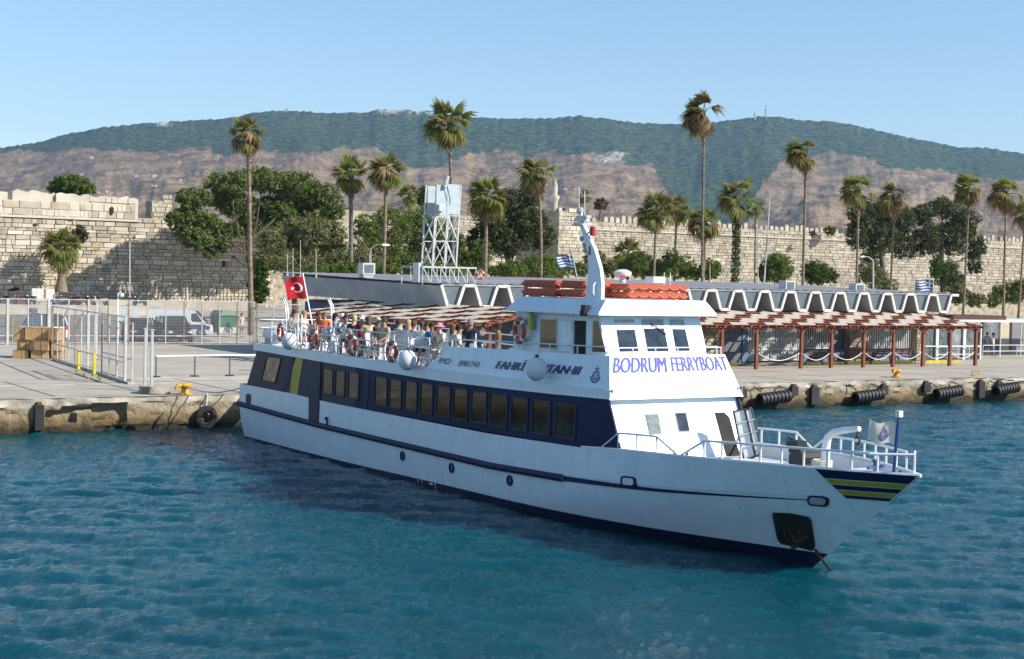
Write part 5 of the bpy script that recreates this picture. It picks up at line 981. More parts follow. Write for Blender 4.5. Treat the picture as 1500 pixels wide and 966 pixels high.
P = q(650.5, 267, -.25); MB().lathe([(.13, -.35), (.13, .35)], P, 10, axis=(.3, 0, 1)).build('siren', M_steel, tw)
mb = MB(); mb.tube([q(651, 272, -.3), q(655, 290, -.3), q(656, 300, -.25)], .025, 5); mb.build('cable', M_blk, tw); mb = MB(); mb.box(q(642, 305, -.3), (.35, .3, .4)); mb.build('junction_box', M_steel, tw)
# base frame
F1, F2, F3, F4 = q(612, 391, -.6), q(690, 393, -.6), q(612, 391, 2.), q(690, 393, 2.)
for a, b_ in ((F1, F2), (F3, F4), (F1, F3), (F2, F4)): lat(a, b_, .09, 'frame_beam')
for t in np.linspace(0, 1, 7):
    for a, b_ in ((F1, F2), (F3, F4)): P = a.lerp(b_, t); lat(P, Vector((P.x, P.y, 6.1)), .045, 'strut')
    if t < .99: P = F1.lerp(F2, t); P2 = F1.lerp(F2, t + 1 / 6); lat(P, Vector((P2.x, P2.y, 6.12)), .05)
MB().b2((q(607, 400).x, YT - .5, 6.2), (q(611, 400).x, YT + .2, q(610, 385).z)).build('cabinet', M_steel, tw)
life_ring(q(694.5, 403, -.75), R_(-30), 'small orange life ring on the roof beside the lattice tower', .78)
# thin roof aerials and poles
M_pole = mat('pole_grey', (.50, .50, .49), .6, var=.1)
def pole(nm, px, y0, y1, Y, r, lb, cat, grp=None, lamp=False, px1=None):
    a, b_ = atY(px, y0, Y), atY(px1 or px, y1, Y); o = empty(nm, a, 0, lb, cat, grp); MB().tube([a, b_], [r, r * .7], 8).build('pole', M_pole, o, True)
    MB().lathe([(r * 2.2, 0), (r * 2.2, .06), (r * 1.2, .2)], a, 10).build('base', M_pole, o)
    if lamp:
        d = -r0 if lamp < 0 else r0; MB().tube([b_, b_ + Vector((0, 0, .3)) + d * .4, b_ + d * .9 + Vector((0, 0, .35))], r * .6, 6).build('arm', M_pole, o); MB().box(b_ + d * 1.05 + Vector((0, 0, .33)), (.55, .3, .14)).build('lamp_head', M_deckw, o)
for i, (px, y0, y1, Y) in enumerate(((421, 402, 372, 28.), (429, 403, 364, 29.), (440, 404, 352, 30.), (463, 404, 366, 27.), (541, 400, 372, 25.), (1040, 411, 388, 16), (1058, 412, 385, 18))):
    pole('roof_aerial', px, y0 + 3, y1, Y, .03, ['thin slanted aerial at the left corner of the terminal roof', 'second thin aerial from the left roof corner', 'tallest of the thin aerials near the left roof corner', 'thin aerial on the roof behind the red flag pole', 'thin pole beside the small roof air conditioner', 'thin aerial on the roof behind the orange float', 'thin aerial right of the orange float'][i], 'aerial', 'thin aerials on the terminal roof')
pole('lamp_post', 543, 404, 365, 40., .06, 'street lamp with pale head between two left palms', 'street lamp', None, 1)
pole('lamp_post', 1119, 420, 284, 60., .09, 'tall thin white pole left of the leaning palms', 'pole', None, False, 1128)
pole('lamp_post', 1110, 420, 332, 62., .06, 'shorter thin pole beside the tall white pole', 'pole')
pole('lamp_post', 1279, 458, 382, 40., .10, 'slim grey lamp post by the dark trees', 'street lamp', None, -1)
pole('lamp_post', 190, 436, 355, 150., .11, 'tall thin pole before the castle wall', 'pole'); pole('lamp_post', 274, 450, 421, 90., .11, 'short pale post behind the car park fence', 'pole'); pole('lamp_post', 1388, 300, 274, 200., .15, 'white mast far behind the dark trees', 'mast')
# ------------------------------------------------------------------ Greek flags
def greek(tp, bs, Wd, Hd, label, ph, dirv):
    o, f = flag('national_flag', label, tp, bs, Wd, Hd, dirv, None, None, M_pole, ph=ph, rp=.04, droop=.05)
    mb = MB(); nu, nv = 27, 18
    for i in range(nu):
        for j in range(nv):
            u, v = (i + .5) / nu, (j + .5) / nv; st_ = int(v * 9); blue = st_ % 2 == 0
            if u < .37 and v < 5 / 9: cu2, cv2 = u / .37, v / (5 / 9); blue = not (.4 < cu2 < .6 or .4 < cv2 < .6)
            P = [f(a / nu, b / nv) for a, b in ((i, j), (i + 1, j), (i + 1, j + 1), (i, j + 1))]; mb.add(P, [(0, 1, 2, 3)], 0 if blue else 1)
    mb.build('cloth', [M_fb, M_fw], o)
P0 = atY(838, 372, 30.); greek(P0, atY(846, 412, 30.), 24 / pxm(P0), 20 / pxm(P0), 'blue and white striped Greek flag left of the ferry mast', .4, -r0)
P0 = atY(1366.5, 408, 26.); greek(P0, atY(1367, 437, 26.), 26 / pxm(P0), 19 / pxm(P0), 'blue and white Greek flag on the roof at the right end of the terminal', 2.0, -r0)
# parasol by the side pergola
P = atZ(644, 470, 3.6); o = empty('parasol', (P.x, P.y, QZ), 0, 'cream parasol behind the blue shirted passenger', 'parasol'); T = Vector((P.x, P.y, 4.75))
for k in range(8):
    a0, a1 = k * math.pi / 4, (k + 1) * math.pi / 4; A_, B_ = [Vector((P.x + 1.5 * math.cos(a), P.y + 1.5 * math.sin(a), 4.15)) for a in (a0, a1)]; MB().add([T, A_, B_, T - Vector((0, 0, .02)), A_ - Vector((0, 0, .02)), B_ - Vector((0, 0, .02))], [(0, 1, 2), (5, 4, 3), (1, 4, 5, 2)]).build('canopy_panel', M_shade, o)
MB().tube([(P.x, P.y, QZ), (P.x, P.y, 4.8)], .03, 6).build('pole', M_pole, o)
# ================================================================== car park fence, gate, barriers
M_fence = mat('fence_galvanised', (.50, .50, .49), .5, metal=.2, var=.12)
M_rust = mat('fence_rusty', (.30, .20, .13), .8, var=.3, scale=6)
M_wire = mat('fence_wire', (.30, .30, .30), .7)
def fence(label, P, Q, h, n_, thick=(), m_=M_fence, mid=.62, mesh=True, grp=None):
    P, Q = Vector(P), Vector(Q); o = empty('wire_fence', P, 0, label, 'fence', grp); Z = Vector((0, 0, 1))
    for i in range(n_ + 1):
        A = P.lerp(Q, i / n_); MB().bar(A, A + Z * h, .16 if i in thick else .07).build('post', m_ if (i in thick or i % 3) else M_rust, o)
    for z, w_ in ((h - .03, .06), (mid, .05), (.12, .05)): MB().bar(P + Z * z, Q + Z * z, w_).build('rail', m_, o)
    if mesh:
        mb = MB(); L = (Q - P).length; d = (Q - P).normalized()
        for k in range(int(L / .11)): A = P + d * (.11 * k + .05); mb.bar(A + Z * .12, A + Z * (h - .05), .013)
        for k in range(int(h / .11)): mb.bar(P + Z * (.11 * k + .12), Q + Z * (.11 * k + .12), .013)
        tag(mb.build('wire_mesh', M_wire, o), kind='stuff')
    return o
gx_ = lambda px, Y: atY(px, 506, Y).x
fence('tall wire fence across the back of the quay before the parked cars', (gx_(188, 44), 44, QZ), (gx_(372, 44), 44, QZ), 3.15, 7, grp='car park fences')
fence('wire fence left of the gate with thick pale posts', (gx_(-20, 44.4), 44.4, QZ), (gx_(186, 44.4), 44.4, QZ), 3.15, 7, (1, 3, 5), grp='car park fences')
fence('fence continuing behind the ferry stern to the pergola', (gx_(375, 43.6), 43.6, QZ), (gx_(470, 43.6), 43.6, QZ), 3.0, 4, grp='car park fences')
A, B = atZ(76, 527, QZ), atZ(183, 562, QZ); g = empty('sliding_gate', A, 0, 'long sliding gate of galvanised bars running down to the quay edge', 'gate'); Z = Vector((0, 0, 1)); n_ = 11
for i in range(n_ + 1): P = A.lerp(B, i / n_); MB().bar(P + Z * .1, P + Z * 3.05, .055 if i not in (0, 6, n_) else .11).build('bar', M_fence if i % 4 else M_rust, g)
for z in (.12, .95, 3.05): MB().bar(A + Z * z, B + Z * z, .06).build('rail', M_fence, g)
for t0, t1 in ((0, .24), (.24, .48)): MB().bar(A.lerp(B, t0) + Z * .95, A.lerp(B, t1) + Z * 3.0, .05).build('diagonal_brace', M_fence, g)
A2 = A.lerp(B, .66) + Vector((.28, 0, 0)); B2 = B + Vector((.3, -.1, 0))
for z in (.12, 1.1, 2.75): MB().bar(A2 + Z * z, B2 + Z * z, .07).build('rail', M_fence, g)
for t in np.linspace(0, 1, 5): P = A2.lerp(B2, t); MB().bar(P + Z * .1, P + Z * 2.78, .06).build('bar', M_rust if t in (.5,) else M_fence, g)
mb = MB(); C1, C2 = A.lerp(B, .05), B + Vector((.1, -.6, 0)); mb.bar(C1 + Z * .05, C2 + Z * .05, .3, .12); mb.build('gate_track', M_cope, g)
for px, py, t, lb in ((212, 573, 482, 'left of two white steel posts at the quay edge'), (222, 569, 484, 'right of two white posts at the quay edge, rust stained'), (141, 527, 443, 'thick pale post where the gate meets the fence'), (74, 505, 443, 'thick pale post beside the brown blocks')):
    P = atZ(px, py, QZ); h = (py - t) / pxm(P); o = empty('steel_post', P, 0, lb, 'post', 'pale steel posts near the gate'); MB().box(P + Z * (h / 2), (.10, .10, h)).build('post', M_fence, o); MB().box(P + Z * .03, (.3, .3, .06)).build('foot', M_rust, o); MB().box(P + Z * (h + .02), (.16, .16, .04)).build('cap', M_fence, o)
P = atZ(226, 577, QZ); tag(MB().prism([P + Vector((-.5, .2, 0)), P + Vector((.7, .0, 0)), P + Vector((.7, .0, .22)), P + Vector((-.5, .2, .3))], (.15, .8, 0)).build('concrete_block', M_cope), 'broken concrete kerb block at the foot of the white posts', 'block')
# low pipe barrier
o = empty('pipe_barrier', (25, 11, QZ), 0, 'low pipe barrier on three thin posts before the ferry stern', 'barrier')
for px, py in ((229, 553), (285, 552), (335, 551), (387, 551)):
    P = atZ(px, py, QZ); P.y = 11; MB().bar(P, P + Z * 1.03, .06).build('post', mat('dark_post', (.10, .095, .09), .7), o); MB().box(P + Z * .03, (.35, .35, .05)).build('foot', M_blk, o)
MB().tube([(atZ(229, 553, QZ).x, 11, QZ + 1.03), (atZ(412, 551, QZ).x, 11, QZ + 1.06)], .04, 8).build('top_rail', M_railw, o)
# yellow stand
o = empty('yellow_barrier', atZ(127, 560, QZ), 0, 'yellow steel barrier stand with splayed feet beside the gate', 'barrier'); M_ylw = mat('barrier_yellow', (.58, .50, .03), .5)
tps = []
for px, py, t in ((115, 551, 513), (138, 558, 518)):
    P = atZ(px, py, QZ); h = (py - t) / pxm(P); MB().bar(P + Z * .3, P + Z * h, .12).build('post', M_ylw, o); tps.append(P + Z * h)
    for s in (-1, 1): MB().bar(P + Z * .35, P + r0 * (.32 * s) + Z * .03, .06).build('foot', M_ylw, o)
MB().bar(tps[0] - Z * .04, tps[1] - Z * .04, .05).build('cross_bar', M_ylw, o); MB().bar(tps[0] - Z * .7, tps[1] - Z * .7, .03).build('cross_bar', M_ylw, o)
P = atZ(8, 500, QZ); o = empty('yellow_barrier', P, 0, 'dull yellow barrier frame at the left picture edge', 'barrier')
for s in (-1, 1): MB().bar(P + r0 * .5 * s, P + r0 * .5 * s + Z * 1.7, .08).build('post', mat('barrier_dull', (.32, .30, .10), .6), o)
for z in (.4, 1.65): MB().bar(P - r0 * .5 + Z * z, P + r0 * .5 + Z * z, .06).build('cross_bar', mat('barrier_dull', (.32, .30, .10), .6), o)
# stack of brown blocks / cartons
M_cart = mat('carton_brown', (.42, .26, .12), .85, var=.15, scale=4); M_cart2 = mat('carton_tan', (.50, .33, .16), .85, var=.12, scale=4); M_tape = mat('carton_strap', (.16, .10, .05), .7)
B0 = atZ(20, 524, QZ); ex = Vector((r0.x, r0.y, 0)) * 1.0; ey = Vector((f0.x, f0.y, 0))
def carton(c, w_, d, h, m_, label, rz):
    o = empty('carton', c, rz, label, 'carton', 'brown cartons stacked by the gate'); MB().box((0, 0, h / 2), (w_, d, h - .03)).build('box', m_, o, off=(0, 0, 0)); MB().box((w_ * .1, -.0, h / 2), (.05, d + .012, h - .02)).build('strap', M_tape, o, off=(0, 0, 0)); MB().box((0, 0, h - .012), (w_ + .03, d + .03, .02)).build('lid', m_, o, off=(0, 0, 0))
rzb = math.atan2(r0.y, r0.x) + .25; k = 1 / pxm(B0); LY = [(0, .46), (.47, .58), (1.06, .72)]
lbs = {0: 'bottom', 1: 'middle', 2: 'top'}
for i, (z, h) in enumerate(LY):
    for j, (cx, w_) in enumerate(((14, 24), (41, 30), (64, 15))):
        c = B0 + ex * ((cx + (2 if i == 1 else 0)) * k) + ey * (.16 * ((i * 2 + j) % 3) - .1) + Z * z
        carton(c, w_ * k * (.98 if i == 2 else .9 - .06 * ((i + j) % 2)), 1.25, h, (M_cart, M_cart2)[(i + j) % 2], f'{("left", "middle", "right")[j]} brown carton in the {lbs[i]} layer of the stack by the gate', rzb - .25 + (.18 if j == 0 else .04) + ((i * 5 + j * 3) % 4 - 1.5) * .05)
# camera post, boards, cabinets in front of the castle
P = atZ(172, 506, QZ); o = empty('camera_post', P, 0, 'white post with a dome camera above the car park fence', 'camera'); MB().bar(P, P + Z * 3.6, .1).build('post', M_railw, o); MB().tube([P + Z * 3.6, P + Z * 3.75 + r0 * .2], .05, 6).build('arm', M_railw, o); MB().ball(P + Z * 3.5 + r0 * .25, .17, 12).build('dome', M_deckw, o, True)
for px0, px1, py0, py1, Y, m_, lb, cat in ((47, 64, 423, 441, 120., M_hw, 'larger white cabinet below the squat palm', 'cabinet'), (67, 80, 424, 438, 121., M_hw, 'smaller white cabinet below the squat palm', 'cabinet'), (173, 204, 450, 470, 60., mat('pale_board', (.52, .57, .58), .6), 'pale blue board behind the fence', 'board'), (45, 55, 452, 486, 56., M_in, 'dark glass booth behind the left fence', 'booth')):
    a, b_ = atY(px0, py1, Y), atY(px1, py0, Y); o = empty('sign_board' if cat == 'board' else cat, (a.x, Y, QZ), 0, lb, cat); MB().b2((a.x, Y, a.z), (b_.x, Y + (.08 if cat == 'board' else .8), b_.z)).build('panel', m_, o)
    for x in (a.x + .1, b_.x - .1): MB().b2((x - .05, Y + .02, QZ), (x + .05, Y + .1, a.z)).build('leg', M_fence, o)
# ------------------------------------------------------------------ vehicles
def loft(mb, secs, mi=0, cap=True):
    n_ = len(secs[0]); o = len(mb.v); mb.v.extend([tuple(p) for s in secs for p in s])
    for i in range(len(secs) - 1):
        for j in range(n_): mb.f.append((o + i * n_ + j, o + i * n_ + (j + 1) % n_, o + (i + 1) * n_ + (j + 1) % n_, o + (i + 1) * n_ + j)); mb.m.append(mi)
    if cap: mb.f.append(tuple(o + k for k in range(n_ - 1, -1, -1))); mb.f.append(tuple(o + (len(secs) - 1) * n_ + k for k in range(n_))); mb.m += [mi, mi]
M_tyre = mat('tyre', (.02, .02, .02), .9); M_rim = mat('rim_alloy', (.45, .45, .46), .4, metal=.6); M_cgl = mat('car_glass', (.03, .04, .045), .05, spec=.8); M_lamp = mat('lamp_clear', (.75, .76, .76), .15); M_tail = mat('tail_red', (.40, .02, .02), .3); M_plate = mat('number_plate', (.72, .72, .70), .5)
def car(P, rz, label, paint, L=4.0, Wd=1.72, H=1.5, kind='hatch', s=1.12, stripe=None):
    """body along local +Y (front); cross sections lofted from tail to nose"""
    o = empty('parked_car' if kind != 'van' else 'delivery_van', P, rz, label, 'car' if kind != 'van' else 'van', 'vehicles in the car park'); o.scale = (s,) * 3
    hw = Wd / 2
    if kind == 'van': st_ = [(-.5, 1.0, .9, .98), (-.49, 1.05, 1.0, 1.0), (.18, 1.08, 1.0, 1.0), (.34, .98, 1.0, .98), (.49, .84, .93, .9), (.5, .65, .86, .8)]
    else: st_ = [(-.5, .75, .90, .9), (-.485, .86, .98, .98), (-.25, .92, 1, 1), (.1, .90, 1, 1), (.26, .88, 1, .99), (.44, .74, .93, .93), (.5, .60, .84, .85)]
    def sec(y, top, wm, w0): h = top; a = hw * wm; return [(-a * w0, y * L, .22), (a * w0, y * L, .22), (a, y * L, .42), (a, y * L, h * .80), (a * .93, y * L, h), (-a * .93, y * L, h), (-a, y * L, h * .80), (-a, y * L, .42)]
    mb = MB(); loft(mb, [sec(*q) for q in st_]); mb.build('body', paint, o, True, off=(0, 0, 0))
    if kind == 'van': gp = [(-.495, .0), (-.485, 1.0), (.14, 1.0), (.20, .96), (.40, .0)]
    else: gp = [(-.47, .0), (-.38, .88), (-.15, 1.0), (.05, .97), (.29, .0)]
    zb = .98 if kind == 'van' else .86
    def gs(y, t): w2 = hw * (.95 - .17 * t); z = zb + (H - zb) * t; return [(-w2, y * L, z), (w2, y * L, z)]
    lo = [gs(gp[0][0], 0), gs(gp[-1][0], 0)]; pts = [gs(y, t) for y, t in gp]; gm = paint if kind == 'van' else M_cgl
    mb = MB(); vs = [p for q in pts for p in q]; nn = len(pts); mb.add(vs, [(2 * i, 2 * i + 1, 2 * i + 3, 2 * i + 2) for i in range(nn - 1)] + [tuple(2 * i for i in range(nn)), tuple(2 * i + 1 for i in range(nn))[::-1]]); cab = mb.build('cabin', gm, o, off=(0, 0, 0))
    if kind == 'van':
        for sx in (-1, 1):
            w2 = lambda t: sx * (hw * (.95 - .17 * t) + .012); MB().add([(w2(.08), .34 * L, zb + (H - zb) * .08), (w2(.08), .17 * L, zb + (H - zb) * .08), (w2(.72), .17 * L, zb + (H - zb) * .72), (w2(.72), .25 * L, zb + (H - zb) * .72)], [(0, 1, 2, 3)]).build('side_window', M_cgl, cab, off=(0, 0, 0))
            MB().b2((sx * (hw + .012), -.44 * L, .55), (sx * (hw - .02), .46 * L, .80)).build('side_stripe', mat('stripe_blue', (.05, .07, .30), .5), o, off=(0, 0, 0)); MB().b2((sx * (hw + .014), -.44 * L, .81), (sx * (hw - .02), .40 * L, .88)).build('side_stripe', mat('stripe_rose', (.38, .10, .13), .5), o, off=(0, 0, 0))
        t1, t2 = .08, .9; y1, y2 = .385 * L, .225 * L; z1, z2 = zb + (H - zb) * t1, zb + (H - zb) * t2; MB().add([(-hw * .8, y1 + .02, z1), (hw * .8, y1 + .02, z1), (hw * .68, y2 + .02, z2), (-hw * .68, y2 + .02, z2)], [(0, 1, 2, 3)]).build('windscreen', M_cgl, cab, off=(0, 0, 0))
    else:
        MB().add([(x * hw * .79, y * L, H + .008 - (.03 if y in (-.36, .04) else 0)) for x, y in ((-1, -.36), (1, -.36), (1, -.15), (1, .04), (-1, .04), (-1, -.15))], [(0, 1, 2, 5), (5, 2, 3, 4)]).build('roof', paint, o, off=(0, 0, 0))
        for sx in (-1, 1):
            for y0, y1, t0, t1 in ((-.13, -.12, 0, 1), (.29, .05, 0, .97), (-.47, -.38, 0, .9)): MB().bar((sx * hw * .955, y0 * L, zb), (sx * hw * (.955 - .17 * t1), y1 * L, zb + (H - zb) * t1), .07, .05).build('pillar', paint, o, off=(0, 0, 0))
    for sx in (-1, 1):
        for sy in (-.31, .32):
            w_ = MB().lathe([(.16, -.10), (.29, -.1), (.31, -.07), (.31, .07), (.29, .1), (.16, .1)], (sx * (hw - .08), sy * L, .31), 16, axis=(1, 0, 0)).build('wheel', M_tyre, o, True, off=(0, 0, 0)); MB().lathe([(.0, -.105), (.18, -.10), (.19, .10), (0, .105)], (sx * (hw - .08), sy * L, .31), 12, axis=(1, 0, 0)).build('rim', M_rim, w_, True, off=(0, 0, 0))
        MB().ball((sx * hw * .70, L * .468, .66), .15, 10, 0, (1.2, .7, .7)).build('headlight', M_lamp, o, True, off=(0, 0, 0)); MB().box((sx * hw * .82, -L * .493, .82 if kind != 'van' else 1.0), (.2, .08, .28)).build('tail_light', M_tail, o, off=(0, 0, 0))
        MB().ball((sx * (hw + .1), L * .17, zb + .08), .11, 8, 0, (1, .6, .8)).build('mirror', paint, o, True, off=(0, 0, 0))
    MB().b2((-.26, L * .502, .42), (.26, L * .515, .53)).build('number_plate', M_plate, o, off=(0, 0, 0)); MB().b2((-.26, -L * .512, .55), (.26, -L * .5, .66)).build('number_plate', M_plate, o, off=(0, 0, 0)); MB().b2((-hw * .6, L * .495, .56), (hw * .6, L * .51, .66)).build('grille', M_blk, o, off=(0, 0, 0))
    return o
PT = lambda n_, c: mat(n_, c, .3, var=.05, coat=.6)
P = atZ(262, 503, QZ); car((P.x, 47.2, QZ), R_(176), 'dark hatchback parked facing the quay in front of the white van', PT('paint_black', (.030, .030, .034)), 3.6, 1.7, 1.62, s=1.2)
P = atY(266, 490, 58.); car((P.x, 58, QZ), R_(-116), 'white delivery van with blue and rose side stripes', PT('paint_white', (.76, .77, .78)), 4.5, 1.85, 1.9, 'van', 1.15)
P = atY(207, 490, 52.); car((P.x, 52, QZ), R_(-30), 'dark blue car behind the fence left of the hatchback', PT('paint_darkblue', (.02, .025, .045)), 4.0, 1.74, 1.5, s=1.12)
P = atY(62, 490, 52.); car((P.x, 52, QZ), R_(8), 'white car seen from behind through the left fence', PT('paint_white', (.76, .77, .78)), 4.1, 1.72, 1.65, s=1.2)
# green stall
P = atY(334, 492, 56.); o = empty('canvas_stall', (P.x, 56, QZ), 0, 'small stall draped in green and white canvas behind the fence', 'stall'); s_ = 1 / pxm(P)
MB().b2((P.x - 14 * s_, 56, QZ + .8), (P.x + 13 * s_, 58, QZ + 1.75)).build('green_drape', mat('canvas_green', (.02, .16, .09), .8, var=.2), o); MB().b2((P.x - 13.6 * s_, 55.98, QZ + .35), (P.x + 12.6 * s_, 58, QZ + .8)).build('white_drape', M_hw, o); MB().prism([(P.x - 15 * s_, 55.9, QZ + 1.75), (P.x + 14 * s_, 55.9, QZ + 1.75), (P.x + 9 * s_, 55.9, QZ + 2.15), (P.x - 9 * s_, 55.9, QZ + 2.15)], (0, 2.2, 0)).build('canopy', mat('canvas_pale', (.20, .30, .24), .8), o)
for x in (-15, 14): MB().b2((P.x + x * s_ - .06, 56, QZ), (P.x + x * s_ + .06, 56.12, QZ + 2.)).build('post', M_blk, o)
# scooters under the castle wall
def scooter(P, rz, label, c):
    o = empty('scooter', P, rz, label, 'scooter', 'scooters parked under the castle wall'); m_ = PT('scooter_%.2f_%.2f' % (c[0], c[1]), c); o.scale = (1.15,) * 3
    for y in (-.62, .62): w_ = MB().lathe([(.12, -.05), (.26, -.05), (.28, 0), (.26, .05), (.12, .05)], (0, y, .28), 14, axis=(1, 0, 0)).build('wheel', M_tyre, o, off=(0, 0, 0)); MB().lathe([(0, -.03), (.13, -.03), (.13, .03), (0, .03)], (0, y, .28), 8, axis=(1, 0, 0)).build('rim', M_rim, w_, off=(0, 0, 0))
    mb = MB(); loft(mb, [[(-w_, y, z0), (w_, y, z0), (w_, y, z1), (-w_, y, z1)] for y, w_, z0, z1 in ((-.85, .10, .55, .72), (-.5, .18, .35, .78), (-.1, .17, .3, .72), (.02, .16, .25, .38), (.38, .16, .25, .36), (.45, .17, .3, .85), (.55, .12, .6, 1.0))]); mb.build('body', m_, o, off=(0, 0, 0))
    MB().box((0, -.4, .82), (.28, .75, .1)).build('seat', M_blk, o, off=(0, 0, 0)); MB().tube([(-.34, .42, 1.05), (0, .5, 1.02), (.34, .42, 1.05)], .025, 6).bar((0, .5, 1.0), (0, .64, .3), .06).build('handlebar', M_blk, o, off=(0, 0, 0)); MB().ball((0, .58, .92), .09, 8).build('headlight', M_lamp, o, off=(0, 0, 0))
cs = [(.03, .03, .03), (.35, .03, .03), (.05, .06, .12), (.30, .30, .31), (.03, .03, .03), (.40, .05, .03), (.06, .06, .06), (.25, .05, .05), (.5, .5, .5), (.03, .03, .04)]
for i, (px, lb) in enumerate(zip((5, 32, 45, 86, 97, 109, 121, 133, 146, 205), ('red-brown scooter at the left edge under the wall', 'dark scooter left of the white cabinets', 'navy scooter just left of the white cabinets', 'grey scooter just right of the white cabinets', 'black scooter, second right of the cabinets', 'red scooter in the middle of the row', 'dark grey scooter right of the red one', 'maroon scooter near the gate post', 'pale grey scooter right of the gate post', 'dark scooter alone below the tree shadow'))):
    P = atY(px, 445, 118.); scooter((P.x, 118, QZ + 1.1), R_(30 + 25 * ((i * 7) % 5)), lb, cs[i])
tag(MB().b2((atY(-60, 440, 117).x, 116.5, QZ - .2), (atY(240, 440, 117).x, 122, QZ + 1.1)).build('raised_pavement', M_pale), kind='structure')
# dark railing under the wall
o = empty('iron_railing', (atY(290, 440, 140).x, 140, QZ), 0, 'dark iron railing in the shade under the castle wall', 'fence'); a, b_ = atY(120, 440, 140).x, atY(372, 440, 140).x
for x in np.arange(a, b_, .55): MB().b2((x - .04, 140, QZ + 1.4), (x + .04, 140.06, QZ + 3.6)).build('bar', M_blk, o)
MB().b2((a, 139.98, QZ + 3.4), (b_, 140.08, QZ + 3.5)).build('rail', M_blk, o); MB().b2((a, 139.9, QZ), (b_, 140.3, QZ + 1.4)).build('plinth', M_stone, o)
# ------------------------------------------------------------------ bollards, quay fenders
M_boly = mat('bollard_yellow', (.62, .33, .02), .55, var=.2, scale=4)
for px, py, lb, s in ((289, 582, 'yellow mooring bollard beside the ferry stern', .85), (1313, 553, 'yellow hooked mooring bollard right of the ferry', .85)):
    P = atZ(px, py, QZ); P.y = max(P.y, .55); o = empty('mooring_bollard', P, 0, lb, 'bollard', 'yellow mooring bollards'); o.scale = (s,) * 3
    MB().lathe([(.36, 0), (.36, .06), (.22, .08), (.17, .25), (.19, .34), (.34, .40), (.36, .47), (.28, .55), (0, .57)], (0, 0, 0), 20).build('head', M_boly, o, True, off=(0, 0, 0))
    MB().tube([(-.1, -.1, .42), (-.42, -.18, .46), (-.52, -.2, .36), (-.52, -.2, .26)], [.12, .10, .09, .07], 8).build('horn', M_boly, o, True, off=(0, 0, 0))
P = atZ(1429, 551, QZ); o = empty('yellow_bracket', P, 0, 'small yellow steel hoop on the quay edge', 'bracket'); MB().tube([P + r0 * -.2, P + r0 * -.2 + Z * .28, P + r0 * .2 + Z * .28, P + r0 * .2], .035, 6).build('hoop', M_boly, o); MB().box(P + Z * .02, (.6, .3, .03)).build('foot', M_boly, o)
for i, (px0, px1, py, lb) in enumerate(((1112, 1156, 583, 'black ribbed cylinder fender on the quay wall nearest the ferry'), (1252, 1292, 580, 'second black cylinder fender from the ferry'), (1371, 1408, 575, 'third black cylinder fender from the ferry'), (1458, 1490, 570, 'black cylinder fender at the right picture edge'))):
    a, b_ = atY(px0, py + 3, -.48), atY(px1, py - 3, -.48); o = empty('cylinder_fender', a, 0, lb, 'fender', 'cylinder fenders on the quay wall'); L = (b_ - a).length; pr = []
    R1 = .33
    for k in range(8): t0 = L * k / 8; pr += [(R1 - .05, t0), (R1, t0 + .04), (R1, t0 + L / 8 - .06), (R1 - .05, t0 + L / 8 - .01)]
    MB().lathe([(.2, .2), (.2, .0)] + pr + [(.2, L), (.2, L - .2)], a, 22, axis=b_ - a).build('ribbed_body', M_blk, o, True)
    for t in (.1, .92): Q_ = a.lerp(b_, t); MB().tube([Q_ + Vector((0, .1, .38)), Vector((Q_.x - .25, -.06, 1.15))], .035, 6).build('chain', M_chain, o)
for i, (px, py, w_, h_) in enumerate(((1088, 577, .42, .48), (1163, 573, .45, .5), (1193, 580, .55, .95), (1295, 572, .45, .55), (1357, 568, .5, .55), (1437, 571, .5, .95), (1464, 564, .5, .35), (57, 612, .35, 1.0))):
    P = atY(px, py, -.12); o = empty('fender_pad', P, 0, ['square black pad left of the first cylinder fender', 'square black pad right of the first cylinder fender', 'tall black pad between the first two cylinder fenders', 'square black pad right of the second cylinder fender', 'square black pad left of the third cylinder fender', 'tall black pad right of the third cylinder fender', 'small black pad above the last cylinder fender', 'narrow dark pad on the quay wall far left'][i], 'fender', 'rubber pads on the quay wall')
    MB().box(P, (w_, .22, h_)).build('pad', M_blk, o); MB().box(P + Vector((0, .02, h_ / 2 + .06)), (w_ * .5, .16, .12)).build('bracket', M_chain, o)
P = atY(302, 612, -.2); o = empty('tyre_fender', P, 0, 'big old tyre hung on the shaded quay wall by the stern', 'tyre'); MB().grid([[P + Vector(((.36 + .15 * math.cos(a)) * math.cos(t), .14 * math.sin(a), (.36 + .15 * math.cos(a)) * math.sin(t))) for t in np.linspace(0, 2 * math.pi, 25)] for a in np.linspace(0, 2 * math.pi, 10)]).build('tyre', M_tyre, o, True); MB().tube([P + Vector((0, 0, .5)), P + Vector((.1, .15, 1.1))], .03, 6).build('rope', M_rope, o)
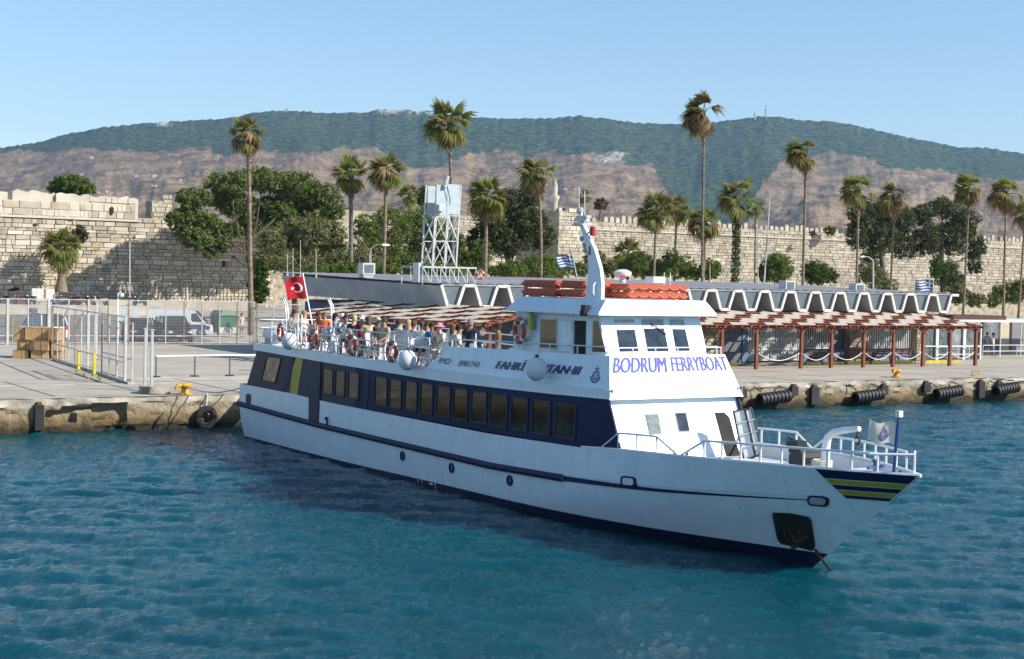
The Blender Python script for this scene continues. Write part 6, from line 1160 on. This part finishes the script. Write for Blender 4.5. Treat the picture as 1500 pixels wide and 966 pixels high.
# mooring lines from the stern to the quay
for i, (a, b_, lb) in enumerate(((Vector((XC - 1.9, -3.9, 2.0)), Vector((atZ(289, 582, QZ).x, .5, QZ + .3)), 'mooring line from the stern to the yellow bollard'), (Vector((XC + 1.9, -3.9, 2.0)), Vector((XC + 4.5, .8, QZ + .2)), 'mooring line running from the far stern corner to the quay'))):
    tag(MB().tube([a.lerp(b_, t) + Vector((0, 0, -.25 * math.sin(math.pi * t))) for t in np.linspace(0, 1, 10)], .025, 6).build('mooring_line', M_rope, None, True), lb, 'rope')
mb = MB(); gw = empty('gangway', (XC, -2.6, QZ), 0, 'narrow gangway from the ferry stern to the quay', 'gangway'); MB().add([(XC - .45, -4.6, 1.75), (XC + .45, -4.6, 1.75), (XC + .45, .9, 1.40), (XC - .45, .9, 1.40), (XC - .45, -4.6, 1.67), (XC + .45, -4.6, 1.67), (XC + .45, .9, 1.34), (XC - .45, .9, 1.34)], [(0, 1, 2, 3), (7, 6, 5, 4), (0, 4, 5, 1), (1, 5, 6, 2), (2, 6, 7, 3), (3, 7, 4, 0)]).build('deck', M_steel, gw)
for s in (-.45, .45): MB().tube([(XC + s, -4.6, 2.6), (XC + s, .9, 2.3)], .025, 6).build('handrail', M_railw, gw)
# people on the quay
for px, py, ang, lb, sh, pn, hr_, st_ in ((1454, 522, 200, 'person in a white shirt standing by the canopy posts', WHT, (.25, .32, .45), (.1, .06, .04), 'short'), (1445, 521, 160, 'person in pale blue beside the one in white under the canopy', (.30, .42, .60), (.2, .2, .25), (.06, .04, .03), 'short'), (1418, 512, 180, 'person in dark clothes in the shade under the pergola end', (.03, .03, .035), (.03, .03, .03), (.03, .02, .02), 'short')):
    P = atZ(px, py, QZ); person(P, R_(ang), 'stand_walk' if px == 1454 else 'stand', lb, sh, pn, hr_, st_, 0, 1.0, group='people on the quay')
P = atY(354, 492, 55.); person((P.x, 55, QZ), R_(200), 'stand', 'person in a pale top standing beside the green stall', (.62, .50, .46), (.2, .2, .2), (.15, .08, .04), 'long', 1, 1.1, group='people on the quay')
P = Vector((XC - 1.6, -6.4, 2.1)); person((XC - 1.55, -6.6, 1.55), R_(120), 'stand', 'crew member in an orange top behind the stern window', (.60, .16, .05), (.1, .1, .1), (.05, .03, .02), 'short', 0, .95)
# ================================================================== vegetation
def leafmat(nm, c, c2, tr=.25):
    m = bpy.data.materials.new(nm); m.use_nodes = True; n = m.node_tree.nodes; l = m.node_tree.links; b = n['Principled BSDF']; b.inputs['Roughness'].default_value = .6; b.inputs['Specular IOR Level'].default_value = .25
    tc = n.new('ShaderNodeTexCoord'); nz = n.new('ShaderNodeTexNoise'); nz.inputs['Scale'].default_value = 1.1; nz.inputs['Detail'].default_value = 4; l.new(tc.outputs['Object'], nz.inputs[0])
    rp = n.new('ShaderNodeValToRGB'); rp.color_ramp.elements[0].position = .34; rp.color_ramp.elements[0].color = (*c2, 1); rp.color_ramp.elements[1].position = .66; rp.color_ramp.elements[1].color = (*c, 1); l.new(nz.outputs[0], rp.inputs[0]); l.new(rp.outputs[0], b.inputs['Base Color'])
    t = n.new('ShaderNodeBsdfTranslucent'); l.new(rp.outputs[0], t.inputs[0]); mx = n.new('ShaderNodeMixShader'); mx.inputs[0].default_value = tr; l.new(b.outputs[0], mx.inputs[1]); l.new(t.outputs[0], mx.inputs[2]); l.new(mx.outputs[0], n['Material Output'].inputs[0]); return m
ML = {'pine': leafmat('pine_needles', (.18, .23, .055), (.07, .10, .027)), 'dark': leafmat('juniper_foliage', (.11, .13, .046), (.045, .062, .022)), 'olive': leafmat('tamarisk_foliage', (.26, .26, .105), (.12, .125, .045)), 'green': leafmat('bush_foliage', (.22, .28, .06), (.085, .125, .028), .45), 'ivy': leafmat('ivy_foliage', (.10, .16, .03), (.035, .06, .014)), 'grey': leafmat('dry_shrub', (.17, .14, .08), (.07, .06, .03))}
M_bark = mat('bark', (.11, .08, .055), .95, var=.35, scale=2.5, bump=.6, bscale=8); M_barkg = mat('bark_grey', (.21, .18, .145), .95, var=.35, scale=2, bump=.6, bscale=8)
def leaves(mb, c, rad, n_, ls, r, shell=.55, flat=1.):
    d = r.normal(0, 1, (n_, 3)); d /= np.linalg.norm(d, axis=1)[:, None]; p = np.array(c) + d * np.array(rad) * (shell + (1 - shell) * r.random((n_, 1)) ** .7)
    a = r.normal(0, 1, (n_, 3)); t = np.cross(a, r.normal(0, 1, (n_, 3))); t /= np.linalg.norm(t, axis=1)[:, None]; b = np.cross(a / np.linalg.norm(a, axis=1)[:, None], t); s = ls * r.uniform(.6, 1.4, (n_, 1))
    V = np.stack([p - t * s, p + b * s * .45, p + t * s, p - b * s * .45], 1).reshape(-1, 3).tolist(); o = len(mb.v); mb.v.extend(V); mb.f.extend([(o + 4 * i, o + 4 * i + 1, o + 4 * i + 2, o + 4 * i + 3) for i in range(n_)]); mb.m.extend([0] * n_)
def tree(label, base, blobs, kind, n_, ls, seed, trunk=None, cat='tree', name='tree', grp=None, tr_r=.45):
    """blobs: (centre, radii); every blob is broken into many small clumps of leaf faces"""
    r = np.random.default_rng(seed); o = empty(name, base, 0, label, cat, grp); mb = MB(); tot = sum(b_[1][0] * b_[1][2] for b_ in blobs)
    for c, rad in blobs:
        k = max(8, int(3.6 * n_ * rad[0] * rad[2] / tot / 20))
        for _ in range(k):
            d = r.normal(0, 1, 3); d /= np.linalg.norm(d); q = np.array(c) + d * np.array(rad) * (.25 + .75 * r.random() ** .55); s = float(np.mean(rad)) * r.uniform(.12, .28)
            leaves(mb, q, (s, s, s * .75), 20, ls * .68, r, .25)
    mb.build('crown', ML[kind], o)
    if trunk:
        P = Vector(base); mbt = MB(); top = Vector(trunk); ms_ = [P.lerp(top, t) + Vector((math.sin(t * 5 + seed) * .35, 0, 0)) * (t > 0) for t in np.linspace(0, 1, 7)]; mbt.tube(ms_, [tr_r * (1.25 - .65 * t) for t in np.linspace(0, 1, 7)], 8)
        tk = mbt.build('trunk', M_bark, o, True)
        for i, (c, rad) in enumerate(blobs[:9]):
            c = Vector(c); s = ms_[3 + i % 3]; mid = s.lerp(c, .55) + Vector((0, 0, -.12 * (c - s).length)); MB().tube([s, mid, c + Vector((0, 0, -rad[2] * .1))], [tr_r * .42, tr_r * .26, tr_r * .1], 6).build('limb', M_bark, tk, True)
    return o
def blob(px, py, rx, ry, Y, dy=1.): c = atY(px, py, Y); k = 1 / pxm(c); return (tuple(c), (rx * k, rx * k * dy, ry * k))
def gnd(px, Y, z=QZ): P = atY(px, 440, Y); return (P.x, Y, z)
# big pine before the castle wall
Yp = 150.
pb = [blob(px, py, rx, ry, Yp + dy) for px, py, rx, ry, dy in ((335, 268, 36, 17, 0), (385, 264, 38, 18, 2), (430, 272, 40, 20, 3), (468, 288, 30, 20, 4), (285, 290, 28, 15, -1), (262, 322, 20, 17, -2), (300, 325, 26, 16, 0), (290, 352, 24, 16, -2), (320, 358, 22, 14, 0), (345, 300, 32, 18, 3), (400, 305, 34, 18, 4), (278, 305, 16, 14, -2), (310, 372, 16, 8, 0), (485, 305, 22, 20, 2), (273, 342, 18, 12, -2), (445, 300, 30, 18, 6), (336, 338, 20, 12, 2), (370, 330, 34, 16, 5), (415, 328, 34, 18, 5), (455, 322, 30, 18, 6), (325, 290, 30, 16, 3), (300, 340, 26, 14, 1))]
tree('large spreading pine with dark umbrella crown before the castle wall', gnd(372, Yp), pb, 'pine', 19000, .34, 1, atY(365, 335, Yp), tr_r=.5)
mkt = lambda lb, kind, Y, L, n_, ls, seed, base, trunk=None, name='tree', cat='tree', grp=None, tr_r=.35: tree(lb, gnd(base, Y), [blob(*q, Y + (random.random() - .5) * 4) for q in L], kind, n_, ls, seed, atY(*trunk, Y) if trunk else None, cat, name, grp, tr_r)
mkt('olive green tamarisk bush right of the pine trunk', 'olive', 100., [(398, 362, 22, 30), (428, 352, 26, 36), (460, 348, 26, 38), (488, 355, 22, 34), (440, 385, 60, 22), (380, 388, 16, 22)], 7200, .24, 2, 430, (440, 370))
mkt('bright green bushy mass behind the lattice tower', 'green', 95., [(540, 340, 26, 28), (575, 330, 30, 30), (612, 335, 30, 34), (640, 350, 22, 32), (560, 375, 40, 26), (610, 380, 44, 24), (665, 375, 20, 24)], 8200, .22, 3, 590, (590, 360))
mkt('dark evergreen tree between two palms behind the terminal', 'dark', 96., [(745, 300, 30, 24), (770, 325, 32, 28), (718, 325, 26, 26), (740, 350, 40, 26), (790, 345, 22, 24), (700, 355, 20, 22), (775, 290, 20, 16)], 7600, .26, 4, 742, (742, 330))
mkt('broad green bush filling the gap right of the lattice tower', 'green', 92., [(690, 385, 26, 20), (668, 360, 16, 22), (705, 372, 16, 24)], 2600, .2, 42, 690, None, 'shrub', 'shrub')
mkt('wide olive bush behind the side pergola', 'olive', 88., [(500, 385, 26, 20), (525, 378, 18, 26), (545, 390, 20, 16)], 2600, .2, 43, 505, None, 'shrub', 'shrub')
mkt('leafy green bush between the mast and the palm group', 'green', 88., [(905, 392, 22, 14), (945, 392, 26, 18), (1000, 392, 20, 18)], 3000, .2, 44, 930, None, 'shrub', 'shrub')
mkt('continuous green hedge along the back of the terminal, left half', 'green', 70., [(470, 398, 26, 10), (510, 396, 26, 12), (560, 397, 28, 11), (610, 398, 28, 11), (660, 398, 28, 11)], 3600, .18, 45, 560, None, 'hedge', 'hedge')
mkt('dark bush by the wall top right of the left palms', 'dark', 130., [(622, 290, 14, 18), (632, 305, 10, 14)], 1200, .24, 41, 625, None, 'bush', 'bush')
mkt('rounded green shrub at the foot of the dark tree', 'green', 80., [(790, 392, 34, 18), (750, 395, 24, 14), (822, 390, 18, 18), (725, 398, 14, 10)], 3600, .20, 5, 790, None, 'shrub', 'shrub')
mkt('left of two dark spreading trees on the right', 'dark', 110., [(1262, 315, 22, 18), (1290, 308, 26, 20), (1320, 322, 24, 22), (1255, 345, 18, 22), (1290, 350, 30, 26), (1325, 358, 24, 22), (1275, 378, 14, 14)], 7600, .26, 6, 1293, (1292, 350), tr_r=.45)
mkt('right of two dark spreading trees on the right', 'dark', 108., [(1352, 315, 20, 18), (1380, 305, 26, 16), (1412, 325, 24, 22), (1395, 350, 34, 26), (1430, 365, 16, 22), (1358, 350, 22, 26), (1428, 392, 12, 12)], 7600, .26, 7, 1380, (1382, 345), tr_r=.45)
mkt('ivy covered bush between the two dark trees', 'ivy', 90., [(1385, 400, 20, 22), (1398, 415, 16, 18), (1372, 390, 10, 18)], 2600, .2, 8, 1388, None, 'bush', 'bush')
BG = 'green shrubs before the curtain wall'
for lb, kind, Y, L, n_, seed in (('round green shrub left of the ivy clad palm', 'green', 85., [(1040, 395, 18, 16), (1018, 400, 12, 12)], 1500, 11), ('green shrub below the leaning palm, left one', 'green', 84., [(1138, 392, 24, 22), (1120, 400, 14, 14)], 2600, 12), ('dark green shrub below the leaning palm, right one', 'ivy', 82., [(1195, 400, 22, 18), (1215, 405, 14, 12)], 2200, 13), ('olive shrub under the slim palms', 'olive', 84., [(1282, 405, 18, 20), (1265, 400, 12, 18), (1300, 418, 16, 12)], 2200, 14), ('dry olive shrub right of the Greek flag', 'olive', 70., [(1405, 432, 16, 16), (1430, 440, 14, 12)], 1500, 15), ('green shrub at the right picture edge', 'green', 72., [(1475, 430, 24, 18), (1498, 425, 18, 20), (1455, 440, 12, 12)], 2400, 16), ('green shrub left of the two small palms', 'green', 84., [(935, 385, 18, 18), (965, 395, 20, 14), (985, 385, 16, 20)], 2600, 17), ('olive shrub behind the ferry mast', 'olive', 86., [(872, 385, 18, 20), (850, 395, 14, 12), (895, 395, 12, 12)], 1900, 18), ('dry grey tuft growing on the fortress wall', 'grey', 163., [(1190, 342, 5, 4)], 200, 19), ('small green bush growing near the wall top', 'green', 162., [(1216, 338, 9, 7)], 400, 20), ('dry shrub hanging from the wall by the merlons', 'grey', 161., [(880, 300, 11, 10)], 500, 21), ('dark green bush right of the minaret', 'dark', 170., [(822, 315, 10, 10)], 500, 22)):
    mkt(lb, kind, Y, L, n_, .2 if Y < 120 else .28, seed, L[0][0], None, 'shrub', 'shrub', BG)
mkt('round green tree rising above the castle parapet', 'green', 178., [(104, 270, 26, 14), (88, 276, 18, 10), (122, 277, 18, 10)], 3200, .36, 23, 104, (104, 275), tr_r=.5)
mkt('pale dry bush growing from the castle wall', 'grey', 161., [(118, 344, 12, 14)], 600, .3, 24, 118, None, 'shrub', 'shrub')
mkt('dark vegetation tuft at the fence end beside the palm trunk', 'ivy', 70., [(378, 425, 16, 20), (384, 395, 10, 18)], 1500, .22, 25, 378, None, 'shrub', 'shrub')
# ------------------------------------------------------------------ fan palms
ML['frond'] = leafmat('palm_frond_green', (.29, .31, .08), (.14, .17, .04), .55); ML['frond2'] = leafmat('palm_frond_olive', (.29, .26, .09), (.15, .14, .045), .45); ML['dead'] = leafmat('palm_frond_dead', (.29, .19, .09), (.15, .09, .04), .2)
def frond_mesh(kind, seed, droop):
    r = random.Random(seed); mb = MB(); pet = .75; mb.tube([(0, 0, 0), (pet * .5, 0, .04), (pet, 0, 0)], [.035, .025, .018], 4); nb = 15
    for i in range(nb):
        a = R_(-78 + 156 * i / (nb - 1)) + r.uniform(-.04, .04); L = (.95 - .22 * abs(i - nb // 2) / (nb / 2)) * r.uniform(.85, 1.1); d = Vector((math.cos(a), math.sin(a), 0)); sd3 = Vector((-d.y, d.x, 0)); w_ = .058
        p0 = Vector((pet, 0, 0)); p1 = p0 + d * L * .55 + Vector((0, 0, -.02 - droop * .10)); p2 = p0 + d * L * .95 + Vector((0, 0, -droop * .45 * r.uniform(.7, 1.5))) + Vector((r.uniform(-.05, .05), r.uniform(-.05, .05), 0))
        mb.add([p0, p1 - sd3 * w_ * 1.3, p1 + Vector((0, 0, -.035)), p1 + sd3 * w_ * 1.3, p2], [(0, 1, 2), (0, 2, 3), (1, 4, 2), (2, 4, 3)])
    return mb.mesh('frond', ML[kind])
FR = {k: [frond_mesh(k, s, dr) for s, dr in ((1, .5), (2, .9), (3, 1.3))] for k in ('frond', 'frond2')}; FR['dead'] = [frond_mesh('dead', s, dr) for s, dr in ((4, 1.4), (5, 1.9), (6, 2.4))]
M_ptr = mat('palm_trunk', (.25, .185, .125), .95, var=.3, scale=1.5, bump=.7, bscale=5, stretch=(1, 1, 4)); M_ptg = mat('palm_trunk_grey', (.20, .17, .14), .95, var=.3, scale=1.5, bump=.7, bscale=5, stretch=(1, 1, 4))
WIND = (-r0).normalized()
def palm(label, Y, crown, rpx, base, wind=.3, n_=34, dead=.3, seed=0, tr=.24, skirt=1., ivy=False, grey=False, curve=0., zbase=QZ, name='fan_palm', squat=False):
    r = random.Random(seed); C = atY(*crown, Y); B = atY(*base, Y); B.z = zbase
    if not squat:     # carry the trunk line down to the ground
        t0, t1 = atY(*crown, Y), atY(*base, Y); sl_ = (t1.x - t0.x) / max(.1, t0.z - t1.z); B = Vector((t1.x + sl_ * max(0, t1.z - zbase) * .5, Y, zbase))
    o = empty(name, B, 0, label, 'palm tree', 'fan palms'); R0 = rpx / pxm(C); s0 = R0 / 1.5
    H_ = C.z - B.z; pts = [B.lerp(C, t) + r0 * (curve * math.sin(math.pi * t)) for t in np.linspace(0, 1, 14)]; rr = [tr * (1.25 - .5 * min(1, t * 3) - .12 * t) for t in np.linspace(0, 1, 14)]
    tk = MB().tube(pts, rr, 10).build('trunk', M_ptg if grey else M_ptr, o, True)
    mb = MB()      # ring scars and cut leaf bases near the top
    for k in range(26): t = .80 + .19 * k / 26; p = B.lerp(C, t) + r0 * (curve * math.sin(math.pi * t)); a = r.uniform(0, 6.28); d = Vector((math.cos(a), math.sin(a), 0)); mb.bar(p + d * tr * .5, p + d * tr * 1.35 + Vector((0, 0, .18)), .07, .04)
    mb.build('leaf_bases', M_ptr, o)
    def put(d, kind, sc_, k):
        x = d.normalized(); y = Vector((0, 0, 1)).cross(x); y = y.normalized() if y.length > .05 else Vector((0, 1, 0)); z = x.cross(y)
        q = Matrix((x, y, z)).transposed() @ Matrix.Rotation(r.uniform(-.5, .5), 3, 'X'); ob = link('frond', FR[kind][k], o, C - B + Vector((0, 0, -.05)) + Vector((r.uniform(-.1, .1), r.uniform(-.1, .1), r.uniform(-.25, .1))) * s0)
        ob.rotation_euler = q.to_euler(); ob.scale = (sc_,) * 3
    n_ = int(n_ * .88)
    for i in range(n_):
        az = i * 2.399 + r.uniform(-.3, .3); el = R_(84 - 122 * (i / n_) ** .8) + r.uniform(-.15, .15); d = Vector((math.cos(az) * math.cos(el), math.sin(az) * math.cos(el), math.sin(el))) + WIND * wind * r.uniform(.5, 1.4)
        kind = 'dead' if r.random() < .75 * dead * (.2 + i / n_) else ('frond2' if r.random() < .3 + dead * .5 else 'frond'); put(d, kind, s0 * r.uniform(.8, 1.15), min(2, int(3 * i / n_)))
    for i in range(int(9 * skirt)): az = r.uniform(0, 6.28); el = R_(r.uniform(-84, -45)); put(Vector((math.cos(az) * math.cos(el), math.sin(az) * math.cos(el), math.sin(el))) + WIND * wind * .35, 'dead', s0 * r.uniform(.6, .95), r.randrange(3))
    if ivy: mv = MB(); rg = np.random.default_rng(seed); [leaves(mv, tuple(B.lerp(C, t)), (.55 * (1.25 - t * .5), .55, .5), 60, .16, rg, .6) for t in np.linspace(.05, .86, 34)]; mv.build('ivy', ML['ivy'], o)
    return o
palm('tall palm with ragged brown crown left of the red flag', 60., (364, 196), 29, (368, 440), .35, 34, .55, 1, .25, 1.3, grey=False)
palm('tallest left palm, its full crown above the lattice tower', 75., (658, 180), 36, (664, 300), .25, 38, .35, 2, .25, 1.1, grey=True)
palm('dark trunked palm, leftmost of the pair behind the side pergola', 70., (514, 256), 30, (515, 400), .2, 36, .18, 3, .3, .8, grey=True)
palm('palm with green crown right of the dark trunked palm', 66., (566, 248), 29, (562, 400), .2, 36, .28, 4, .24, 1.)
palm('low far palm crown between the left palms and the tower', 118., (600, 285), 19, (602, 340), .15, 28, .1, 5, .25, .3)
palm('bushy green palm just right of the lattice tower', 60., (713, 288), 33, (711, 405), .25, 38, .15, 6, .26, .6)
palm('slender palm with windswept crown left of the minaret', 58., (788, 252), 31, (789, 405), .6, 36, .35, 7, .2, .9, curve=.3)
palm('brown skirted palm at the left of the group beside the tall palm', 75., (962, 310), 30, (957, 405), .25, 36, .3, 8, .24, 1.2)
palm('middle palm of the group beside the tall palm', 88., (992, 305), 24, (988, 385), .2, 32, .15, 9, .26, .7, grey=True)
palm('bent palm partly hidden behind the tall trunk', 80., (1032, 325), 27, (1022, 400), .3, 32, .3, 10, .24, 1., curve=.5)
palm('tallest palm of all, windswept crown high above the roof', 43., (1031, 166), 33, (1029, 410), .95, 36, .5, 11, .17, 1.5, grey=True)
palm('palm with its whole trunk wrapped in ivy', 70., (1080, 290), 31, (1077, 410), .45, 34, .15, 12, .25, .4, ivy=True)
palm('small palm crown right behind the ivy clad palm', 112., (1107, 305), 16, (1107, 340), .2, 24, .1, 13, .2, .2)
palm('leaning tall palm with crown blown to one side', 50., (1181, 222), 30, (1176, 418), 1.0, 34, .4, 14, .2, .9)
palm('slim palm with ragged crown left of the dark trees', 52., (1258, 277), 27, (1255, 415), .7, 30, .45, 15, .18, 1.2)
palm('slim palm with dry brown crown before the dark trees', 54., (1311, 287), 24, (1304, 428), .6, 28, .75, 16, .18, .9)
palm('slender palm right of the dark trees', 48., (1420, 277), 27, (1411, 455), .6, 30, .4, 17, .17, 1.1)
palm('slender palm second from the right picture edge', 50., (1474, 283), 27, (1470, 455), .6, 30, .5, 18, .17, .9)
palm('palm cut by the right picture edge', 52., (1502, 312), 20, (1492, 455), .5, 26, .4, 19, .17, .6)
palm('squat thick palm growing against the castle wall', 158., (90, 362), 32, (90, 425), .1, 44, .12, 20, .75, .9, zbase=atY(90, 428, 158.).z, squat=True)
palm('low young palm before the fortress wall', 90., (920, 372), 24, (920, 402), .1, 30, .05, 21, .3, .0, squat=True)
palm('tiny far palm above the battlements', 190., (857, 288), 12, (857, 320), .1, 22, .1, 22, .25, .3)
palm('second tiny far palm peeping over the battlements', 195., (879, 302), 8, (879, 325), .1, 18, .1, 23, .25, .1)
# ================================================================== the air over the bay
mb = MB(); mb.b2((-9000, -1700, -3.5), (9500, 8300, 800)); hz_ = mb.build('haze', [], None); hz_.data.materials.clear()
mh = bpy.data.materials.new('haze_air'); mh.use_nodes = True; n = mh.node_tree.nodes; n.remove(n['Principled BSDF']); pv = n.new('ShaderNodeVolumePrincipled'); pv.inputs['Color'].default_value = (.38, .66, 1, 1); pv.inputs['Density'].default_value = HAZE; pv.inputs['Anisotropy'].default_value = .2
mh.node_tree.links.new(pv.outputs[0], n['Material Output'].inputs['Volume']); hz_.data.materials.append(mh); tag(hz_, 'thin blue haze over the bay', kind='stuff')
